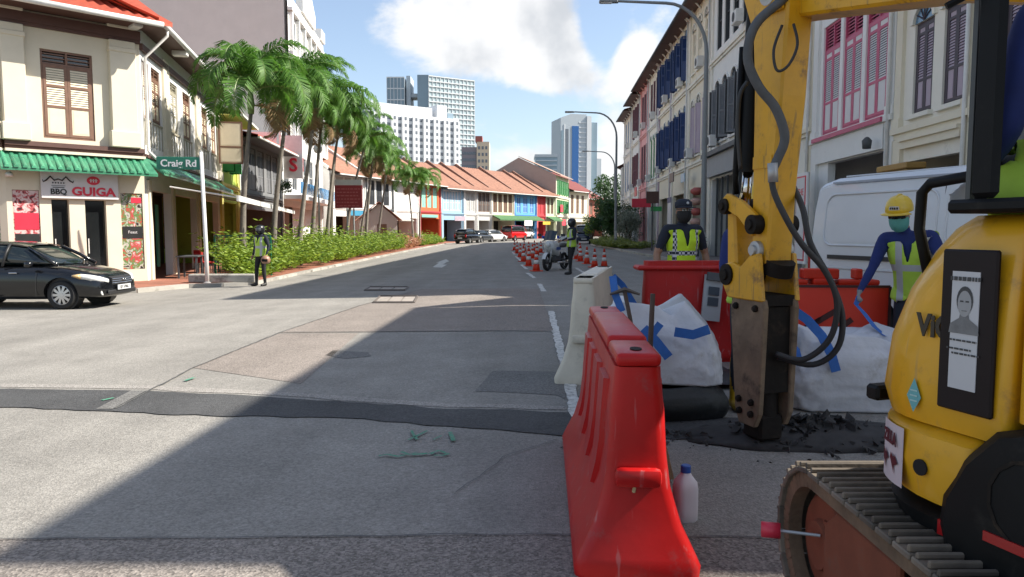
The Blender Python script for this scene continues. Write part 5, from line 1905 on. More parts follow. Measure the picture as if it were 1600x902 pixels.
street_lamp(7.05, 27.6, 9.75, 3.75, 'nearest grey street lamp with curved arm over the road')
street_lamp(6.98 + .6, 54.7, 10.0, 3.6, 'second grey street lamp with curved arm beside the bushes')
street_lamp(11.2, 82, 10.0, 3.4, 'farthest thin street lamp before the blue tower')
lp = thing('globe_lamp', 'white globe lamp on a pole among the palms', 'lamp', (-11.6, 45, Zp))
MB().tube([(0, 0, 0), (0, 0, 6.1)], [.07, .05], 8).build('pole', STEEL, lp, smooth=True)
MB().lathe([(0, 0), (.2, .1), (.28, .3), (.2, .5), (0, .6)], 14, Matrix.Translation((0, 0, 6.1))).build('globe', WHITE_REF, lp, smooth=True)

# red notice board on posts
bp = P(545, 328, 45)
t = thing('notice_board', 'dark red notice board with white header on two posts in the verge', 'board', (bp.x, 45, Zp))
MB().box(-.82, .82, -.05, .05, 2.75 + .14, 4.25).build('board', pm('dark_red_board', (.26, .02, .025), rough=.5, var=.08), t)
MB().box(-.82, .82, -.06, .06, 4.26, 4.58).build('header', pm('pale_header', (.5, .5, .47), rough=.5), t)
tx = MB()
rn = random.Random(2)
for i in range(6):
    x = -.7
    while x < .6:
        w = rn.uniform(.06, .22)
        tx.box(x, min(.7, x + w), -.054, -.051, 4.0 - i * .2, 4.06 - i * .2)
        x += w + .06
tx.build('notice_lines', pm('faded_red_print', (.40, .10, .10), rough=.5), t)
for x in (-.1, .3):
    MB().tube([(x, 0, -.1), (x, 0, 2.88)], .05, 8).build('post', STEEL, t)

# small kiosk with tiled roof
kx, ky = -11.0, 71
t = thing('kiosk', 'small grey rendered kiosk with pink tiled roof among the palms', 'kiosk', (kx - 1.4, ky, Zp), R(14))
KW = plaster('kiosk_render', (.42, .40, .36))
F = Face(t)
F.put(wall_panel(MB(), -1.9, 1.5, 0, 2.6, [(-.4, .5, 0, 2.1)], 0, .12), 'wall', KW)
F.put(MB().box(-1.9, -1.7, .13, 3.4, 0, 2.59), 'rear_wall', KW); F.put(MB().box(1.28, 1.5, .13, 3.4, 0, 2.59), 'rear_wall', KW)
F.put(MB().box(-.4, .5, .06, .1, 0, 2.1), 'door', pm('brown_door', (.16, .10, .06), rough=.6))
F.put(MB().prism([(-1.9, 2.6), (1.5, 2.6), (-.2, 4.05)], .0, 3.2, axis='Y'), 'gable', KW)
for sx in (-1, 1):
    rows = []
    for s in (0, 1):
        rows.append([(-.2 + sx * (2.15 * s), y, 4.2 - 1.75 * s + .03 * math.cos(y * 20)) for y in [-.3 + 3.9 * i / 60 for i in range(61)]])
    F.put(MB().loft(rows, caps=False, closed=False), 'roof_slope', pm('pink_tile', (.5, .25, .18), rough=.8, var=.2))
for k, x in enumerate((1.9, 2.4, 2.9)):
    w = t.matrix_basis @ Vector((x, -.3, 0))
    b = thing('bollard', ('left of three', 'middle of three', 'right of three')[k] + ' terracotta bollards beside the kiosk', 'bollard', (w.x, w.y, Zp), 0, 'terracotta bollards')
    MB().lathe([(.14, 0), (.14, .75), (.19, .8), (.19, .95), (.12, 1.02), (0, 1.02)], 10).build('shaft', pm('terracotta', (.36, .13, .07), rough=.8, var=.2), b)

# green mesh fence at the end of the verge, with concrete planter edge
gf = G(336, 430)
t = thing('mesh_fence', 'green wire mesh fence panel at the near end of the hedge', 'fence', (-10.5, 26.4, Zp), R(-2))
FEN = pm('fence_green', (.01, .17, .09), rough=.5, var=.1)
for x in (-.02, .98, 1.98):
    MB().box(x - .025, x + .025, -.025, .025, 0, 1.38).build('post', FEN, t)
MB().box(-.02, 1.98, -.02, .02, 1.38, 1.42).build('top_rail', FEN, t)
mm = MB()
for i in range(25):
    mm.box(i * .08 - .004, i * .08 + .004, -.006, .006, .05, 1.38)
for i in range(18):
    mm.box(0, 1.96, -.005, .005, .06 + i * .075, .068 + i * .075)
o = mm.build('wire_mesh', FEN, t)
mb = MB().box(-.15, 1.9, -.35, -.0, 0, .26)
t2 = thing('planter_kerb', 'low stained concrete planter edge beside the sign post', 'planter', (-9.75, 23.05, Zp))
mb.build('edge', CONC, t2, bevel=.03)

# right pavement odds and ends
t = thing('street_sign_post', 'black post with red and dark blade signs outside the pink shophouse', 'sign post', (8.9, 47.5, .12))
MB().tube([(0, 0, 0), (0, 0, 3.6)], .05, 8).build('post', GREY_DARK, t)
MB().box(-1.3, -.1, -.04, .04, 2.75, 3.3).build('red_blade', SIGN_RED, t)
MB().box(-.4, .4, -.05, .05, 3.0, 3.75).build('dark_lamp_box', TRIM_BROWN, t)
MB().box(-.1, .6, -.03, .03, 2.5, 2.8).build('green_blade', GREENW, t)
t = thing('litter_bin', 'dark litter bin on the right pavement below the sign post', 'bin', (9.3, 46, .12))
MB().lathe([(.28, 0), (.32, .9), (.34, .95), (.3, 1.05), (.0, 1.1)], 14).build('drum', GREY_DARK, t, smooth=True, auto=40)
MB().lathe([(.35, .5), (.355, .5), (.355, .56), (.35, .56)], 14).build('band', STEEL, t)
for k in range(3):
    t = thing('planter_box', ('nearest', 'middle', 'farthest')[k] + ' dark planter box along the right pavement', 'planter', (9.5, 38.5 + k * 2.4, .12), 0, 'dark planter boxes')
    MB().box(-.3, .3, -.7, .7, 0, .75).build('box', GREY_DARK, t, bevel=.02)
    rn = random.Random(k)
    leaf_cloud(MB(), [(rn.uniform(-.35, .35), rn.uniform(-.75, .75), .75 + rn.uniform(0, .45)) for _ in range(260)], .12, rn).build('foliage', HEDGE_DK, t)
# ------------------------------------------------------------------ vehicles
def carpaint(name, col, rough=.12, metal=.0):
    return pm(name, col, rough=rough, var=.06, scale=1.5, coat=.35, metal=metal, spec=.5)


RUBBER = pm('tyre_rubber', (.018, .018, .018), rough=.85, var=.2)
ALLOY = pm('alloy_rim', (.55, .55, .55), rough=.3, metal=.8, var=.06)
PLASTIC_BK = pm('black_plastic', (.02, .02, .021), rough=.5, var=.15)
LAMP_CLEAR = pm('lamp_clear', (.62, .62, .60), rough=.1, var=.2, scale=14, spec=.8)
LAMP_AMBER = pm('lamp_amber', (.55, .38, .18), rough=.15, var=.1)
LAMP_RED = pm('lamp_red', (.35, .01, .012), rough=.15, var=.1)
CARGLASS = glass('car_glass', (.012, .018, .018), .03)
CHROME = pm('chrome', (.6, .6, .6), rough=.12, metal=1.0, var=.03)
PLATE = pm('number_plate', (.55, .56, .56), rough=.4, var=.05)


def apply_mods(o):
    dg = bpy.context.evaluated_depsgraph_get()
    me = bpy.data.meshes.new_from_object(o.evaluated_get(dg))
    o.modifiers.clear()
    old = o.data
    o.data = me
    bpy.data.meshes.remove(old)
    return o


def subsurf(o, lv=2):
    m = o.modifiers.new('s', 'SUBSURF'); m.levels = lv; m.render_levels = lv
    return apply_mods(o)


def smooth(o, auto=None):
    o.data.polygons.foreach_set('use_smooth', [True] * len(o.data.polygons))
    if auto:
        o.data.set_sharp_from_angle(angle=R(auto))
    return o


def bool_cut(o, cutters):
    for c in cutters:
        m = o.modifiers.new('b', 'BOOLEAN'); m.operation = 'DIFFERENCE'; m.object = c; m.solver = 'EXACT'
    apply_mods(o)
    for c in cutters:
        bpy.data.objects.remove(c)
    return o


def wheel(parent, x, y, r, w, side, spokes=10, rim=ALLOY):
    """wheel axis along y; side = +1 / -1 outer side"""
    M = Matrix.Translation((0, 0, 0)) @ Matrix.Rotation(R(-90) * side, 4, 'X')
    t = MB().lathe([(r * .68, -w / 2), (r * .9, -w / 2), (r * .985, -w * .36), (r, -w * .2), (r, w * .2), (r * .985, w * .36), (r * .9, w / 2), (r * .68, w / 2), (r * .66, w * .3), (r * .66, -w * .4)], 28, M, caps=False)
    o = t.build('wheel', RUBBER, parent, loc=(x, y, r), smooth=True, auto=40)
    rb = MB()
    rb.lathe([(r * .69, w * .45), (r * .64, w * .47), (r * .62, w * .40), (r * .62, w * .1)], 28, M, caps=False)
    for k in range(spokes):
        a = 2 * math.pi * k / spokes
        Ms = M @ Matrix.Rotation(a, 4, 'Z')
        rb.add([(.04, -.022, w * .42), (r * .63, -.03, w * .38), (r * .63, .03, w * .38), (.04, .022, w * .42), (.04, -.022, w * .3), (r * .63, -.03, w * .28), (r * .63, .03, w * .28), (.04, .022, w * .3)],
               [(0, 1, 2, 3), (0, 4, 5, 1), (3, 2, 6, 7)], Ms)
    rb.lathe([(0, w * .44), (.05, w * .44), (.06, w * .3)], 14, M, caps=False)
    rb.build('rim', rim, o, smooth=True, auto=35)
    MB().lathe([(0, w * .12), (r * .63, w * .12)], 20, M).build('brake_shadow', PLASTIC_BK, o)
    return o


def car(name, label, loc, rot, paint, st, gh, wheels, wr=.315, ww=.2, spokes=10, lights=True, group=None, cat='car', lv=2, roofpaint=None, plate='', glassm=None):
    """st: (x, zbottom, zshoulder, ztop, halfwidth) stations; gh: (x, zlow, zhigh, halfwidth_low, halfwidth_high)"""
    t = thing(name, label, cat, loc, rot, group)
    mb = MB()
    rings = []
    for x, zb, zs, zt, w in st:
        zm = zb + (zs - zb) * .5
        half = [(0, zb), (w * .8, zb), (w * .97, zb + .07), (w, zm), (w * .985, zs - .06), (w * .93, zs + (zt - zs) * .45), (w * .72, zt - .004), (0, zt)]
        ring = [(x, -p[0], p[1]) for p in half] + [(x, p[0], p[1]) for p in half[-2:0:-1]]
        rings.append(ring)
    mb.loft(rings)
    body = mb.build('body', paint, t)
    subsurf(body, lv)
    cut = []
    for wx, wy in wheels:
        c = MB().lathe([(0, -.3), (wr * 1.17, -.3), (wr * 1.17, .3), (0, .3)], 28, Matrix.Translation((wx, wy, wr * 1.05)) @ Matrix.Rotation(R(90), 4, 'X')).build('cut', paint)
        c.matrix_world = t.matrix_basis
        cut.append(c)
    bpy.context.view_layer.update()
    bool_cut(body, cut)
    smooth(body, 38)
    for wx, wy in wheels:
        sd = 1 if wy > 0 else -1
        yw = abs(wy) - .02
        wheel(t, wx, sd * yw, wr, ww, sd, spokes)
        MB().lathe([(wr * 1.15, -.06), (wr * 1.15, -.28), (0, -.28)], 20, Matrix.Translation((wx, sd * (yw + .08), wr * 1.05)) @ Matrix.Rotation(R(-90) * sd, 4, 'X')).build('wheel_arch', PLASTIC_BK, t)
    # greenhouse
    rings = []
    for x, zl, zh, wl, wh in gh:
        zmid = zl + (zh - zl) * .55
        half = [(0, zl - .03), (wl, zl - .03), (wl * .45 + wh * .55, zmid), (wh, zh - .05), (wh * .82, zh), (0, zh + .012)]
        rings.append([(x, -p[0], p[1]) for p in half] + [(x, p[0], p[1]) for p in half[-2:0:-1]])
    g_ = MB().loft(rings).build('windows', glassm or CARGLASS, t)
    subsurf(g_, lv)
    smooth(g_, 50)
    # roof skin and pillars
    rp = roofpaint or paint
    i0, i1 = 1, len(gh) - 2
    rr_ = []
    for x, zl, zh, wl, wh in gh[i0:i1 + 1]:
        rr_.append([(x, -wh * 1.0, zh - .045), (x, -wh * .84, zh + .012), (x, 0, zh + .026), (x, wh * .84, zh + .012), (x, wh * 1.0, zh - .045)])
    rf = MB().loft(rr_, caps=False, closed=False).build('roof', rp, t)
    subsurf(rf, 1); smooth(rf)
    for sy in (-1, 1):
        for a, b, r_ in ((0, 1, .032), (len(gh) - 1, len(gh) - 2, .04)):
            A, B = gh[a], gh[b]
            MB().tube([(A[0], sy * A[3] * .985, A[1] - .01), ((A[0] + B[0]) / 2, sy * (A[3] * .45 + B[4] * .58), (A[1] + B[2]) / 2 - .01), (B[0], sy * B[4] * .99, B[2] - .035)], r_, 6).build('pillar', rp, t, smooth=True)
        m = len(gh) // 2
        A = gh[m]
        MB().tube([(A[0], sy * A[3] * 1.0, A[1] - .01), (A[0] + .02, sy * (A[3] * .45 + A[4] * .57), A[1] + (A[2] - A[1]) * .55), (A[0] + .04, sy * A[4] * 1.0, A[2] - .04)], .03, 6).build('pillar', PLASTIC_BK, t, smooth=True)
    return t


SED_ST = [(-2.27, .38, .62, .80, .62), (-2.22, .26, .70, .93, .76), (-1.95, .22, .78, 1.02, .84), (-1.4, .2, .82, 1.04, .875), (-.7, .19, .82, .99, .88), (0, .19, .82, .97, .88), (.7, .19, .82, .97, .88),
          (1.15, .2, .80, .98, .87), (1.6, .21, .74, .90, .855), (2.0, .22, .66, .80, .80), (2.2, .24, .58, .70, .68), (2.27, .34, .52, .62, .55)]
SED_GH = [(-1.95, 1.0, 1.03, .66, .55), (-1.25, .97, 1.40, .80, .58), (-.5, .95, 1.465, .82, .60), (.1, .95, 1.46, .82, .60), (.55, .95, 1.38, .81, .585), (1.25, .965, .99, .72, .58)]
SED_WH = [(1.38, .76), (1.38, -.76), (-1.25, .76), (-1.25, -.76)]
BLACKP = carpaint('black_car_paint', (.006, .0065, .008))


def sedan_details(t, paint, near=True):
    for sy in (-1, 1):
        # headlight: swept-back lens on the corner
        hl = MB()
        rings = []
        for x, y, z, hh in ((1.62, .80, .735, .015), (1.8, .785, .715, .06), (2.0, .735, .68, .075), (2.16, .63, .64, .07), (2.245, .47, .60, .045)):
            rings.append([(x, sy * (y + .012), z - hh), (x + .02, sy * (y + .03), z), (x, sy * (y + .0), z + hh), (x - .06, sy * (y - .06), z)])
        o = hl.loft(rings).build('headlight', LAMP_CLEAR, t, smooth=True)
        MB().loft([[(p[0] + .012, p[1] + sy * .012, p[2]) for p in rg] for rg in rings[:2]]).build('indicator', LAMP_AMBER, o, smooth=True)
        MB().loft([[(-2.2, sy * .5, .72), (-2.2, sy * .78, .72), (-2.2, sy * .78, .92), (-2.2, sy * .5, .92)], [(-2.262, sy * .45, .74), (-2.235, sy * .72, .74), (-2.235, sy * .72, .88), (-2.262, sy * .45, .88)]]).build('tail_light', LAMP_RED, t)
        m = MB().loft([[(.78 + dx, sy * (.88 + dy), .98 + dz) for dx, dz in ((-.06, -.05), (.06, -.06), (.08, .05), (-.05, .06))] for dy, dx0, dz0 in ((0, 0, 0), (.1, 0, 0), (.2, 0, .0))])
        mo = MB().loft([[(.78 + dx * s, sy * (.86 + dy), .99 + dz * s) for dx, dz in ((-.05, -.055), (.07, -.07), (.1, .04), (-.03, .075))] for dy, s in ((0, .4), (.06, .9), (.16, 1.0), (.2, .6))]).build('mirror', paint, t, smooth=True)
        for xd in (-.62, .38):
            MB().tube([(xd - .09, sy * .893, .80), (xd + .09, sy * .893, .80)], .014, 6).build('door_handle', CHROME, t)
        for xl in (-1.02, -.15, .86):
            MB().tube([(xl, sy * .8825, .28), (xl, sy * .886, .55), (xl + .02, sy * .87, .8)], .004, 4).build('door_gap', PLASTIC_BK, t)
        MB().lathe([(0, 0), (.06, 0), (.06, .02), (0, .03)], 12, Matrix.Translation((2.17, sy * .62, .36)) @ Matrix.Rotation(R(90), 4, 'Y')).build('fog_lamp', LAMP_CLEAR, t)
    g_ = MB().loft([[(2.15, -.42, .56), (2.27, -.40, .52), (2.27, -.4, .66), (2.19, -.4, .70)], [(2.2, 0, .55), (2.31, 0, .51), (2.31, 0, .66), (2.24, 0, .71)], [(2.15, .42, .56), (2.27, .40, .52), (2.27, .4, .66), (2.19, .4, .70)]]).build('grille', PLASTIC_BK, t)
    for z in (.555, .60, .645):
        MB().tube([(2.275, -.39, z), (2.318, 0, z), (2.275, .39, z)], .008, 6).build('grille_bar', CHROME, g_)
    em = MB().lathe([(0.028, -.008), (.045, -.008), (.045, .008), (.028, .008), (.028, -.008)], 18, Matrix.Translation((2.325, 0, .625)) @ Matrix.Rotation(R(90), 4, 'Y') @ Matrix.Diagonal((.75, 1.25, 1, 1)))
    em.build('badge', CHROME, g_, smooth=True)
    MB().box(2.24, 2.29, -.55, .55, .30, .40).build('lower_intake', PLASTIC_BK, t, bevel=.02)
    pl_ = MB().box(2.31, 2.325, -.26, .26, .395, .505).build('number_plate', PLATE, t)
    text('plate_lettering', 'SJY 5786L', .085, SIGN_BLACK, pl_, (2.328, 0, .45), rot=(R(90), 0, R(90)), extrude=.002)
    for sy in (-1, 1):
        MB().tube([(1.2, sy * .3 - .1, 1.0), (1.1, sy * .3 + .35 * 0 + .2, 1.03)], .01, 5).build('wiper', PLASTIC_BK, t)


cy = 17.0
sx = -11.15
sd = car('black_sedan', 'glossy black sedan turning out of the side road at the left edge', (sx, cy, -.25), R(-2), BLACKP, SED_ST, SED_GH, SED_WH)
sedan_details(sd, BLACKP)
# interior hint
MB().box(-.7, .35, -.55, .55, .5, .62).build('seat_row', pm('car_seat', (.06, .055, .05), rough=.9), sd)

# ---- far traffic
SUV_ST = [(-2.2, .45, .75, .95, .7), (-2.15, .3, .85, 1.05, .82), (-1.4, .28, .95, 1.1, .88), (0, .28, .95, 1.08, .89), (1.0, .28, .93, 1.08, .88), (1.6, .3, .88, 1.02, .86), (2.05, .32, .78, .92, .78), (2.2, .42, .68, .78, .62)]
SUV_GH = [(-2.1, 1.05, 1.2, .74, .62), (-1.9, 1.05, 1.58, .8, .62), (-.8, 1.05, 1.68, .82, .64), (.1, 1.05, 1.66, .82, .64), (.6, 1.05, 1.55, .8, .6), (1.2, 1.06, 1.1, .74, .6)]
SUV_WH = [(1.35, .78), (1.35, -.78), (-1.3, .78), (-1.3, -.78)]
VAN_ST = [(-2.3, .4, 1.0, 1.12, .78), (-2.25, .3, 1.05, 1.15, .83), (-1.0, .28, 1.05, 1.15, .85), (.5, .28, 1.05, 1.15, .85), (1.6, .28, 1.02, 1.12, .84), (2.1, .3, .9, 1.05, .8), (2.3, .42, .7, .85, .68)]
VAN_GH = [(-2.28, 1.1, 1.3, .78, .72), (-2.2, 1.1, 1.9, .81, .72), (-.5, 1.1, 1.95, .82, .73), (.9, 1.1, 1.93, .82, .73), (1.4, 1.1, 1.85, .8, .7), (2.1, 1.05, 1.12, .74, .66)]
VAN_WH = [(1.45, .75), (1.45, -.75), (-1.35, .75), (-1.35, -.75)]


def far_car(name, label, px, py, rot, paint, st, gh, wh, cat='car', wr=.32, glassm=None):
    p = G(px, py)
    t = car(name, label, (p.x, p.y, gz(p.x)), rot, paint, st, gh, wh, wr=wr, spokes=6, lv=1, cat=cat, glassm=glassm)
    L0, L1 = st[0], st[-1]
    for sy in (-1, 1):
        MB().box(L0[0] - .03, L0[0] + .06, sy * L0[4] * .95 - .09, sy * L0[4] * .95 + .06, L0[2] - .05, L0[2] + .28).build('tail_light', LAMP_RED, t)
        MB().box(L1[0] - .16, L1[0] + .01, sy * L1[4] - .12, sy * L1[4] + .1, L1[2] - .02, L1[2] + .16).build('headlight', LAMP_CLEAR, t)
    MB().box(L0[0] - .03, L0[0] + .03, -.26, .26, L0[1] + .12, L0[1] + .24).build('number_plate', PLATE, t)
    MB().box(L1[0] - .03, L1[0] + .03, -.26, .26, L1[1] + .02, L1[1] + .13).build('number_plate', PLATE, t)
    return t


far_car('parked_suv', 'black parked car, leftmost of the cars at the bend', 731, 380.5, R(70), BLACKP, SUV_ST, SUV_GH, SUV_WH)
far_car('parked_sedan', 'dark grey parked car between the black one and the white one', 751, 379, R(64), carpaint('dark_grey_paint', (.04, .045, .05)), SED_ST, SED_GH, SED_WH)
far_car('white_sedan', 'white car parked at the bend before the orange roofed row', 769, 378, R(55), carpaint('white_car_paint', (.62, .62, .62)), SED_ST, SED_GH, SED_WH)
far_car('red_van', 'bright red van driving away at the bend', 804, 376, R(62), carpaint('red_van_paint', (.50, .012, .012)), VAN_ST, VAN_GH, VAN_WH, cat='van')
far_car('small_white_van', 'white vehicle partly behind the red van', 816, 373.5, R(58), carpaint('white_car_paint', (.62, .62, .62)), VAN_ST, VAN_GH, VAN_WH, cat='van')
far_car('dark_blue_van', 'dark blue van facing us by the bushes on the right', 912, 381, R(-95), carpaint('dark_blue_paint', (.02, .03, .06)), VAN_ST, VAN_GH, VAN_WH, cat='van')

# ---- white panel van behind the works
VW = carpaint('white_van_paint', (.60, .61, .62), .3)
t = thing('panel_van', 'white panel van with black sliding door rail parked behind the works', 'van', (5.46, 7.78, 0), R(-70))
rings = []
for x, zb, zt, wt, wb in ((-2.36, .42, 2.02, .68, .80), (-2.34, .34, 2.10, .72, .84), (-2.1, .3, 2.15, .74, .85), (0, .3, 2.17, .745, .85), (1.6, .3, 2.14, .74, .85), (1.95, .3, 1.95, .72, .845), (2.3, .32, 1.15, .72, .82), (2.37, .4, 1.0, .66, .76)):
    z1 = min(1.15, zt - .1)
    half = [(0, zb), (wb * .93, zb), (wb, zb + .1), (wb, z1), (wb - (wb - wt) * .5, (z1 + zt) / 2 + .1 * (zt > 1.5)), (wt, zt - .09), (wt * .85, zt - .012), (0, zt)]
    rings.append([(x, -p[0], p[1]) for p in half] + [(x, p[0], p[1]) for p in half[-2:0:-1]])
body = MB().loft(rings).build('body', VW, t)
cutters = []
for wx in (1.45, -1.3):
    c = MB().lathe([(0, -1.2), (.4, -1.2), (.4, 1.2), (0, 1.2)], 28, Matrix.Translation((wx, 0, .34)) @ Matrix.Rotation(R(90), 4, 'X')).build('cut', VW)
    c.matrix_world = t.matrix_basis
    cutters.append(c)
bpy.context.view_layer.update()
bool_cut(body, cutters)
bm_ = bmesh.new(); bm_.from_mesh(body.data)
bmesh.ops.bevel(bm_, geom=[e for e in bm_.edges if len(e.link_faces) == 2 and e.calc_face_angle(0) > R(28)], offset=.03, segments=2, affect='EDGES', clamp_overlap=True)
bm_.to_mesh(body.data); bm_.free()
smooth(body, 30)
for wx in (1.45, -1.3):
    for sd_ in (-1, 1):
        wheel(t, wx, sd_ * .74, .32, .2, sd_, 6, STEEL)


def side_y(z, off=.006):
    return .85 - max(0, (z - 1.15)) * .105 + off


for sy in (-1, 1):
    def sp_(x, z, off=.006):
        return (x, sy * side_y(z, off), z)
    def rr_path(x0, x1, z0, z1, r=.14):
        pts = []
        for cx, cz, a0 in ((x1 - r, z1 - r, 0), (x0 + r, z1 - r, 90), (x0 + r, z0 + r, 180), (x1 - r, z0 + r, 270)):
            for k in range(6):
                a = R(a0 + 90 * k / 5)
                pts.append(sp_(cx + r * math.cos(a), cz + r * math.sin(a)))
        return pts + [pts[0]]
    for x0, x1 in ((-2.12, -.5), (-.38, .95)):
        MB().tube(rr_path(x0, x1, 1.3, 1.93), .014, 6, caps=False).build('panel_rim', VW, t, smooth=True)
        pts = rr_path(x0 + .04, x1 - .04, 1.34, 1.89)[:-1]
        MB().add(pts, [tuple(range(len(pts)))[::-1 if sy > 0 else 1]]).build('blank_window_panel', VW, t)
    MB().box(-2.0, -.45, sy * .856 - .018, sy * .856 + .018, 1.13, 1.18).build('door_rail', PLASTIC_BK, t)
    MB().tube([sp_(-.44, .4, .001), sp_(-.44, 1.1, .001), sp_(-.44, 2.0, .001)], .005, 4).build('door_gap', PLASTIC_BK, t)
    MB().tube([sp_(1.0, .4, .001), sp_(1.0, 1.1, .001), sp_(1.0, 2.0, .001)], .005, 4).build('door_gap', PLASTIC_BK, t)
    MB().tube([sp_(-2.2, 1.02, .0), sp_(1.9, 1.02, .0)], .016, 6).build('body_crease', VW, t, smooth=True)
    MB().add([sp_(1.08, 1.22), sp_(1.98, 1.22), sp_(1.72, 1.88), sp_(1.08, 1.92)], [(0, 1, 2, 3)]).build('cab_window', CARGLASS, t)
    MB().box(-2.38, -2.3, sy * .78 - .05, sy * .78 + .04, .75, 1.25).build('tail_light', LAMP_RED, t)
MB().add([(1.99, -.62, 1.88), (1.99, .62, 1.88), (2.31, .68, 1.2), (2.31, -.68, 1.2)], [(0, 1, 2, 3)]).build('windscreen', CARGLASS, t)
for k in range(5):
    MB().tube([(-2.1, -.5 + k * .25, 2.165), (1.5, -.5 + k * .25, 2.17)], .012, 6).build('roof_rib', VW, t, smooth=True)
MB().box(-2.05, 1.55, -.765, -.735, 2.06, 2.085).build('rain_gutter', pm('van_gutter_grey', (.3, .33, .38), rough=.5), t)
MB().box(-2.05, 1.55, .735, .765, 2.06, 2.085).build('rain_gutter', pm('van_gutter_grey', (.3, .33, .38), rough=.5), t)

# ---- police motorcycle
mp_ = G(868, 423)
WHT = carpaint('white_fairing', (.60, .61, .60), .3)
t = thing('police_motorcycle', 'white police motorcycle with windscreen and panniers parked among the cones', 'motorcycle', (mp_.x + .05, mp_.y + .5, 0), R(-118))
for x, nm in ((.76, 'front_wheel'), (-.72, 'rear_wheel')):
    r_ = .315
    w_ = MB().lathe([(r_ * .72, -.05), (r_ * .9, -.065), (r_, -.02), (r_, .02), (r_ * .9, .065), (r_ * .72, .05), (r_ * .72, -.05)], 28, Matrix.Translation((x, 0, r_)) @ Matrix.Rotation(R(90), 4, 'X')).build(nm, RUBBER, t, smooth=True, auto=50)
    rb = MB()
    for k in range(5):
        rb.tube([(x, 0, r_), (x + .23 * math.cos(k * 1.257), 0, r_ + .23 * math.sin(k * 1.257))], .02, 5)
    rb.lathe([(.04, -.05), (.07, -.05), (.07, .05), (.04, .05)], 12, Matrix.Translation((x, 0, r_)) @ Matrix.Rotation(R(90), 4, 'X'))
    rb.build('rim', GREY_DARK, w_)
for sy in (-.1, .1):
    MB().tube([(.76, sy, .315), (.56, sy, .95)], [.028, .032], 8).build('fork', STEEL, t, smooth=True)
    MB().tube([(-.72, sy, .315), (-.2, sy * 1.1, .4)], .03, 6).build('swing_arm', GREY_DARK, t)
    MB().tube([(-.85, sy * 1.9, .3), (-.3, sy * 1.8, .28), (.15, sy * 1.2, .28)], [.06, .05, .03], 8).build('exhaust', CHROME, t, smooth=True)
MB().lathe([(r_ * 1.06, -.07), (r_ * 1.12, 0), (r_ * 1.06, .07)], 12, Matrix.Translation((.76, 0, .315)) @ Matrix.Rotation(R(90), 4, 'X'), R(20), R(150)).build('mudguard', WHT, t, smooth=True)
fa = MB().loft([[(x, y * w, z) for y, z in ((-1, zc - h * .5), (-.9, zc + h * .3), (-.4, zc + h * .55), (.4, zc + h * .55), (.9, zc + h * .3), (1, zc - h * .5), (.5, zc - h * .6), (-.5, zc - h * .6))]
               for x, w, zc, h in ((.0, .22, .66, .34), (.3, .26, .76, .42), (.55, .27, .90, .36), (.72, .16, .96, .22))]).build('fairing', WHT, t)
subsurf(fa, 2); smooth(fa)
MB().lathe([(0, 0), (.1, .0), (.09, .04), (0, .07)], 14, Matrix.Translation((.72, 0, .93)) @ Matrix.Rotation(R(80), 4, 'Y')).build('headlamp', LAMP_CLEAR, t, smooth=True)
ws = MB().loft([[(.62, -.22, 1.08), (.68, 0, 1.1), (.62, .22, 1.08)], [(.40, -.24, 1.42), (.46, 0, 1.46), (.40, .24, 1.42)]], caps=False, closed=False).build('windscreen', pm('bike_screen', (.035, .045, .055), rough=.08, spec=.6), t, smooth=True)
MB().tube([(.28, -.42, 1.06), (.4, -.15, 1.12), (.4, .15, 1.12), (.28, .42, 1.06)], .018, 6).build('handlebar', PLASTIC_BK, t)
for sy in (-1, 1):
    MB().tube([(.42, sy * .25, 1.1), (.44, sy * .42, 1.25)], .01, 5).build('mirror_stalk', PLASTIC_BK, t)
    MB().cbox((.44, sy * .47, 1.28), (.04, .16, .1)).build('mirror', PLASTIC_BK, t, bevel=.015)
    MB().cbox((-.62, sy * .36, .72), (.55, .24, .42)).build('pannier', WHT, t, bevel=.05, segs=2)
    MB().lathe([(0, 0), (.05, .0), (.05, .09), (0, .12)], 10, Matrix.Translation((.5, sy * .3, 1.15))).build('blue_light', pm('police_blue', (.02, .06, .4), rough=.2), t)
    MB().cbox((.35, sy * .262, .80), (.35, .012, .10)).build('blue_decal', pm('police_blue_decal', (.03, .08, .3), rough=.4), t)
tk_ = MB().loft([[(x, y * w, z) for y, z in ((-1, zb), (-.8, zt - .05), (0, zt), (.8, zt - .05), (1, zb), (0, zb - .05))] for x, w, zb, zt in ((-.1, .14, .78, .95), (.1, .19, .8, 1.08), (.32, .15, .85, 1.06))]).build('fuel_tank', WHT, t)
subsurf(tk_, 2); smooth(tk_)
MB().loft([[(x, y * w, z) for y, z in ((-1, zt - .08), (-.8, zt), (.8, zt), (1, zt - .08))] for x, w, zt in ((-.75, .14, .95), (-.4, .18, .9), (-.05, .12, .9))]).build('seat', PLASTIC_BK, t, smooth=True, auto=60)
MB().cbox((-.85, 0, 1.1), (.34, .4, .3)).build('top_box', WHT, t, bevel=.05, segs=2)
MB().cbox((.1, 0, .5), (.5, .3, .36)).build('engine', GREY_DARK, t, bevel=.04)
MB().tube([(0, .12, .3), (-.1, .35, .02)], .015, 6).build('side_stand', GREY_DARK, t)
# ------------------------------------------------------------------ barriers, cones, bags
def plastic(name, col, rough=.36):
    return pm(name, col, rough=rough, spec=.3, scuff=tuple(c * .5 + .22 for c in col), scuff_amt=.35, var=.14, scale=3.5, bump=.06, bscale=25, dirt=tuple(c * .55 + .055 for c in col), dirt_amt=.36, dirt_scale=4.5)


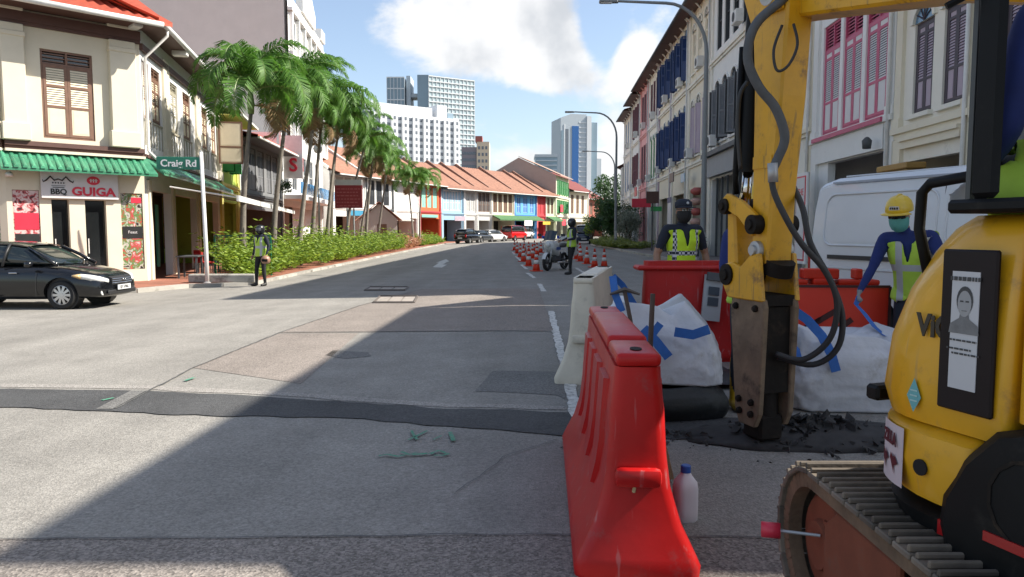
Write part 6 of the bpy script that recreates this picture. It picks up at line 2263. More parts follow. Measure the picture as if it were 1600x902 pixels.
RED_PL = plastic('red_barrier_plastic', (.44, .010, .010))
RED_PL2 = plastic('red_barrier_plastic_faded', (.42, .014, .012), .5)
CREAM_PL = plastic('cream_barrier_plastic', (.62, .56, .45), .5)
ORANGE_PL = plastic('orange_barrier_plastic', (.56, .03, .010), .5)
HOLE = pm('drain_hole', (.01, .008, .008), rough=.9)


def barrier(label, loc, rot, L, mat, group=None, blocks=True, ribs=True, H=.97):
    t = thing('traffic_barrier', label, 'barrier', loc, rot, group)
    prof = [(.27, 0.0), (.275, .05), (.258, .09), (.195, .22), (.148, .38), (.13, .52), (.118, .72), (.104, .84), (.10, H - .06)]
    rings = []
    k = H / .97
    for s, ext, wsc in ((-.5, .045, 1.0), (-.5, 0.0, 1.0), (.5, 0.0, 1.0), (.5, -.045, 1.0)):
        pass
    # loft bottom to top: rounded-rectangle rings, base flared at the ends too
    for w, z in prof:
        fl = (w - .10) * .42
        hl = L / 2 - .02 + fl
        r_ = .05
        ring = []
        for cx, cy_, a0 in ((hl - r_, w - r_, 0), (-hl + r_, w - r_, 90), (-hl + r_, -w + r_, 180), (hl - r_, -w + r_, 270)):
            for q in range(4):
                a = R(a0 + 30 * q)
                ring.append((cx + r_ * math.cos(a), cy_ + r_ * math.sin(a), z * k))
        rings.append(ring)
    MB().loft(rings).build('body', mat, t, smooth=True, auto=32)
    zt = H - .06
    # raised top blocks with step between
    spans = [(-L / 2 + .01, -L / 2 + .42), (-L / 2 + .47, L / 2 - .47), (L / 2 - .42, L / 2 - .01)] if blocks else [(-L / 2 + .02, L / 2 - .02)]
    for i, (a, b) in enumerate(spans):
        o = MB().box(a, b, -.097, .097, zt + .001, H + (.012 if i == 1 else 0)).build('top_block', mat, t, bevel=.022, segs=3)
        smooth(o, 40)
    for sx_ in (-1, 1):
        MB().lathe([(0, 0), (.035, 0), (.035, .004), (0, .004)], 16, Matrix.Translation((sx_ * (L / 2 - .13), 0, H + .001)) @ Matrix.Diagonal((1.3, .75, 1, 1))).build('filler_hole', HOLE, t)
    # ribs on the flanks: bevelled raised panels between channels
    if ribs:
        n = 4
        for sy in (-1, 1):
            for i in range(n):
                x0 = -L / 2 + .16 + i * (L - .32) / n + .05
                x1 = -L / 2 + .16 + (i + 1) * (L - .32) / n - .07
                pts = [(.112, .82, 0), (.121, .70, .0), (.131, .54, 0), (.145, .42, .02), (.166, .31, .06)]
                rings = []
                for w, z, cut in pts:
                    rings.append([(x0 + cut, sy * (w - .012), z * k), (x0 + cut + .025, sy * (w + .02), z * k), (x1 - cut - .025, sy * (w + .02), z * k), (x1 - cut, sy * (w - .012), z * k)])
                MB().loft(rings, closed=False, caps=False).build('rib', mat, t, smooth=True, auto=20)
                e = rings[-1]
                MB().add([e[0], e[1], e[2], e[3]], [(0, 1, 2, 3)]).build('rib_foot', mat, t)
                e = rings[0]
                MB().add([e[0], e[1], e[2], e[3]], [(3, 2, 1, 0)]).build('rib_head', mat, t)
    for sx_ in (-1, 1):
        o = MB().cbox((sx_ * (L / 2 + .02), 0, .44), (.06, .2, .085)).build('end_lug', mat, t, bevel=.025, segs=2)
        smooth(o, 40)
    return t


# near red barrier beside the lane
nb_ = barrier('glossy red water filled barrier in the foreground, end on to the camera', (.585, 4.13, 0), R(90) + R(2.5) * -1, 2.0, RED_PL)
MB().tube([(-1.02, .02, .47), (-1.035, .015, .42), (-1.03, .02, .38)], .008, 6).build('tie_string', pm('string_tan', (.45, .33, .18), rough=.9), nb_)
barrier('cream water filled barrier behind the foreground red one', (.93, 8.3, 0), R(78), 2.4, CREAM_PL, ribs=False, H=1.03)
rb_ = barrier('red barrier set crosswise in front of the officer with a small sign plate', (2.28, 8.6, 0), R(2), 1.55, RED_PL2, ribs=False, H=1.08)
o = MB().box(-.86, .80, -.15, .15, 1.03, 1.085).build('top_lip', RED_PL2, rb_, bevel=.02)
sg = MB().cbox((-.02, -.19, .72), (.21, .03, .52), Matrix.Rotation(R(7), 4, 'Y') @ Matrix.Rotation(R(-9), 4, 'X')).build('sign_plate', pm('sign_plate_grey', (.36, .38, .38), rough=.5), rb_)
for k in range(3):
    MB().cbox((-.025 - .012 * k + .02, -.212 - .02 * k * .3, .80 - k * .12), (.12, .012, .095), Matrix.Rotation(R(7), 4, 'Y') @ Matrix.Rotation(R(-9), 4, 'X')).build('pictogram', pm('pictogram_dark', (.03, .045, .06), rough=.5), sg)
MB().cbox((.02, -.19, .96), (.2, .034, .09), Matrix.Rotation(R(7), 4, 'Y') @ Matrix.Rotation(R(-9), 4, 'X')).build('sign_header', GREY_DARK, sg)
ob_ = barrier('orange red barrier with arrow board behind the right hand bulk bag', (3.22, 7.75, 0), R(-4), 1.15, ORANGE_PL, ribs=False, H=.98)
for x, w in ((-.42, .12), (-.02, .36), (.36, .07)):
    MB().box(x - w / 2, x + w / 2, -.08, .08, .985, 1.09).build('lug', ORANGE_PL, ob_, bevel=.012)
ab_ = MB().box(-.62, .56, -.335, -.31, .22, .93).build('arrow_board', pm('orange_board', (.72, .035, .012), rough=.5, var=.04), ob_)
for x0, z0, x1, z1, w in ((-.62, .93, .56, .93, .025), (.56, .22, .56, .93, .025), (-.25, .5, .1, .72, .055), (-.02, .42, .2, .60, .055), (-.4, .42, -.1, .60, .05)):
    a = math.atan2(z1 - z0, x1 - x0)
    MB().cbox(((x0 + x1) / 2, -.341, (z0 + z1) / 2), (math.hypot(x1 - x0, z1 - z0), .01, w), Matrix.Rotation(-a, 4, 'Y')).build('board_stripe', pm('board_stripe_dark', (.06, .012, .01), rough=.6), ab_)

# ---- traffic cones
CONE_R = plastic('cone_orange_red', (.60, .04, .012), .5)
CONE_W = pm('cone_white_collar', (.62, .60, .57), rough=.5, var=.12)


def cone(loc, label, h=.75):
    t = thing('traffic_cone', label, 'traffic cone', loc, random.uniform(0, 1), 'traffic cones round the motorcycle')
    k = h / .75
    MB().box(-.19 * k, .19 * k, -.19 * k, .19 * k, 0, .035).build('base', CONE_R, t, bevel=.01)
    def rr(z): return (.14 - .108 * z / .72) * k
    MB().lathe([(rr(.03), .03), (rr(.26), .26), (rr(.26), .26)], 16).build('lower_shell', CONE_R, t, smooth=True)
    MB().lathe([(rr(.26) + .003, .26), (rr(.40) + .003, .40)], 16).build('white_collar', CONE_W, t, smooth=True)
    MB().lathe([(rr(.40), .40), (rr(.50), .50)], 16).build('middle_shell', CONE_R, t, smooth=True)
    MB().lathe([(rr(.50) + .003, .50), (rr(.60) + .003, .60)], 16).build('upper_collar', CONE_W, t, smooth=True)
    MB().lathe([(rr(.60), .60), (rr(.72), .72), (rr(.72) * .7, .74), (0, .74)], 16).build('tip', CONE_R, t, smooth=True)
    return t


cones = [((838, 424), 'frontmost cone of the left line, by the motorcycle front wheel'), ((826, 416), 'second cone of the left line'), ((818, 409), 'third cone of the left line'), ((813, 402), 'fourth cone of the left line'),
         ((808, 396), 'fifth cone of the left line'), ((804, 391.5), 'farthest cone of the left line'), ((832, 404), 'nearest cone of the inner cluster left of the motorcycle'), ((839, 399), 'cone close behind the motorcycle windscreen side'),
         ((826, 397), 'cone in the middle of the inner cluster'), ((835, 393), 'cone at the back of the inner cluster'), ((845, 395), 'cone hidden behind the motorcycle fairing'), ((819, 393), 'small far cone between left line and inner cluster'),
         ((944, 418.5), 'rightmost cone of the right line, nearest the cream barrier'), ((929, 418), 'second cone from the right in the right line'), ((917, 412.5), 'third cone from the right in the right line'),
         ((907, 408.5), 'fourth cone from the right, just beside the officer'), ((901, 405), 'fifth cone from the right, partly behind the officer'), ((906, 400), 'small far cone beyond the standing officer')]
for (u, v), lab in cones:
    p = G(u, v)
    cone((p.x, p.y, gz(p.x)), lab)
cone((1.28, 6.55, 0), 'dusty cone standing behind the white bulk bag', .7)

# ---- bulk bags
BAG = pm('woven_bag_white', (.58, .58, .60), rough=.75, var=.10, scale=5, bump=.9, bscale=14, dirt=(.36, .33, .29), dirt_amt=.42, dirt_scale=2.2)
BLUE_STRAP = pm('blue_webbing', (.03, .13, .42), rough=.7, var=.2, scale=15)


def bag_mesh(wx, wy, h, seed, sag=.12, n=84, m=44, lean=(0, 0)):
    mb = MB()
    rings = []
    for j in range(m + 1):
        s = j / m
        z = h * s
        bul = 1 + .10 * math.sin(math.pi * min(1, s * 1.2)) - (.22 * max(0, s - .72) / .28) ** 1.2 * 1.2
        if j == 0:
            bul *= .93
        ring = []
        for i in range(n):
            a = 2 * math.pi * i / n
            c, s_ = math.cos(a), math.sin(a)
            e = .42
            x = wx / 2 * math.copysign(abs(c) ** e, c) * bul
            y = wy / 2 * math.copysign(abs(s_) ** e, s_) * bul
            v = Vector((c * 1.7, s_ * 1.7, z * 2.6 + seed))
            q_ = Vector((c * 3.2 + .5 * mnoise.noise(v * 2), s_ * 3.2, z * 1.6 + seed))
            d = mnoise.noise(v) * .06 + (.45 - abs(mnoise.noise(v * 2.3 + Vector((3, 1, 7))))) * .075 + (.4 - abs(mnoise.noise(q_ * 2.1))) * .06 * (.35 + .65 * s) + (.4 - abs(mnoise.noise(v * 5.5))) * .022
            zz = z + (mnoise.noise(Vector((c * 1.3, s_ * 1.3, seed + 9))) * sag) * s
            ring.append((x * (1 + d) + lean[0] * s, y * (1 + d) + lean[1] * s, zz))
        rings.append(ring)
    # folded-in top
    for f, dz in ((.8, -.015), (.5, -.06), (.2, -.09)):
        ring = []
        for i in range(n):
            p = rings[m][i]
            v = Vector((p[0] * 4, p[1] * 4, seed + 3))
            ring.append(((p[0] - lean[0]) * f + lean[0], (p[1] - lean[1]) * f + lean[1], p[2] * (.7 + .3 * f) + dz + h * .3 * (1 - f) + mnoise.noise(v) * .04))
        rings.append(ring)
    mb.loft(rings)
    return mb


def strap(parent, pts, w=.05, th=.006, name='strap', nrm=(0, -1, 0)):
    """flat webbing ribbon"""
    pts = [Vector(p) for p in pts]
    mb = MB()
    L_, Rr = [], []
    for i, p in enumerate(pts):
        tdir = (pts[min(i + 1, len(pts) - 1)] - pts[max(0, i - 1)]).normalized()
        sd_ = tdir.cross(Vector(nrm))
        sd_ = sd_.normalized() if sd_.length > 1e-4 else Vector((1, 0, 0))
        L_.append(p - sd_ * w / 2); Rr.append(p + sd_ * w / 2)
    o = Vector(nrm) * th
    rings = [[a, b, b + o, a + o] for a, b in zip(L_, Rr)]
    mb.loft(rings)
    return mb.build(name, BLUE_STRAP, parent, smooth=True, auto=40)


b2 = thing('bulk_bag', 'white woven bulk bag with blue lifting straps, held by the worker', 'bag', (2.86, 6.45, 0), R(-3))
smooth(bag_mesh(1.02, .95, .62, 3.3).build('sack', BAG, b2))
strap(b2, [(-.52, -.3, .84), (-.42, -.40, .76), (-.33, -.49, .64), (-.27, -.545, .5), (-.23, -.555, .36)], .075)
strap(b2, [(-.55, -.2, .60), (-.52, -.46, .52), (-.5, -.52, .40)], .055)
strap(b2, [(.5, -.46, .68), (.44, -.5, .58), (.36, -.54, .46), (.36, -.55, .28)], .075)
strap(b2, [(.30, -.535, .54), (.40, -.54, .52), (.52, -.52, .50)], .07)
strap(b2, [(.42, -.3, .6), (.47, -.34, .72), (.56, -.36, .84)], .05)
# white bag slumped over a black one, left of the breaker
b1 = thing('bulk_bag', 'white bulk bag with blue straps slumped on a black sack by the red barrier', 'bag', (1.33, 6.2, .26), R(-16))
o = smooth(bag_mesh(.85, .75, .62, 7.7, .2, lean=(-.22, .1)).build('sack', BAG, b1))
strap(b1, [(-.45, -.28, .86), (-.42, -.35, .72), (-.36, -.36, .58)], .06)
strap(b1, [(-.45, -.28, .86), (-.38, -.2, .78), (-.28, -.2, .62)], .05)
strap(b1, [(-.42, -.42, .36), (-.25, -.445, .33), (-.12, -.44, .40), (-.05, -.42, .5)], .06)
strap(b1, [(-.18, -.43, .46), (-.08, -.445, .36), (.02, -.45, .24)], .075)
strap(b1, [(.06, -.43, .44), (.2, -.41, .42), (.32, -.35, .46)], .075)
bk_ = thing('rubble_sack', 'black rubble sack lying under the slumped white bag', 'sack', (1.30, 6.02, 0), R(12))
BLACK_SACK = pm('black_sack', (.016, .018, .018), rough=.55, var=.25, scale=6, bump=.3, bscale=40)
smooth(bag_mesh(.72, .62, .27, 1.9, .06, m=24).build('sack', BLACK_SACK, bk_))
tarp = thing('black_tarpaulin', 'crumpled black tarpaulin on the road before the red barrier', 'tarpaulin', (2.1, 7.3, 0), R(10))
rings = []
for j in range(12):
    rings.append([(-.6 + 1.2 * i / 20, -.4 + .8 * j / 11, .02 + .10 * abs(mnoise.noise(Vector((i * .4, j * .5, 2)))) + .02 * mnoise.noise(Vector((i * 1.1, j * 1.2, 5)))) for i in range(21)])
smooth(MB().loft(rings, caps=False, closed=False).build('sheet', BLACK_SACK, tarp))

# tools: two handles leaning at the barrier
HANDLE = pm('worn_tool_handle', (.085, .055, .04), rough=.8, var=.3, scale=12)
t = thing('digging_bar', 'dark wooden tool handle standing by the white bag', 'tool', P(1012, 560, 5.35))
MB().tube([(0.0, 0, -.62), (.015, 0, .02), (.03, 0, .47)], [.02, .02, .018], 8).build('handle', HANDLE, t, smooth=True)
MB().lathe([(.026, -.66), (.028, -.5), (.021, -.48)], 8).build('socket', IRON, t)
t = thing('pickaxe', 'second tool handle tilted against the cone behind the red barrier', 'tool', P(985, 500, 5.9))
MB().tube([(.08, -.05, -.72), (0, 0, 0), (-.04, .05, .22)], .017, 8).build('handle', HANDLE, t, smooth=True)
MB().tube([(-.16, .05, .2), (-.04, .05, .24), (.08, .05, .2)], [.01, .022, .01], 6).build('head', IRON, t)
t = thing('broom', 'old brush with tan bristles leaning behind the red barrier', 'brush', (.86, 4.35, 0), R(20))
MB().tube([(-.16, .35, .62), (-.06, .1, .4), (.02, -.02, .2)], .016, 8).build('handle', pm('rust_handle', (.22, .08, .04), rough=.8, var=.3), t, smooth=True)
mb = MB()
rn = random.Random(4)
for i in range(120):
    a, b = rn.uniform(-.03, .03), rn.uniform(-.02, .02)
    mb.tube([(.02 + a, -.02 + b, .21), (.035 + a * 1.8, -.03 + b * 2, .02)], .003, 3, caps=False)
mb.build('bristles', pm('straw_bristle', (.48, .38, .25), rough=.9), t)
# bottle
bt = G(1061, 812)
t = thing('plastic_bottle', 'milky plastic bottle with blue cap standing beside the red barrier', 'bottle', (bt.x + .03, bt.y, 0), R(15))
MILK = pm('milky_plastic', (.80, .74, .76), rough=.4, var=.05, trans=.1)
rings = []
for w, z in ((.050, 0), (.056, .012), (.057, .06), (.057, .17), (.052, .205), (.03, .235), (.022, .25), (.021, .26)):
    rings.append([(w * math.copysign(abs(math.cos(a)) ** .55, math.cos(a)), w * math.copysign(abs(math.sin(a)) ** .55, math.sin(a)), z) for a in [2 * math.pi * i / 24 for i in range(24)]])
MB().loft(rings).build('body', MILK, t, smooth=True, auto=50)
MB().lathe([(.026, .252), (.026, .285), (.02, .29), (0, .29)], 18).build('cap', pm('blue_cap', (.03, .10, .4), rough=.4), t, smooth=True, auto=40)

# broken asphalt round the chisel
mb = MB()
rn = random.Random(9)
for i in range(420):
    a, r_ = rn.uniform(0, 6.28), abs(rn.gauss(0, .42))
    x, y = 2.15 + r_ * math.cos(a) * 1.55, 5.25 + r_ * math.sin(a) * .6
    s = rn.uniform(.012, .055) * (1.3 - min(1, r_))
    zt = max(0, .16 - r_ * .2)
    z = rn.uniform(0, zt) + s * .3
    pts = [Vector((rn.gauss(0, 1), rn.gauss(0, 1), rn.gauss(0, .7))).normalized() * s * rn.uniform(.7, 1.3) for _ in range(6)]
    bm_ = [Vector((x, y, z)) + p for p in pts]
    mb.add(bm_, [(0, 1, 2), (0, 2, 3), (0, 3, 4), (0, 4, 1), (5, 2, 1), (5, 3, 2), (5, 4, 3), (5, 1, 4)])
rb = mb.build('rubble', pm('broken_asphalt', (.045, .043, .042), rough=.95, var=.5, scale=8))
tag(rb, 'broken black asphalt rubble round the breaker tip', 'rubble', kind='stuff')
sp_ = MB()
rings = []
for j in range(7):
    r_ = 1.0 - j / 6
    rings.append([(2.2 + r_ * 1.0 * math.cos(a) * (1 + .2 * mnoise.noise(Vector((math.cos(a) * 2, math.sin(a) * 2, j)))), 5.3 + r_ * .42 * math.sin(a) * (1 + .2 * mnoise.noise(Vector((math.cos(a) * 2, math.sin(a) * 2, j + 4)))), .004 + .13 * (1 - r_) ** .8 + .02 * mnoise.noise(Vector((a * 3, j, 1)))) for a in [2 * math.pi * i / 36 for i in range(36)]])
tag(sp_.loft(rings).build('spoil_heap', MATS['broken_asphalt'], smooth=True), 'low heap of loosened black asphalt under the breaker', 'rubble', kind='stuff')
# ------------------------------------------------------------------ excavator with hydraulic breaker
YEL_P = pm('excavator_yellow', (.68, .35, .010), rough=.36, var=.10, scale=2.2, coat=.25, dirt=(.42, .22, .03), dirt_amt=.34, dirt_scale=5.5, scuff=(.35, .24, .10), scuff_amt=.4)
YEL_ARM = pm('excavator_arm_yellow', (.66, .34, .010), rough=.42, var=.14, scale=3.5, dirt=(.20, .10, .03), dirt_amt=.48, dirt_scale=5.0, scuff=(.12, .08, .05), scuff_amt=.5, bump=.05)
BLK_P = pm('machine_black', (.007, .0075, .008), rough=.5, spec=.15, var=.25, scale=4, dirt=(.022, .021, .019), dirt_amt=.4, dirt_scale=6)
RUST = pm('breaker_steel', (.20, .142, .09), rough=.85, var=.45, scale=4, bump=.25, bscale=30, dirt=(.05, .04, .03), dirt_amt=.5, dirt_scale=4.5)
GREASE = pm('greasy_black_steel', (.016, .013, .011), rough=.65, spec=.15, dirt=(.05, .036, .024), dirt_amt=.45, dirt_scale=6, bump=.3, bscale=25, var=.3, scale=6)
TRACK_RED = pm('dusty_red_brown_paint', (.20, .055, .025), rough=.75, var=.35, scale=3, dirt=(.10, .075, .055), dirt_amt=.5, dirt_scale=3)
SHOE = pm('worn_track_plate', (.13, .105, .08), rough=.8, var=.5, scale=6, objrand=.45, dirt=(.30, .26, .21), dirt_amt=.3, dirt_scale=5, bump=.3, bscale=30)
MUD = pm('caked_mud', (.16, .105, .065), rough=.95, var=.4, scale=9, bump=.5, bscale=30)
HOSE = pm('hydraulic_hose', (.028, .028, .028), rough=.6, var=.2)
HOSE_G = pm('sleeved_grey_hose', (.085, .09, .095), rough=.75, var=.2, scale=20)

EXR = R(17.4)
EXC = Vector((2.134, 1.751, 0))
ex = thing('excavator', 'yellow compact excavator with hydraulic breaker at the right edge', 'excavator', EXC, EXR)
Mex = Matrix.Translation(EXC) @ Matrix.Rotation(EXR, 4, 'Z')
Minv = Mex.inverted()


def LX(p):
    return Minv @ Vector(p)


def rrect(x0, x1, y0, y1, r, n=5, rs=None):
    """rounded rectangle ring; rs = radii for (x1y1, x0y1, x0y0, x1y0)"""
    rs = rs or (r, r, r, r)
    out = []
    for (cx, sx_), (cy_, sy_), a0, rr_ in (((x1, -1), (y1, -1), 0, rs[0]), ((x0, 1), (y1, -1), 90, rs[1]), ((x0, 1), (y0, 1), 180, rs[2]), ((x1, -1), (y0, 1), 270, rs[3])):
        for k in range(n + 1):
            a = R(a0 + 90 * k / n)
            out.append((cx + sx_ * rr_ + rr_ * math.cos(a), cy_ + sy_ * rr_ + rr_ * math.sin(a)))
    return out


# undercarriage (fixed to the ground direction of the tracks)
def track(xc, label_y0, y1):
    """crawler along world Y from label_y0 to y1 centred at xc"""
    h, w = .585, .42
    r_ = h / 2
    pts = []
    ya, yb = label_y0 + r_, y1 - r_
    n_s = int((yb - ya) / .105)
    for i in range(n_s):
        pts.append((ya + (yb - ya) * (i + .5) / n_s, h, 0.0))
    for i in range(9):
        a = R(90 - 180 * (i + .5) / 9)
        pts.append((yb + r_ * math.cos(a), r_ + r_ * math.sin(a), math.degrees(a) - 90))
    for i in range(n_s):
        pts.append((yb - (yb - ya) * (i + .5) / n_s, 0, 180))
    for i in range(9):
        a = R(270 - 180 * (i + .5) / 9)
        pts.append((ya + r_ * math.cos(a), r_ + r_ * math.sin(a), math.degrees(a) - 90))
    proto = None
    for y, z, a in pts:
        if proto is None:
            mb = MB()
            mb.box(-w / 2, w / 2, -.048, .048, -.02, 0)
            mb.box(-w / 2 + .004, w / 2 - .004, -.04, -.026, 0, .022)
            mb.box(-w / 2 + .004, w / 2 - .004, .02, .034, 0, .018)
            proto = mb.build('track_shoe', SHOE, ex, bevel=.004)
            o = proto
        else:
            o = share(proto, ex)
        Mw = Matrix.Translation((xc, y, z)) @ Matrix.Rotation(R(a), 4, 'X')
        o.matrix_local = Minv @ Mw
    # chain, frame, idler
    fr = MB()
    fr.prism([(ya + .05, .14), (yb - .02, .14), (yb - .02, .40), (ya + .05, .46)], xc - w / 2 + .06, xc + w / 2 - .06, axis='X')
    o = fr.build('track_frame', TRACK_RED, ex); o.matrix_local = Minv
    path = []
    for i in range(41):
        t_ = i / 40
        path.append((ya + (yb - ya) * t_, h - .045))
    for i in range(1, 20):
        a = R(90 - 180 * i / 20)
        path.append((yb + (r_ - .045) * math.cos(a), r_ + (r_ - .045) * math.sin(a)))
    for i in range(41):
        path.append((yb - (yb - ya) * i / 40, .045))
    for i in range(1, 20):
        a = R(270 - 180 * i / 20)
        path.append((ya + (r_ - .045) * math.cos(a), r_ + (r_ - .045) * math.sin(a)))
    path.append(path[0])
    for x0, x1 in ((xc - w / 2 + .02, xc - w / 2 + .075), (xc + w / 2 - .075, xc + w / 2 - .02)):
        ch = MB()
        for k in range(len(path) - 1):
            (ya_, za_), (yb_, zb_) = path[k], path[k + 1]
            d_ = Vector((0, yb_ - ya_, zb_ - za_)).normalized()
            nn = Vector((0, -d_.z, d_.y)) * .03
            A, B = Vector((0, ya_, za_)), Vector((0, yb_, zb_))
            X0, X1 = Vector((x0, 0, 0)), Vector((x1, 0, 0))
            ch.add([A - nn + X0, B - nn + X0, B + nn + X0, A + nn + X0, A - nn + X1, B - nn + X1, B + nn + X1, A + nn + X1], [(0, 1, 2, 3), (7, 6, 5, 4), (0, 4, 5, 1), (3, 2, 6, 7)])
        o = ch.build('track_chain', MUD, ex); o.matrix_local = Minv
    for yy, rr_ in ((yb, .21), (ya, .2)):
        M_ = Matrix.Translation((xc, yy, r_)) @ Matrix.Rotation(R(90), 4, 'Y')
        o = MB().lathe([(0, -w / 2 + .05), (.09, -w / 2 + .045), (.1, -w / 2 + .07), (rr_ - .03, -w / 2 + .075), (rr_, -w / 2 + .10), (rr_, w / 2 - .1), (rr_ - .03, w / 2 - .075), (.1, w / 2 - .07), (0, w / 2 - .05)], 30, M_).build('idler_wheel', TRACK_RED, ex, smooth=True, auto=35)
        o.matrix_local = Minv
    k = 0
    yy = ya + .3
    while yy < yb - .2:
        M_ = Matrix.Translation((xc, yy, .11)) @ Matrix.Rotation(R(90), 4, 'Y')
        o = MB().lathe([(0, -w / 2 + .06), (.07, -w / 2 + .06), (.085, -w / 2 + .1), (.085, w / 2 - .1), (.07, w / 2 - .06), (0, w / 2 - .06)], 18, M_).build('track_roller', GREASE, ex, smooth=True, auto=40)
        o.matrix_local = Minv
        yy += .34
    # outer cover plate beside the idler
    o = MB().prism([(yb - .62, .17), (yb - .1, .17), (yb - .1, .42), (yb - .2, .5), (yb - .62, .5)], xc - w / 2 + .03, xc - w / 2 + .058, axis='X').build('guard_plate', TRACK_RED, ex, bevel=.008)
    o.matrix_local = Minv


track(1.33, -.15, 3.06)
track(2.95, -.15, 3.06)
o = MB().box(1.4, 2.9, .5, 2.2, .22, .52).build('undercarriage', GREASE, ex, bevel=.03); o.matrix_local = Minv
o = MB().lathe([(.55, .52), (.55, .64)], 30, Matrix.Translation((2.134, 1.751, 0))).build('slew_ring', GREASE, ex, smooth=True); o.matrix_local = Minv
# red capped pin sticking out of the idler
o = MB().tube([(1.16, 2.72, .35), (1.02, 2.78, .345)], .006, 6).build('pin', STEEL, ex); o.matrix_local = Minv
o = MB().tube([(1.03, 2.775, .345), (.965, 2.80, .342)], .030, 14).build('red_pin_cap', SIGN_RED, ex, smooth=True); o.matrix_local = Minv

# upper structure -----------------------------------------------------------
# local: +y forward (boom), -x left (towards the camera)
lower_parts = set(ex.children)
XL = -.80
# main yellow hood under and beside the cab
rings = []
for z, xl, yf, rr_ in ((.83, XL + .015, 1.17, .34), (.92, XL - .005, 1.20, .36), (1.10, XL, 1.19, .38), (1.28, XL + .01, 1.13, .40), (1.42, XL + .025, 1.03, .38), (1.50, XL + .05, .95, .34), (1.545, XL + .10, .88, .28)):
    rings.append([(x, y, z) for x, y in rrect(xl, .75, .50, yf, .05, 7, (.3, rr_, .03, .03))])
hood = MB().loft(rings).build('hood', YEL_P, ex, smooth=True, auto=42)
# rear side panel
rings = []
for z, xl in ((.92, XL - .01), (1.2, XL - .01), (1.46, XL), (1.535, XL + .05)):
    rings.append([(x, y, z) for x, y in rrect(xl, .75, -.75, .485, .05, 4)])
MB().loft(rings).build('rear_side_panel', YEL_P, ex, smooth=True, auto=40)
# lower skirt, bulging at the front corner
rings = []
for z, xl, yf, rr_ in ((.55, XL + .05, 1.10, .36), (.575, XL - .01, 1.16, .42), (.70, XL - .035, 1.2, .44), (.80, XL - .025, 1.19, .42), (.825, XL + .02, 1.15, .40)):
    rings.append([(x, y, z) for x, y in rrect(xl, .6, .60, yf, .05, 8, (.2, rr_, .03, .03))])
sk = MB().loft(rings).build('lower_skirt', YEL_P, ex, smooth=True, auto=42)
rings = []
for z, xl, yf in ((.465, XL + .05, 1.06), (.48, XL - .015, 1.13), (.53, XL - .025, 1.15), (.548, XL + .03, 1.1)):
    rings.append([(x, y, z) for x, y in rrect(xl, .6, .3, yf, .05, 8, (.2, .4, .03, .03))])
bump_ = MB().loft(rings).build('rubber_bumper', BLK_P, ex, smooth=True, auto=42)
MB().box(XL - .029, XL - .018, .63, .71, .485, .535).build('red_reflector', LAMP_RED, bump_)
# black rear wing (tail) nearest the camera
rings = []
for x, sc in ((XL + .12, 1.0), (XL - .02, 1.0), (XL - .06, .94), (XL - .075, .8)):
    rings.append([(x, -.1 + (y + .1) * sc, .72 + (z - .72) * sc) for y, z in ((-.7, .30), (.58, .30), (.67, .40), (.71, .52), (.70, .62), (.63, .76), (.52, .88), (.38, .93), (-.7, .935))])
tail = MB().loft(rings).build('tail_cover', BLK_P, ex, smooth=True, auto=30)
MB().box(XL - .082, XL - .07, .30, .50, .555, .585).build('red_strip', LAMP_RED, tail)
tb_ = MB()
for i in range(14):
    a = 2 * math.pi * i / 14
    tb_.cbox((XL - .072, .36 + .13 * math.cos(a), .70 + .13 * math.sin(a)), (.012, .06, .012), Matrix.Rotation(a + R(90), 4, 'X'))
tb_.build('vent_ring', GREASE, tail)
# seam between hood and skirt
MB().loft([[(x, y, z) for x, y in rrect(XL + .03, .6, .45, 1.13, .05, 8, (.2, .36, .03, .03))] for z in (.81, .84)]).build('seam', BLK_P, ex)
# skirt sticker with lettering, round hole
def skirt_pt(a, z, off=.004):
    """point on the rounded front-left corner of the skirt; a = 180 (left side) .. 90 (front)"""
    r_ = .44
    cx, cy_ = XL - .035 + r_, 1.2 - r_
    return Vector((cx + (r_ + off) * math.cos(R(a)), cy_ + (r_ + off) * math.sin(R(a)), z))


rings = [[skirt_pt(a, z) for a in (142, 148, 154, 160, 166)] for z in (.585, .80)]
stk = MB().loft(rings, caps=False, closed=False).build('white_sticker', pm('sticker_white', (.55, .48, .50), rough=.5), ex)
c_ = skirt_pt(154, .745, .008)
text('sticker_lettering', 'ZILLA', .062, pm('sticker_maroon', (.08, .012, .02), rough=.5), stk, c_, rot=(R(90), 0, R(154 - 90 - 180)), extrude=.001, bold=.003, xscale=.72)
arr = MB()
for da, s_ in ((149, 1), (159, -1)):
    c2 = skirt_pt(da, .665, .008)
    Mq = Matrix.Translation(c2) @ Matrix.Rotation(R(da - 90 - 180), 4, 'Z')
    arr.add([(-.03, 0, -.01 * s_), (.005, 0, -.045), (.0, 0, -.015), (.03, 0, .0), (.0, 0, .03), (.0, 0, .012), (-.025, 0, .03)], [(0, 1, 2, 3, 4, 5, 6)], Mq)
arr.build('sticker_arrows', MATS['sticker_maroon'], stk)
hp = Vector((XL - .036, .78, .69))
MB().lathe([(0, 0), (.028, 0), (.028, .006), (0, .006)], 18, Matrix.Translation(hp) @ Matrix.Rotation(R(-90), 4, 'Y')).build('drain_hole', HOLE, ex)

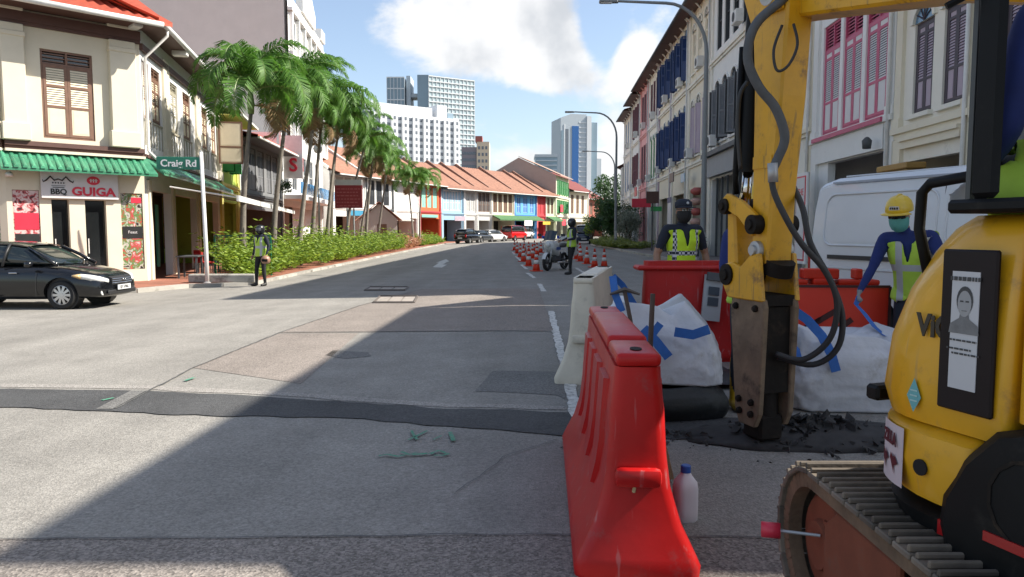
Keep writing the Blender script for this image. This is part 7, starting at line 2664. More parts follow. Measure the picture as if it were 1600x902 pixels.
# poster in a black frame on the hood side
YP0, YP1 = .545, .745
fr_ = MB().box(XL - .022, XL - .003, YP0, YP1, .91, 1.435).build('poster_frame', pm('poster_black_tape', (.012, .008, .009), rough=.45, spec=.2, var=.25, scale=6), ex, bevel=.006)
ps = MB().box(XL - .0245, XL - .0222, YP0 + .055, YP1 - .045, .985, 1.365).build('poster', pm('poster_paper', (.50, .50, .51), rough=.5, var=.04), fr_)
PR = R(-90)
ink, ink2 = pm('poster_ink', (.05, .05, .05), rough=.6), pm('poster_grey_ink', (.17, .17, .17), rough=.6, var=.3, scale=30)
xp = XL - .0255
yc = (YP0 + YP1) / 2 + .005


def disc(y, z, ry, rz, x, mat, nm, n=20, z_cut=None):
    pts = [(y + ry * math.cos(2 * math.pi * i / n), z + rz * math.sin(2 * math.pi * i / n)) for i in range(n)]
    MB().add([(x, p[0], p[1]) for p in pts], [tuple(range(n))]).build(nm, mat, fr_)


# generic head-and-shoulders print
disc(yc, 1.272, .030, .046, xp - .0004, ink, 'portrait_hair')
disc(yc, 1.262, .025, .042, xp - .0008, pm('poster_face_grey', (.30, .30, .30), rough=.6), 'portrait_face')
MB().add([(xp - .0004, yc + a, b) for a, b in ((-.055, 1.165), (.055, 1.165), (.05, 1.195), (.018, 1.215), (.014, 1.235), (-.014, 1.235), (-.018, 1.215), (-.05, 1.195))], [tuple(range(8))]).build('portrait_shoulders', ink2, fr_)
for dy in (-.010, .010):
    MB().box(xp - .0016, xp - .0010, yc + dy - .006, yc + dy + .006, 1.267, 1.272).build('portrait_eye', ink, fr_)
MB().box(xp - .0016, xp - .0010, yc - .009, yc + .009, 1.238, 1.241).build('portrait_mouth', ink2, fr_)
hdr = MB()
rn = random.Random(3)
def print_line(mb, y0, y1, z, h):
    y = y1
    while y > y0:
        w_ = rn.uniform(.006, .018)
        mb.box(xp - .0012, xp - .0004, max(y0, y - w_), y, z, z + h)
        y -= w_ + .004
print_line(hdr, yc - .055, yc + .055, 1.335, .013)
print_line(hdr, yc - .05, yc + .05, 1.14, .006)
print_line(hdr, yc - .03, yc + .06, 1.112, .006)
print_line(hdr, yc - .06, yc + .04, 1.097, .006)
hdr.build('poster_print_lines', ink, fr_)
# badge and model lettering on the hood
MBK = pm('badge_black', (.03, .022, .012), rough=.5)
text('model_lettering', 'ViO', .105, MBK, ex, (XL - .006, .775, 1.17), rot=(R(90), 0, R(-90)), extrude=.002, bold=.004, xscale=.85)
def hood_disc(y, z, ry, rz, mat, nm, x=XL - .006):
    n = 22
    return MB().add([(x, y + ry * math.cos(2 * math.pi * i / n), z + rz * math.sin(2 * math.pi * i / n)) for i in range(n)], [tuple(range(n))]).build(nm, mat, ex)
tq = MB().add([(XL - .012, .815, .92), (XL - .012, .845, .865), (XL - .012, .875, .92), (XL - .012, .845, .985)], [(0, 1, 2, 3)]).build('teal_sticker', pm('teal_sticker_film', (.12, .36, .38), rough=.4), ex)
for k in range(3):
    MB().cbox((XL - .0135, .845, .905 + k * .018), (.001, .03, .005)).build('sticker_bar', pm('teal_pale', (.35, .52, .5), rough=.4), tq)

# cab -------------------------------------------------------------------------
ZF = 1.55
MB().box(XL - .015, .32, -.72, .75, ZF, ZF + .045).build('cab_sill', BLK_P, ex, bevel=.012)
MB().box(XL - .012, XL + .022, .575, .672, ZF + .046, 2.95).build('cab_pillar', BLK_P, ex, bevel=.02)
MB().box(XL + .0, XL + .02, .673, .69, ZF + .046, 2.95).build('door_seal', pm('grey_seal', (.05, .055, .055), rough=.5), ex)
MB().box(.24, .32, .78, .86, ZF + .046, 2.95).build('cab_pillar', BLK_P, ex, bevel=.02)
MB().box(.24, .32, -.72, -.62, ZF + .046, 2.95).build('cab_pillar', BLK_P, ex, bevel=.02)
MB().box(XL - .02, XL + .06, -.72, -.60, ZF + .046, 2.95).build('cab_pillar', BLK_P, ex, bevel=.02)
MB().box(XL - .03, .33, -.75, .9, 2.951, 3.05).build('cab_roof', YEL_P, ex, bevel=.04, segs=2)
MB().tube([(XL + .0, .66, 2.25), (XL - .08, .72, 2.2)], .012, 6).build('mirror_arm', BLK_P, ex)
MB().cbox((-.2, -.25, ZF + .5), (.5, .16, .75)).build('seat_back', BLK_P, ex, bevel=.05, segs=2)
MB().cbox((-.2, .0, ZF + .2), (.5, .5, .14)).build('seat', BLK_P, ex, bevel=.05, segs=2)
MB().tube([(-.45, .36, ZF + .1), (-.46, .38, ZF + .42), (-.45, .37, ZF + .5)], .018, 8).build('control_lever', PLASTIC_BK, ex, smooth=True)
# front hand rail
MB().tube([(XL + .12, .735, ZF + .02), (XL + .12, .745, ZF + .10), (XL + .12, .775, ZF + .128), (XL + .11, .93, ZF + .112), (XL + .11, .965, ZF + .08), (XL + .11, .97, ZF - .05), (XL + .13, .93, ZF - .25)], .019, 10).build('hand_rail', BLK_P, ex, smooth=True)
# work lamp tray on the skirt corner
MB().cbox((XL + .17, 1.18, .855), (.1, .07, .06)).build('tray', BLK_P, ex, bevel=.012)

# upper structure shrunk about the camera point, so its image outline stays the same
UPS = Matrix.Translation((0, 0, .18)) @ Matrix.Diagonal((.88, .88, .88, 1))
for o in list(ex.children):
    if o not in lower_parts:
        o.matrix_local = UPS @ o.matrix_basis
# boom ------------------------------------------------------------------------
lat = Matrix.Rotation(EXR, 3, 'Z') @ Vector((1, 0, 0))
bp_ = [Vector(p) for p in ((2.78, 2.0, 1.05), (2.62, 2.55, 2.15), (2.42, 3.15, 2.66), (2.2, 3.75, 2.84), (1.99, 4.6, 2.98), (1.86, 5.12, 3.06))]
hs_ = [.16, .22, .24, .22, .19, .17]
rings = []
for i, p in enumerate(bp_):
    tdir = (bp_[min(i + 1, 5)] - bp_[max(i - 1, 0)]).normalized()
    n_ = lat.cross(tdir).normalized()
    if n_.z < 0 and i > 0:
        n_ = -n_
    w_, h_ = .125, hs_[i]
    ring = []
    for a, b in ((-1, -1), (1, -1), (1, 1), (-1, 1)):
        ring.append(LX(p + lat * a * w_ + n_ * b * h_))
    rings.append(ring)
boom = MB().loft(rings).build('boom', YEL_ARM, ex, bevel=.018)
# 90 roundel on the near side of the boom
q = Vector((1.99, 4.6, 2.98)).lerp(Vector((2.2, 3.75, 2.84)), .18)
tb = (Vector((1.86, 5.12, 3.06)) - Vector((2.2, 3.75, 2.84))).normalized()
c_ = q - lat * .1275 + Vector((0, 0, -.035))
# local frame on the near (left) side: x axis from front to rear so it reads left to right for us
Xa = (-tb).normalized(); Za = (Vector((0, 0, 1)) - Xa * Xa.z).normalized(); Ya = Za.cross(Xa)
Mr = Minv @ Matrix(((Xa.x, Ya.x, Za.x, c_.x), (Xa.y, Ya.y, Za.y, c_.y), (Xa.z, Ya.z, Za.z, c_.z), (0, 0, 0, 1)))
rg = MB().lathe([(.088, 0), (.10, 0), (.10, .004), (.088, .004), (.088, 0)], 32, Matrix.Rotation(R(90), 4, 'X'))
ro_ = rg.build('roundel', MBK, ex); ro_.matrix_local = Mr
text('roundel_number', '90', .12, MBK, ro_, (0, -.003, 0), extrude=.002, bold=.002)

# arm, cylinder, linkage, breaker -------------------------------------------------
AO = Vector((1.74, 5.06, 0))
Ma = Minv @ Matrix.Translation(AO) @ Matrix.Rotation(EXR, 4, 'Z')


def arm(mb, name, mat, parent=None, **kw):
    o = mb.build(name, mat, ex if parent is None else parent, **kw)
    if parent is None:
        o.matrix_local = Ma
    return o


outline = [(-.12, 1.26), (.05, 1.26), (.06, 1.75), (.07, 2.45), (.10, 2.80), (.22, 3.06), (.26, 3.2), (.18, 3.28), (-.02, 3.26), (-.20, 3.12), (-.26, 2.90), (-.22, 2.35), (-.15, 1.75)]
stick = arm(MB().prism([(p[0], p[1]) for p in outline], -.10, .10, axis='X'), 'arm', YEL_ARM, bevel=.016)
MB().box(-.106, -.1005, -.15, .05, 1.9, 1.98).build('weld_seam', YEL_ARM, stick)
for y, z, r_ in ((-.10, 3.02, .085), (-.03, 1.36, .06), (.17, 3.16, .06)):
    MB().lathe([(0, -.16), (r_ * .55, -.16), (r_ * .6, -.14), (r_, -.135), (r_, .135), (r_ * .6, .14), (0, .15)], 18, Matrix.Translation((0, y, z)) @ Matrix.Rotation(R(90), 4, 'Y')).build('pivot_pin', STEEL, stick, smooth=True, auto=35)
for sx_ in (-1, 1):
    MB().prism([(-.24, 2.88), (.04, 2.88), (.08, 3.12), (-.05, 3.24), (-.26, 3.2)], sx_ * .118 - .012, sx_ * .118 + .012, axis='X').build('boss_plate', YEL_ARM, stick, bevel=.006)
# bucket cylinder on the far side of the arm
arm(MB().tube([(0, .20, 3.14), (0, .20, 2.85), (0, .25, 1.95)], [.055, .072, .072], 14), 'cylinder_barrel', BLK_P, smooth=True, auto=40)
arm(MB().tube([(0, .25, 1.96), (0, .255, 1.90)], .085, 14), 'cylinder_gland', BLK_P, smooth=True, auto=40)
arm(MB().tube([(0, .25, 1.95), (0, .28, 1.62)], .036, 14), 'cylinder_rod', CHROME, smooth=True)
arm(MB().tube([(-.085, .23, 2.75), (-.085, .28, 1.85), (-.06, .30, 1.75)], .022, 8), 'cylinder_pipe', BLK_P, smooth=True)
# tipping lever and H-link
for sx_ in (-1, 1):
    arm(MB().prism([(-.07, 1.50), (-.02, 1.45), (.14, 1.58), (.29, 1.64), (.33, 1.60), (.36, 1.70), (.28, 1.75), (.1, 1.69), (-.05, 1.60)], sx_ * .135 - .018, sx_ * .135 + .018, axis='X'), 'tipping_lever', YEL_ARM, bevel=.006)
arm(MB().prism([(.34, 1.68), (.32, 1.16), (.24, 1.12), (.20, 1.2), (.24, 1.55), (.27, 1.68)], -.11, .11, axis='X'), 'dog_bone_link', YEL_ARM, bevel=.016)
for y, z, r_ in ((.30, 1.66, .055), (.25, 1.18, .075), (-.03, 1.53, .065)):
    arm(MB().lathe([(0, -.19), (r_ * .5, -.19), (r_ * .55, -.175), (r_, -.17), (r_, .17), (0, .18)], 18, Matrix.Translation((0, y, z)) @ Matrix.Rotation(R(90), 4, 'Y')), 'link_pin', GREASE, smooth=True, auto=35)
# breaker bracket (yellow, worn) and body
for sx_ in (-1, 1):
    arm(MB().prism([(-.15, 1.02), (.24, 1.02), (.33, 1.14), (.30, 1.25), (.20, 1.27), (.10, 1.24), (.0, 1.32), (-.10, 1.34)], sx_ * .135 - .02, sx_ * .135 + .02, axis='X'), 'breaker_bracket', YEL_ARM, bevel=.008)
arm(MB().box(-.114, .114, -.14, .24, .99, 1.06), 'bracket_plate', GREASE)
# side plates
side = [(-.14, 1.04), (-.16, .98), (-.13, .26), (-.08, .16), (.09, .16), (.14, .26), (.22, .96), (.19, 1.04)]
for sx_ in (-1, 1):
    sp1 = arm(MB().prism(side, sx_ * .12 - .022, sx_ * .12 + .022, axis='X'), 'breaker_side_plate', RUST, bevel=.008)
    for y, z in ((-.06, .25), (.07, .25), (-.06, .33), (.08, .33), (-.08, .97), (.14, .97)):
        MB().lathe([(0, 0), (.024, 0), (.024, .02), (.014, .03), (0, .03)], 6, Matrix.Translation((sx_ * .142, y, z)) @ Matrix.Rotation(R(90) * sx_, 4, 'Y')).build('bolt', GREASE, sp1)
arm(MB().lathe([(.045, .04), (.05, .12), (.11, .15), (.096, .5), (.096, .9), (.1, .98)], 18, Matrix.Translation((0, .02, 0))), 'breaker_core', GREASE, smooth=True, auto=35)
arm(MB().box(-.095, .095, -.09, .11, .06, .24), 'front_head', GREASE, bevel=.02)
arm(MB().box(-.097, .097, -.12, -.09, .4, .98), 'rear_plate', GREASE)
arm(MB().lathe([(.01, -.08), (.045, .06), (.045, .2)], 14, Matrix.Translation((0, .02, 0))), 'chisel', GREASE, smooth=True)
arm(MB().tube([(0, -.10, 1.2), (0, -.13, 1.29)], .10, 12), 'arm_end_boss', GREASE, smooth=True, auto=40)


# hoses -----------------------------------------------------------------------
def hose(pts, r_, mat, name):
    p = [Vector(q_) for q_ in pts]
    # Catmull-Rom
    out = []
    for i in range(len(p) - 1):
        p0, p1, p2, p3 = p[max(i - 1, 0)], p[i], p[i + 1], p[min(i + 2, len(p) - 1)]
        for k in range(6):
            t_ = k / 6
            out.append(0.5 * ((2 * p1) + (p2 - p0) * t_ + (2 * p0 - 5 * p1 + 4 * p2 - p3) * t_ ** 2 + (3 * p1 - p0 - 3 * p2 + p3) * t_ ** 3))
    out.append(p[-1])
    return MB().tube([LX(q_) for q_ in out], r_, 9).build(name, mat, ex, smooth=True)


hose([P(1255, -30, 4.85), P(1220, 2, 4.8), P(1180, 40, 4.78), P(1168, 90, 4.78), P(1185, 135, 4.78), P(1212, 170, 4.78), P(1226, 215, 4.78), P(1214, 250, 4.8), P(1207, 264, 4.8)], .030, HOSE_G, 'grey_hose')
hose([P(1207, 262, 4.79), P(1208, 295, 4.78), P(1225, 335, 4.74), P(1252, 380, 4.72), P(1290, 425, 4.72), P(1308, 475, 4.72), P(1296, 530, 4.76), P(1255, 562, 4.84), P(1212, 553, 4.9)], .020, HOSE, 'breaker_hose')
hose([P(1236, 285, 5.1), P(1254, 325, 4.85), P(1266, 380, 4.78), P(1298, 440, 4.75), P(1316, 495, 4.75), P(1308, 545, 4.78), P(1270, 570, 4.85), P(1215, 558, 4.92)], .020, HOSE, 'breaker_hose')
hose([P(1222, 40, 4.78), P(1209, 78, 4.74), P(1214, 110, 4.72), P(1232, 102, 4.70), P(1246, 70, 4.70), P(1240, 38, 4.76)], .009, HOSE, 'loop_hose')
o = MB().tube([LX(P(1207, 255, 4.79)), LX(P(1208, 285, 4.79))], .033, 10).build('hose_coupling', STEEL, ex, smooth=True)
hose([P(1168, 128, 5.05), P(1156, 150, 5.05), P(1153, 200, 5.05), P(1157, 265, 5.05)], .014, HOSE, 'cylinder_hose')
# ------------------------------------------------------------------ people
NAVY = pm('navy_uniform', (.012, .016, .028), rough=.85, var=.25, scale=6)
BLACKCLOTH = pm('black_cloth', (.012, .012, .014), rough=.85, var=.25, scale=6)
BLUE_SHIRT = pm('blue_work_shirt', (.012, .025, .13), rough=.85, var=.25, scale=6)
SKIN = pm('skin_tone', (.30, .16, .10), rough=.55, var=.08)
BOOT = pm('boot_leather', (.014, .013, .012), rough=.5, var=.2)
YBOOT = pm('yellow_rubber_boot', (.58, .36, .02), rough=.4, var=.12)
GLOVE = pm('grey_glove', (.26, .26, .26), rough=.85, var=.2)
MASK_GREEN = pm('green_face_mask', (.10, .34, .30), rough=.7, var=.1)
MASK_BLACK = pm('black_face_mask', (.012, .012, .013), rough=.8, var=.1)
HELM_Y = pm('yellow_helmet', (.68, .46, .03), rough=.35, var=.06, coat=.3)
HELM_B = pm('black_helmet', (.015, .016, .018), rough=.3, var=.1, coat=.3)


def vest_mat(name, base, hb, xb, checker):
    """high-visibility vest: reflective bands by height (hb) and by |x| (xb)"""
    m = bpy.data.materials.new(name)
    m.use_nodes = True
    nt = m.node_tree
    N, L = nt.nodes, nt.links
    b = N['Principled BSDF']
    b.inputs['Roughness'].default_value = .75
    tc = N.new('ShaderNodeTexCoord')
    sp = N.new('ShaderNodeSeparateXYZ')
    L.new(tc.outputs['Object'], sp.inputs[0])

    def band(src, c, w):
        s = N.new('ShaderNodeMath'); s.operation = 'SUBTRACT'; L.new(src, s.inputs[0]); s.inputs[1].default_value = c
        a = N.new('ShaderNodeMath'); a.operation = 'ABSOLUTE'; L.new(s.outputs[0], a.inputs[0])
        l_ = N.new('ShaderNodeMath'); l_.operation = 'LESS_THAN'; L.new(a.outputs[0], l_.inputs[0]); l_.inputs[1].default_value = w
        return l_.outputs[0]
    ax = N.new('ShaderNodeMath'); ax.operation = 'ABSOLUTE'; L.new(sp.outputs[0], ax.inputs[0])
    fac = None
    for (c, w) in hb:
        o = band(sp.outputs[2], c, w)
        if fac is None: fac = o
        else:
            mx = N.new('ShaderNodeMath'); mx.operation = 'MAXIMUM'; L.new(fac, mx.inputs[0]); L.new(o, mx.inputs[1]); fac = mx.outputs[0]
    for (c, w) in xb:
        o = band(ax.outputs[0], c, w)
        mx = N.new('ShaderNodeMath'); mx.operation = 'MAXIMUM'; L.new(fac, mx.inputs[0]); L.new(o, mx.inputs[1]); fac = mx.outputs[0]
    n = N.new('ShaderNodeTexNoise'); n.inputs['Scale'].default_value = 9; n.inputs['Detail'].default_value = 4
    L.new(tc.outputs['Object'], n.inputs['Vector'])
    mr = N.new('ShaderNodeMapRange'); mr.inputs['To Min'].default_value = .8; mr.inputs['To Max'].default_value = 1.2
    L.new(n.outputs['Fac'], mr.inputs['Value'])
    bc = N.new('ShaderNodeMixRGB'); bc.blend_type = 'MULTIPLY'; bc.inputs[0].default_value = 1; bc.inputs[1].default_value = (*base, 1)
    L.new(mr.outputs[0], bc.inputs[2])
    rc = N.new('ShaderNodeRGB'); rc.outputs[0].default_value = (.42, .43, .43, 1)
    refl = rc.outputs[0]
    if checker:
        ck = N.new('ShaderNodeTexChecker'); ck.inputs['Scale'].default_value = 32
        ck.inputs['Color1'].default_value = (.55, .56, .56, 1); ck.inputs['Color2'].default_value = (.015, .02, .04, 1)
        L.new(tc.outputs['Object'], ck.inputs['Vector'])
        refl = ck.outputs['Color']
    mx = N.new('ShaderNodeMixRGB')
    L.new(fac, mx.inputs[0]); L.new(bc.outputs[0], mx.inputs[1]); L.new(refl, mx.inputs[2])
    L.new(mx.outputs[0], b.inputs['Base Color'])
    bn = N.new('ShaderNodeBump'); bn.inputs['Strength'].default_value = .5; bn.inputs['Distance'].default_value = .02
    L.new(n.outputs['Fac'], bn.inputs['Height']); L.new(bn.outputs[0], b.inputs['Normal'])
    return m


VEST_POLICE = vest_mat('police_vest', (.50, .72, .02), [(1.14, .026), (1.00, .024)], [(.135, .02)], True)
VEST_WORK = vest_mat('worker_vest', (.42, .62, .06), [(1.12, .03)], [(.115, .03)], False)
VEST_LIME = vest_mat('lime_vest', (.40, .60, .06), [(1.12, .035)], [(.12, .03)], False)


def fingers(mb, wrist, d, palm_n, curl=.5, s=1.0):
    """palm and five fingers: wrist point, hand direction d, palm normal"""
    d = Vector(d).normalized(); nrm = Vector(palm_n).normalized()
    sd = d.cross(nrm).normalized()
    w = Vector(wrist)
    k0 = w + d * .085 * s
    mb.tube([w - d * .01, w + d * .04 * s, k0], [.026 * s, .034 * s, .034 * s], 8, flat=.45, up=tuple(nrm))
    for i, (o, ln) in enumerate(((-.030, .070), (-.010, .080), (.010, .075), (.029, .058))):
        p = k0 + sd * o * s
        q = p + (d * math.cos(curl * .6) + nrm * math.sin(curl * .6)) * ln * .5 * s
        r = q + (d * math.cos(curl * 1.7) + nrm * math.sin(curl * 1.7)) * ln * .35 * s
        e = r + (d * math.cos(curl * 2.6) + nrm * math.sin(curl * 2.6)) * ln * .28 * s
        mb.tube([p - d * .01, p, q, r, e], [.0105 * s, .0105 * s, .0098 * s, .009 * s, .0065 * s], 7)
    tb0 = w + d * .025 * s - sd * .026 * s
    t1 = tb0 + (d * .6 - sd * .75 + nrm * .3).normalized() * .038 * s
    t2 = t1 + (d * .9 - sd * .2 + nrm * .45).normalized() * .032 * s
    mb.tube([tb0, t1, t2], [.0135 * s, .0115 * s, .008 * s], 7)


def person(label, loc, rot, J, M, scale=1.0, voxel=.014, cat='person', head_turn=(0, 0), vest=None, headgear=None, mask=None, extra=None, hands=True):
    """J: joints; M: dict of materials (skin, shirt, trousers, shoes, sleeve, glove)"""
    t = thing('person', label, cat, loc, rot)
    t.scale = (scale, scale, scale)
    V = {k: Vector(v) for k, v in J.items()}
    mats = [M['skin'], M['shirt'], M['trousers'], M['shoes'], M.get('sleeve', M['shirt']), M.get('glove', M['skin'])]
    caps = []                                    # (a, b, ra, rb, matindex, tag)
    mb = MB()

    def limb(a, b, ra, rb, mi, tag_=''):
        a, b = V[a] if isinstance(a, str) else Vector(a), V[b] if isinstance(b, str) else Vector(b)
        d = (b - a).normalized()
        pts = [a - d * ra * .7, a - d * ra * .35, a, a.lerp(b, .35), a.lerp(b, .7), b, b + d * rb * .35, b + d * rb * .7]
        rr_ = [ra * .5, ra * .85, ra, ra * .75 + rb * .25 + .004, ra * .3 + rb * .7 + .002, rb, rb * .85, rb * .5]
        mb.tube(pts, rr_, 10)
        caps.append((a, b, ra, rb, mi, tag_))
    pel, chest, neck, head = V['pelvis'], V['chest'], V['neck'], V['head']
    # trunk: elliptical sweep pelvis -> neck (depth, width)
    up_dir = (chest - pel).normalized()
    sp = [pel - up_dir * .13, pel - up_dir * .05, pel + up_dir * .06, pel.lerp(chest, .5), chest, chest.lerp(neck, .45), neck - up_dir * .03]
    mb.tube(sp, [(.085, .12), (.115, .165), (.112, .155), (.108, .145), (.122, .178), (.105, .165), (.06, .075)], 16, up=tuple(V['right']))
    caps.append((pel - up_dir * .1, pel + up_dir * .02, .14, .14, 2, 'hip'))
    caps.append((pel + up_dir * .08, chest, .135, .15, 1, 'torso')); caps.append((chest, neck - up_dir * .05, .155, .10, 1, 'torso'))
    limb('neck', tuple(neck.lerp(head, .6)), .055, .052, M.get('neckmat', 0))
    for s in ('l', 'r'):
        limb(chest.lerp(neck, .55), 'sh_' + s, .085, .066, 1, 'torso')
        el_, sh_, wr_ = V['el_' + s], V['sh_' + s], V['wr_' + s]
        mid = sh_.lerp(el_, .72)
        limb(sh_, mid, .062, .052, 1, 'arm'); limb(mid, el_, .048, .043, 4, 'arm')
        limb(el_, wr_, .043, .029, 4, 'arm')
        limb('hip_' + s, 'kn_' + s, .088, .060, 2); limb('kn_' + s, 'an_' + s, .060, .043, 2)
        an, toe = V['an_' + s], V['toe_' + s]
        limb(an + Vector((0, 0, -.02)), an + Vector((0, 0, -.045)), .048, .05, 3)
        limb(an + Vector((0, 0, -.04)), toe, .046, .036, 3)
        caps.append((an + Vector((0, 0, M.get('boot_h', .10))), an, .05, .05, 3, 'boot'))
        if hands:
            hd = (V.get('hand_' + s) - wr_) if 'hand_' + s in V else (wr_ - el_)
            fingers(mb, wr_, hd, V.get('palm_' + s, Vector((1 if s == 'l' else -1, 0, 0))), M.get('curl', .55))
            caps.append((wr_, wr_ + hd.normalized() * .18, .03, .03, 5, 'hand'))
    # head
    Hm = Matrix.Translation(head) @ Matrix.Rotation(head_turn[0], 4, 'Z') @ Matrix.Rotation(head_turn[1], 4, 'X')
    prof = [(0, -.118), (.040, -.113), (.058, -.085), (.066, -.04), (.074, .0), (.077, .05), (.066, .09), (.038, .117), (0, .122)]
    mb.lathe(prof, 18, Hm @ Matrix.Diagonal((1, 1.22, 1, 1)))
    mb.tube([Hm @ Vector((0, -.088, .02)), Hm @ Vector((0, -.108, -.012)), Hm @ Vector((0, -.096, -.026))], [.008, .014, .010], 8)
    for sx_ in (-1, 1):
        mb.tube([Hm @ Vector((sx_ * .072, .0, .02)), Hm @ Vector((sx_ * .084, .012, .0)), Hm @ Vector((sx_ * .074, .004, -.025))], [.01, .014, .008], 7)
    caps.append((head - Vector((0, 0, .04)), head + Vector((0, 0, .05)), .075, .08, 0, 'head'))
    body = mb.build('body', mats, t)
    rm = body.modifiers.new('r', 'REMESH'); rm.mode = 'VOXEL'; rm.voxel_size = voxel
    sm = body.modifiers.new('s', 'SMOOTH'); sm.iterations = 3; sm.factor = .5
    apply_mods(body)
    me = body.data
    me.materials.clear()
    for m_ in mats:
        me.materials.append(m_)
    import numpy as np
    n = len(me.polygons)
    cen = np.empty(n * 3); me.polygons.foreach_get('center', cen); cen = cen.reshape(-1, 3)
    best = np.full(n, 1e9); idx = np.zeros(n, int); tg = np.zeros(n, int)
    for a, b, ra, rb, mi, tag_ in caps:
        A, B = np.array(a), np.array(b)
        d = B - A
        tt = np.clip(((cen - A) @ d) / max(1e-9, d @ d), 0, 1)
        dist = np.linalg.norm(cen - (A + tt[:, None] * d), axis=1) - (ra + (rb - ra) * tt)
        k = dist < best
        best[k] = dist[k]; idx[k] = mi; tg[k] = {'torso': 1, 'head': 2}.get(tag_, 0)
    me.polygons.foreach_set('material_index', idx.astype(np.int32))
    smooth(body)
    if vest:
        bm = bmesh.new(); bm.from_mesh(me)
        bm.faces.ensure_lookup_table()
        zb = J.get('vest_hem', pel.z - .02)
        nk = neck - up_dir * .02
        def keep(f, i):
            c = f.calc_center_median()
            if tg[i] == 1 or (idx[i] == 2 and (c - pel).dot(up_dir) > -.06 and (c - pel).length < .3):
                front = (Hm.to_3x3() @ Vector((0, -1, 0))).dot(c - chest)
                h_ = (c - nk).dot(up_dir)
                # V neck
                if h_ > -.04:
                    return False
                side_ = abs((c - chest).dot(V['right']))
                fwd = (c - chest).dot(V['fwd'])
                if fwd > 0.02 and h_ > -.26 and side_ < .055 * (h_ + .26) / .26:
                    return False
                return side_ < .215
            return False
        dele = [f for i, f in enumerate(bm.faces) if not keep(f, i)]
        bmesh.ops.delete(bm, geom=dele, context='FACES')
        bmesh.ops.smooth_vert(bm, verts=bm.verts, factor=.5, use_axis_x=True, use_axis_y=True, use_axis_z=True)
        for _ in range(14):
            new = {}
            for v in bm.verts:
                nb = [e.other_vert(v).co for e in v.link_edges if e.is_boundary]
                if len(nb) == 2:
                    new[v] = v.co * .4 + (nb[0] + nb[1]) * .3
            for v, c in new.items():
                v.co = c
        bm.normal_update()
        for v in bm.verts:
            k_ = .016 + .012 * max(0, -(v.co - chest).dot(up_dir)) / .3
            v.co += v.normal * (k_ + .006 * mnoise.noise(v.co * 9))
        vm = bpy.data.meshes.new('vest'); bm.to_mesh(vm); bm.free()
        vm.materials.append(vest)
        vo = bpy.data.objects.new('vest', vm); COL.objects.link(vo); vo.parent = t
        so = vo.modifiers.new('s', 'SOLIDIFY'); so.thickness = .006; so.offset = 1
        apply_mods(vo); smooth(vo)
    # eyes
    if M.get('eyes', True):
        eb = MB()
        for sx_ in (-1, 1):
            eb.lathe([(0, 0), (.012, .002), (.010, .006), (0, .008)], 10, Hm @ Matrix.Translation((sx_ * .032, -.088, .022)) @ Matrix.Rotation(R(90), 4, 'X'))
        eb.build('eyes', pm('eye_dark', (.02, .015, .012), rough=.2), t)
    if mask:
        rings = []
        for z, r_, f in ((.012, .080, .35), (-.02, .086, .45), (-.06, .083, .5), (-.10, .068, .5), (-.125, .045, .45)):
            ring = []
            for i in range(13):
                a = R(-90 - 85 + 170 * i / 12)
                y = r_ * 1.25 * math.sin(a)
                nose = .018 * math.exp(-((i - 6) / 1.6) ** 2) * (1 if z > -.07 else .4)
                ring.append(tuple(Hm @ Vector((r_ * 1.02 * math.cos(a), y - nose - .004, z))))
            rings.append(ring)
        MB().loft(rings, caps=False, closed=False).build('face_mask', mask, t, smooth=True)
    if headgear:
        kind, hm = headgear
        if kind == 'helmet':
            o = MB().lathe([(.112, .0), (.118, .012), (.114, .05), (.10, .095), (.07, .13), (.03, .146), (0, .149)], 24, Hm @ Matrix.Translation((0, .005, .055)) @ Matrix.Rotation(R(-6), 4, 'X') @ Matrix.Diagonal((1, 1.18, 1, 1))).build('safety_helmet', hm, t, smooth=True)
            Mh = Hm @ Matrix.Translation((0, .005, .055)) @ Matrix.Rotation(R(-6), 4, 'X')
            br = []
            for rr_, z in ((.108, .004), (.165, -.012), (.16, -.018), (.108, -.004)):
                br.append([tuple(Mh @ Vector((rr_ * .95 * math.cos(R(-150 + 120 * i / 10)), rr_ * 1.12 * math.sin(R(-150 + 120 * i / 10)), z))) for i in range(11)])
            MB().loft(br, caps=False, closed=False).build('peak', hm, o, smooth=True)
            rg_ = MB().tube([tuple(Mh @ Vector((0, y, z))) for y, z in ((-.10, .10), (-.05, .138), (.0, .152), (.06, .142), (.11, .10))], .012, 6).build('ridge', hm, o, smooth=True)
            if M.get('helmet_label'):
                MB().add([tuple(Mh @ Vector((x, -math.sqrt(max(0, .1145 ** 2 - x * x)) * 1.18 - .003, z))) for x, z in ((-.045, .03), (-.015, .03), (.015, .03), (.045, .03), (.042, .062), (.015, .066), (-.015, .066), (-.042, .062))], [(0, 1, 2, 3, 4, 5, 6, 7)]).build('helmet_label', CONE_W, o)
                mm_ = MB()
                for i in range(4):
                    mm_.add([tuple(Mh @ Vector((x, -math.sqrt(max(0, .1145 ** 2 - x * x)) * 1.18 - .006, z))) for x, z in ((-.035 + i * .019, .036), (-.022 + i * .019, .036), (-.022 + i * .019, .056), (-.035 + i * .019, .056))], [(0, 1, 2, 3)])
                mm_.build('helmet_lettering', SIGN_BLACK, o)
        elif kind == 'cap':
            o = MB().lathe([(.092, .0), (.098, .03), (.092, .07), (.06, .1), (0, .108)], 22, Hm @ Matrix.Translation((0, .004, .045)) @ Matrix.Diagonal((1, 1.16, 1, 1))).build('cap', hm, t, smooth=True)
            br = []
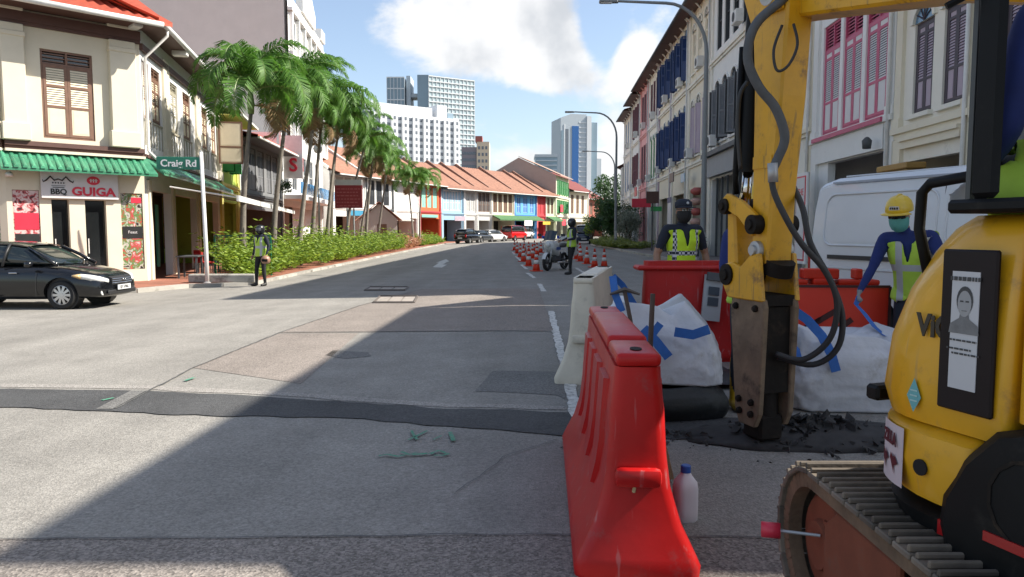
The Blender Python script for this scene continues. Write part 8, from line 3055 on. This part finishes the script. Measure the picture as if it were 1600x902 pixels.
            for rr_, z in ((.09, .012), (.155, -.002), (.155, -.008), (.09, .004)):
                br.append([tuple(Hm @ Matrix.Translation((0, .0, .05)) @ Vector((rr_ * .85 * math.cos(R(-155 + 130 * i / 10)), rr_ * 1.16 * math.sin(R(-155 + 130 * i / 10)), z))) for i in range(11)])
            MB().loft(br, caps=False, closed=False).build('peak', hm, o, smooth=True)
            MB().lathe([(0, 0), (.017, 0), (.012, .006), (0, .007)], 10, Hm @ Matrix.Translation((0, -.112, .10)) @ Matrix.Rotation(R(80), 4, 'X')).build('cap_badge', STEEL, o)
        else:
            o = MB().lathe([(.085, -.10), (.105, -.07), (.115, .0), (.118, .05), (.10, .10), (.06, .135), (0, .145)], 22, Hm @ Matrix.Translation((0, .012, .0)) @ Matrix.Diagonal((1, 1.15, 1, 1))).build('motorcycle_helmet', hm, t, smooth=True)
            MB().lathe([(.121, -.02), (.124, .0), (.124, .045), (.121, .06)], 14, Hm @ Matrix.Translation((0, .012, .0)) @ Matrix.Diagonal((1, 1.15, 1, 1)), R(-150), R(-30)).build('visor', pm('helmet_visor', (.10, .11, .12), rough=.1), o, smooth=True)
    if extra:
        extra(t, V, Hm)
    return t


def stand(**kw):
    J = dict(pelvis=(0, 0, .93), chest=(0, 0, 1.27), neck=(0, .015, 1.47), head=(0, -.012, 1.61), right=(1, 0, 0), fwd=(0, -1, 0),
             sh_l=(.19, .01, 1.41), sh_r=(-.19, .01, 1.41), el_l=(.27, .05, 1.13), el_r=(-.27, .05, 1.13), wr_l=(.285, -.03, .88), wr_r=(-.285, -.03, .88),
             hip_l=(.092, 0, .88), hip_r=(-.092, 0, .88), kn_l=(.11, -.015, .49), kn_r=(-.11, -.015, .49), an_l=(.12, .02, .085), an_r=(-.12, .02, .085), toe_l=(.145, -.15, .036), toe_r=(-.145, -.15, .036))
    J.update(kw)
    return J


COP = dict(skin=SKIN, shirt=NAVY, trousers=BLACKCLOTH, shoes=BOOT, sleeve=SKIN, glove=SKIN)


def glasses(t, V, Hm):
    g_ = MB()
    for sx_ in (-1, 1):
        g_.add([tuple(Hm @ Vector((sx_ * x, -.102 + abs(x) * .25, z))) for x, z in ((.008, .008), (.055, .01), (.058, .038), (.01, .04))], [(0, 1, 2, 3)])
    g_.build('glasses', pm('pale_lens', (.42, .44, .46), rough=.1), t)
    MB().tube([tuple(Hm @ Vector((x, y, .03))) for x, y in ((-.085, .0), (-.062, -.088), (0, -.105), (.062, -.088), (.085, .0))], .004, 5).build('glasses_frame', SIGN_BLACK, t)


person('officer in navy cap, black mask and yellow checkered vest standing behind the red barrier', (2.09, 9.15, 0), R(12), stand(el_l=(.30, .03, 1.13), el_r=(-.30, .03, 1.13), wr_l=(.32, -.04, .88), wr_r=(-.32, -.04, .88)),
       dict(COP), 1.06, vest=VEST_POLICE, headgear=('cap', NAVY), mask=MASK_BLACK, extra=glasses)
pr = G(893, 429)
person('officer in green vest seen from the side beside the parked motorcycle', (pr.x, pr.y, 0), R(-70), stand(el_l=(.25, -.02, 1.12), wr_l=(.22, -.24, 1.08), el_r=(-.25, -.02, 1.12), wr_r=(-.20, -.25, 1.05), an_l=(.1, -.1, .085), toe_l=(.11, -.27, .036), kn_l=(.1, -.08, .49)),
       dict(COP, sleeve=NAVY), 1.06, voxel=.018, vest=VEST_LIME, headgear=('moto', HELM_B), mask=MASK_BLACK)
pl_ = G(409, 447)


def held_helmet(t, V, Hm):
    w = V['wr_l'] + Vector((.02, -.03, -.14))
    tw = t.matrix_basis @ w
    h_ = thing('hand_held_helmet', 'round brown helmet held at the hip by the officer beside the hedge', 'helmet', tw)
    MB().lathe([(.09, -.11), (.125, -.06), (.135, .0), (.12, .07), (.07, .12), (0, .135)], 20).build('shell', pm('tan_helmet', (.30, .17, .11), rough=.4, var=.15), h_, smooth=True)
    MB().lathe([(.137, -.045), (.139, -.02), (.137, .03)], 10, None, R(-130), R(-50)).build('visor', BLK_P, h_, smooth=True)


person('officer in black with yellow vest and helmet standing at the kerb by the hedge', (pl_.x, pl_.y, gz(pl_.x)), R(-28), stand(wr_l=(.28, -.08, .90), el_l=(.29, .03, 1.13), an_r=(-.14, -.06, .085), toe_r=(-.18, -.22, .036), kn_r=(-.12, -.06, .49)),
       dict(COP, sleeve=NAVY), 1.04, voxel=.018, vest=VEST_LIME, headgear=('moto', HELM_B), mask=MASK_BLACK, extra=held_helmet)

WORK = dict(skin=SKIN, shirt=BLUE_SHIRT, trousers=NAVY, shoes=BOOT, sleeve=BLUE_SHIRT, glove=GLOVE, helmet_label=True)


def dark_glasses(t, V, Hm):
    g_ = MB()
    rings = []
    for z in (.006, .042):
        rings.append([tuple(Hm @ Vector((x, -.105 + x * x * 7, z))) for x in (-.075, -.05, -.02, 0, .02, .05, .075)])
    g_.loft(rings, caps=False, closed=False).build('safety_glasses', pm('dark_lens', (.012, .014, .015), rough=.1), t, smooth=True)


def worker_kit(t, V, Hm):
    dark_glasses(t, V, Hm)
    # the blue strap he is pulling runs from the bag into his fist
    bpy.context.view_layer.update()
    hw = b2.matrix_basis.inverted() @ (Matrix.LocRotScale(t.location, t.rotation_euler, t.scale) @ (V['wr_r'].lerp(V['hand_r'], 1.15)))
    a = Vector((.30, -.2, .60))
    strap(b2, [a, a.lerp(hw, .35) + Vector((0, 0, -.02)), a.lerp(hw, .7), hw, hw + Vector((.03, .02, .07))], .045)


wk = person('worker in yellow helmet, green mask and vest bending to hold the bulk bag', (3.78, 6.98, 0), R(-38),
            stand(pelvis=(0, .10, .93), chest=(-.04, -.02, 1.26), neck=(-.09, -.08, 1.46), head=(-.12, -.145, 1.585), sh_l=(.13, -.05, 1.41), sh_r=(-.25, -.06, 1.39), el_l=(.26, -.12, 1.15), wr_l=(.24, -.30, 1.0), el_r=(-.33, -.14, 1.12), wr_r=(-.40, -.30, .90), hand_r=(-.41, -.36, .80), palm_r=(.6, .5, .2), hip_l=(.092, .1, .88), hip_r=(-.092, .1, .88), kn_l=(.11, .05, .49), kn_r=(-.11, .02, .49), an_l=(.12, .1, .085), an_r=(-.12, .06, .085), toe_l=(.14, -.07, .036), toe_r=(-.14, -.11, .036)),
            dict(WORK, curl=.95), 1.015, vest=VEST_WORK, headgear=('helmet', HELM_Y), mask=MASK_GREEN, head_turn=(R(-8), R(16)), extra=worker_kit)
person('worker in yellow helmet and boots hidden behind the excavator arm', (1.99, 6.15, 0), R(8), stand(el_r=(-.26, -.04, 1.14), wr_r=(-.24, -.22, 1.0)),
       dict(WORK, shoes=YBOOT, boot_h=.34, helmet_label=False), 1.03, vest=VEST_LIME, headgear=('helmet', HELM_Y), mask=MASK_GREEN)

# operator in the cab
opw = Mex @ Vector((-.36, .545, 1.54))
person('operator in blue shirt and high visibility vest seated in the excavator cab', (opw.x, opw.y, opw.z - .93 + .06), EXR + R(180),
       stand(pelvis=(0, 0, .93), chest=(0, -.04, 1.26), neck=(0, -.04, 1.46), head=(0, -.07, 1.6), el_l=(.25, -.02, 1.12), wr_l=(.20, -.14, 1.0), el_r=(-.25, -.02, 1.13), wr_r=(-.20, -.14, 1.02), hip_l=(.1, -.02, .90), hip_r=(-.1, -.02, .90), kn_l=(.12, -.14, 1.0), kn_r=(-.14, -.14, 1.0), an_l=(.12, -.10, .98), an_r=(-.15, -.10, .98), toe_l=(.12, -.16, .98), toe_r=(-.16, -.16, .98)),
       dict(WORK), 1.0, vest=VEST_LIME, headgear=('helmet', HELM_Y), mask=MASK_GREEN)
drop_protos()
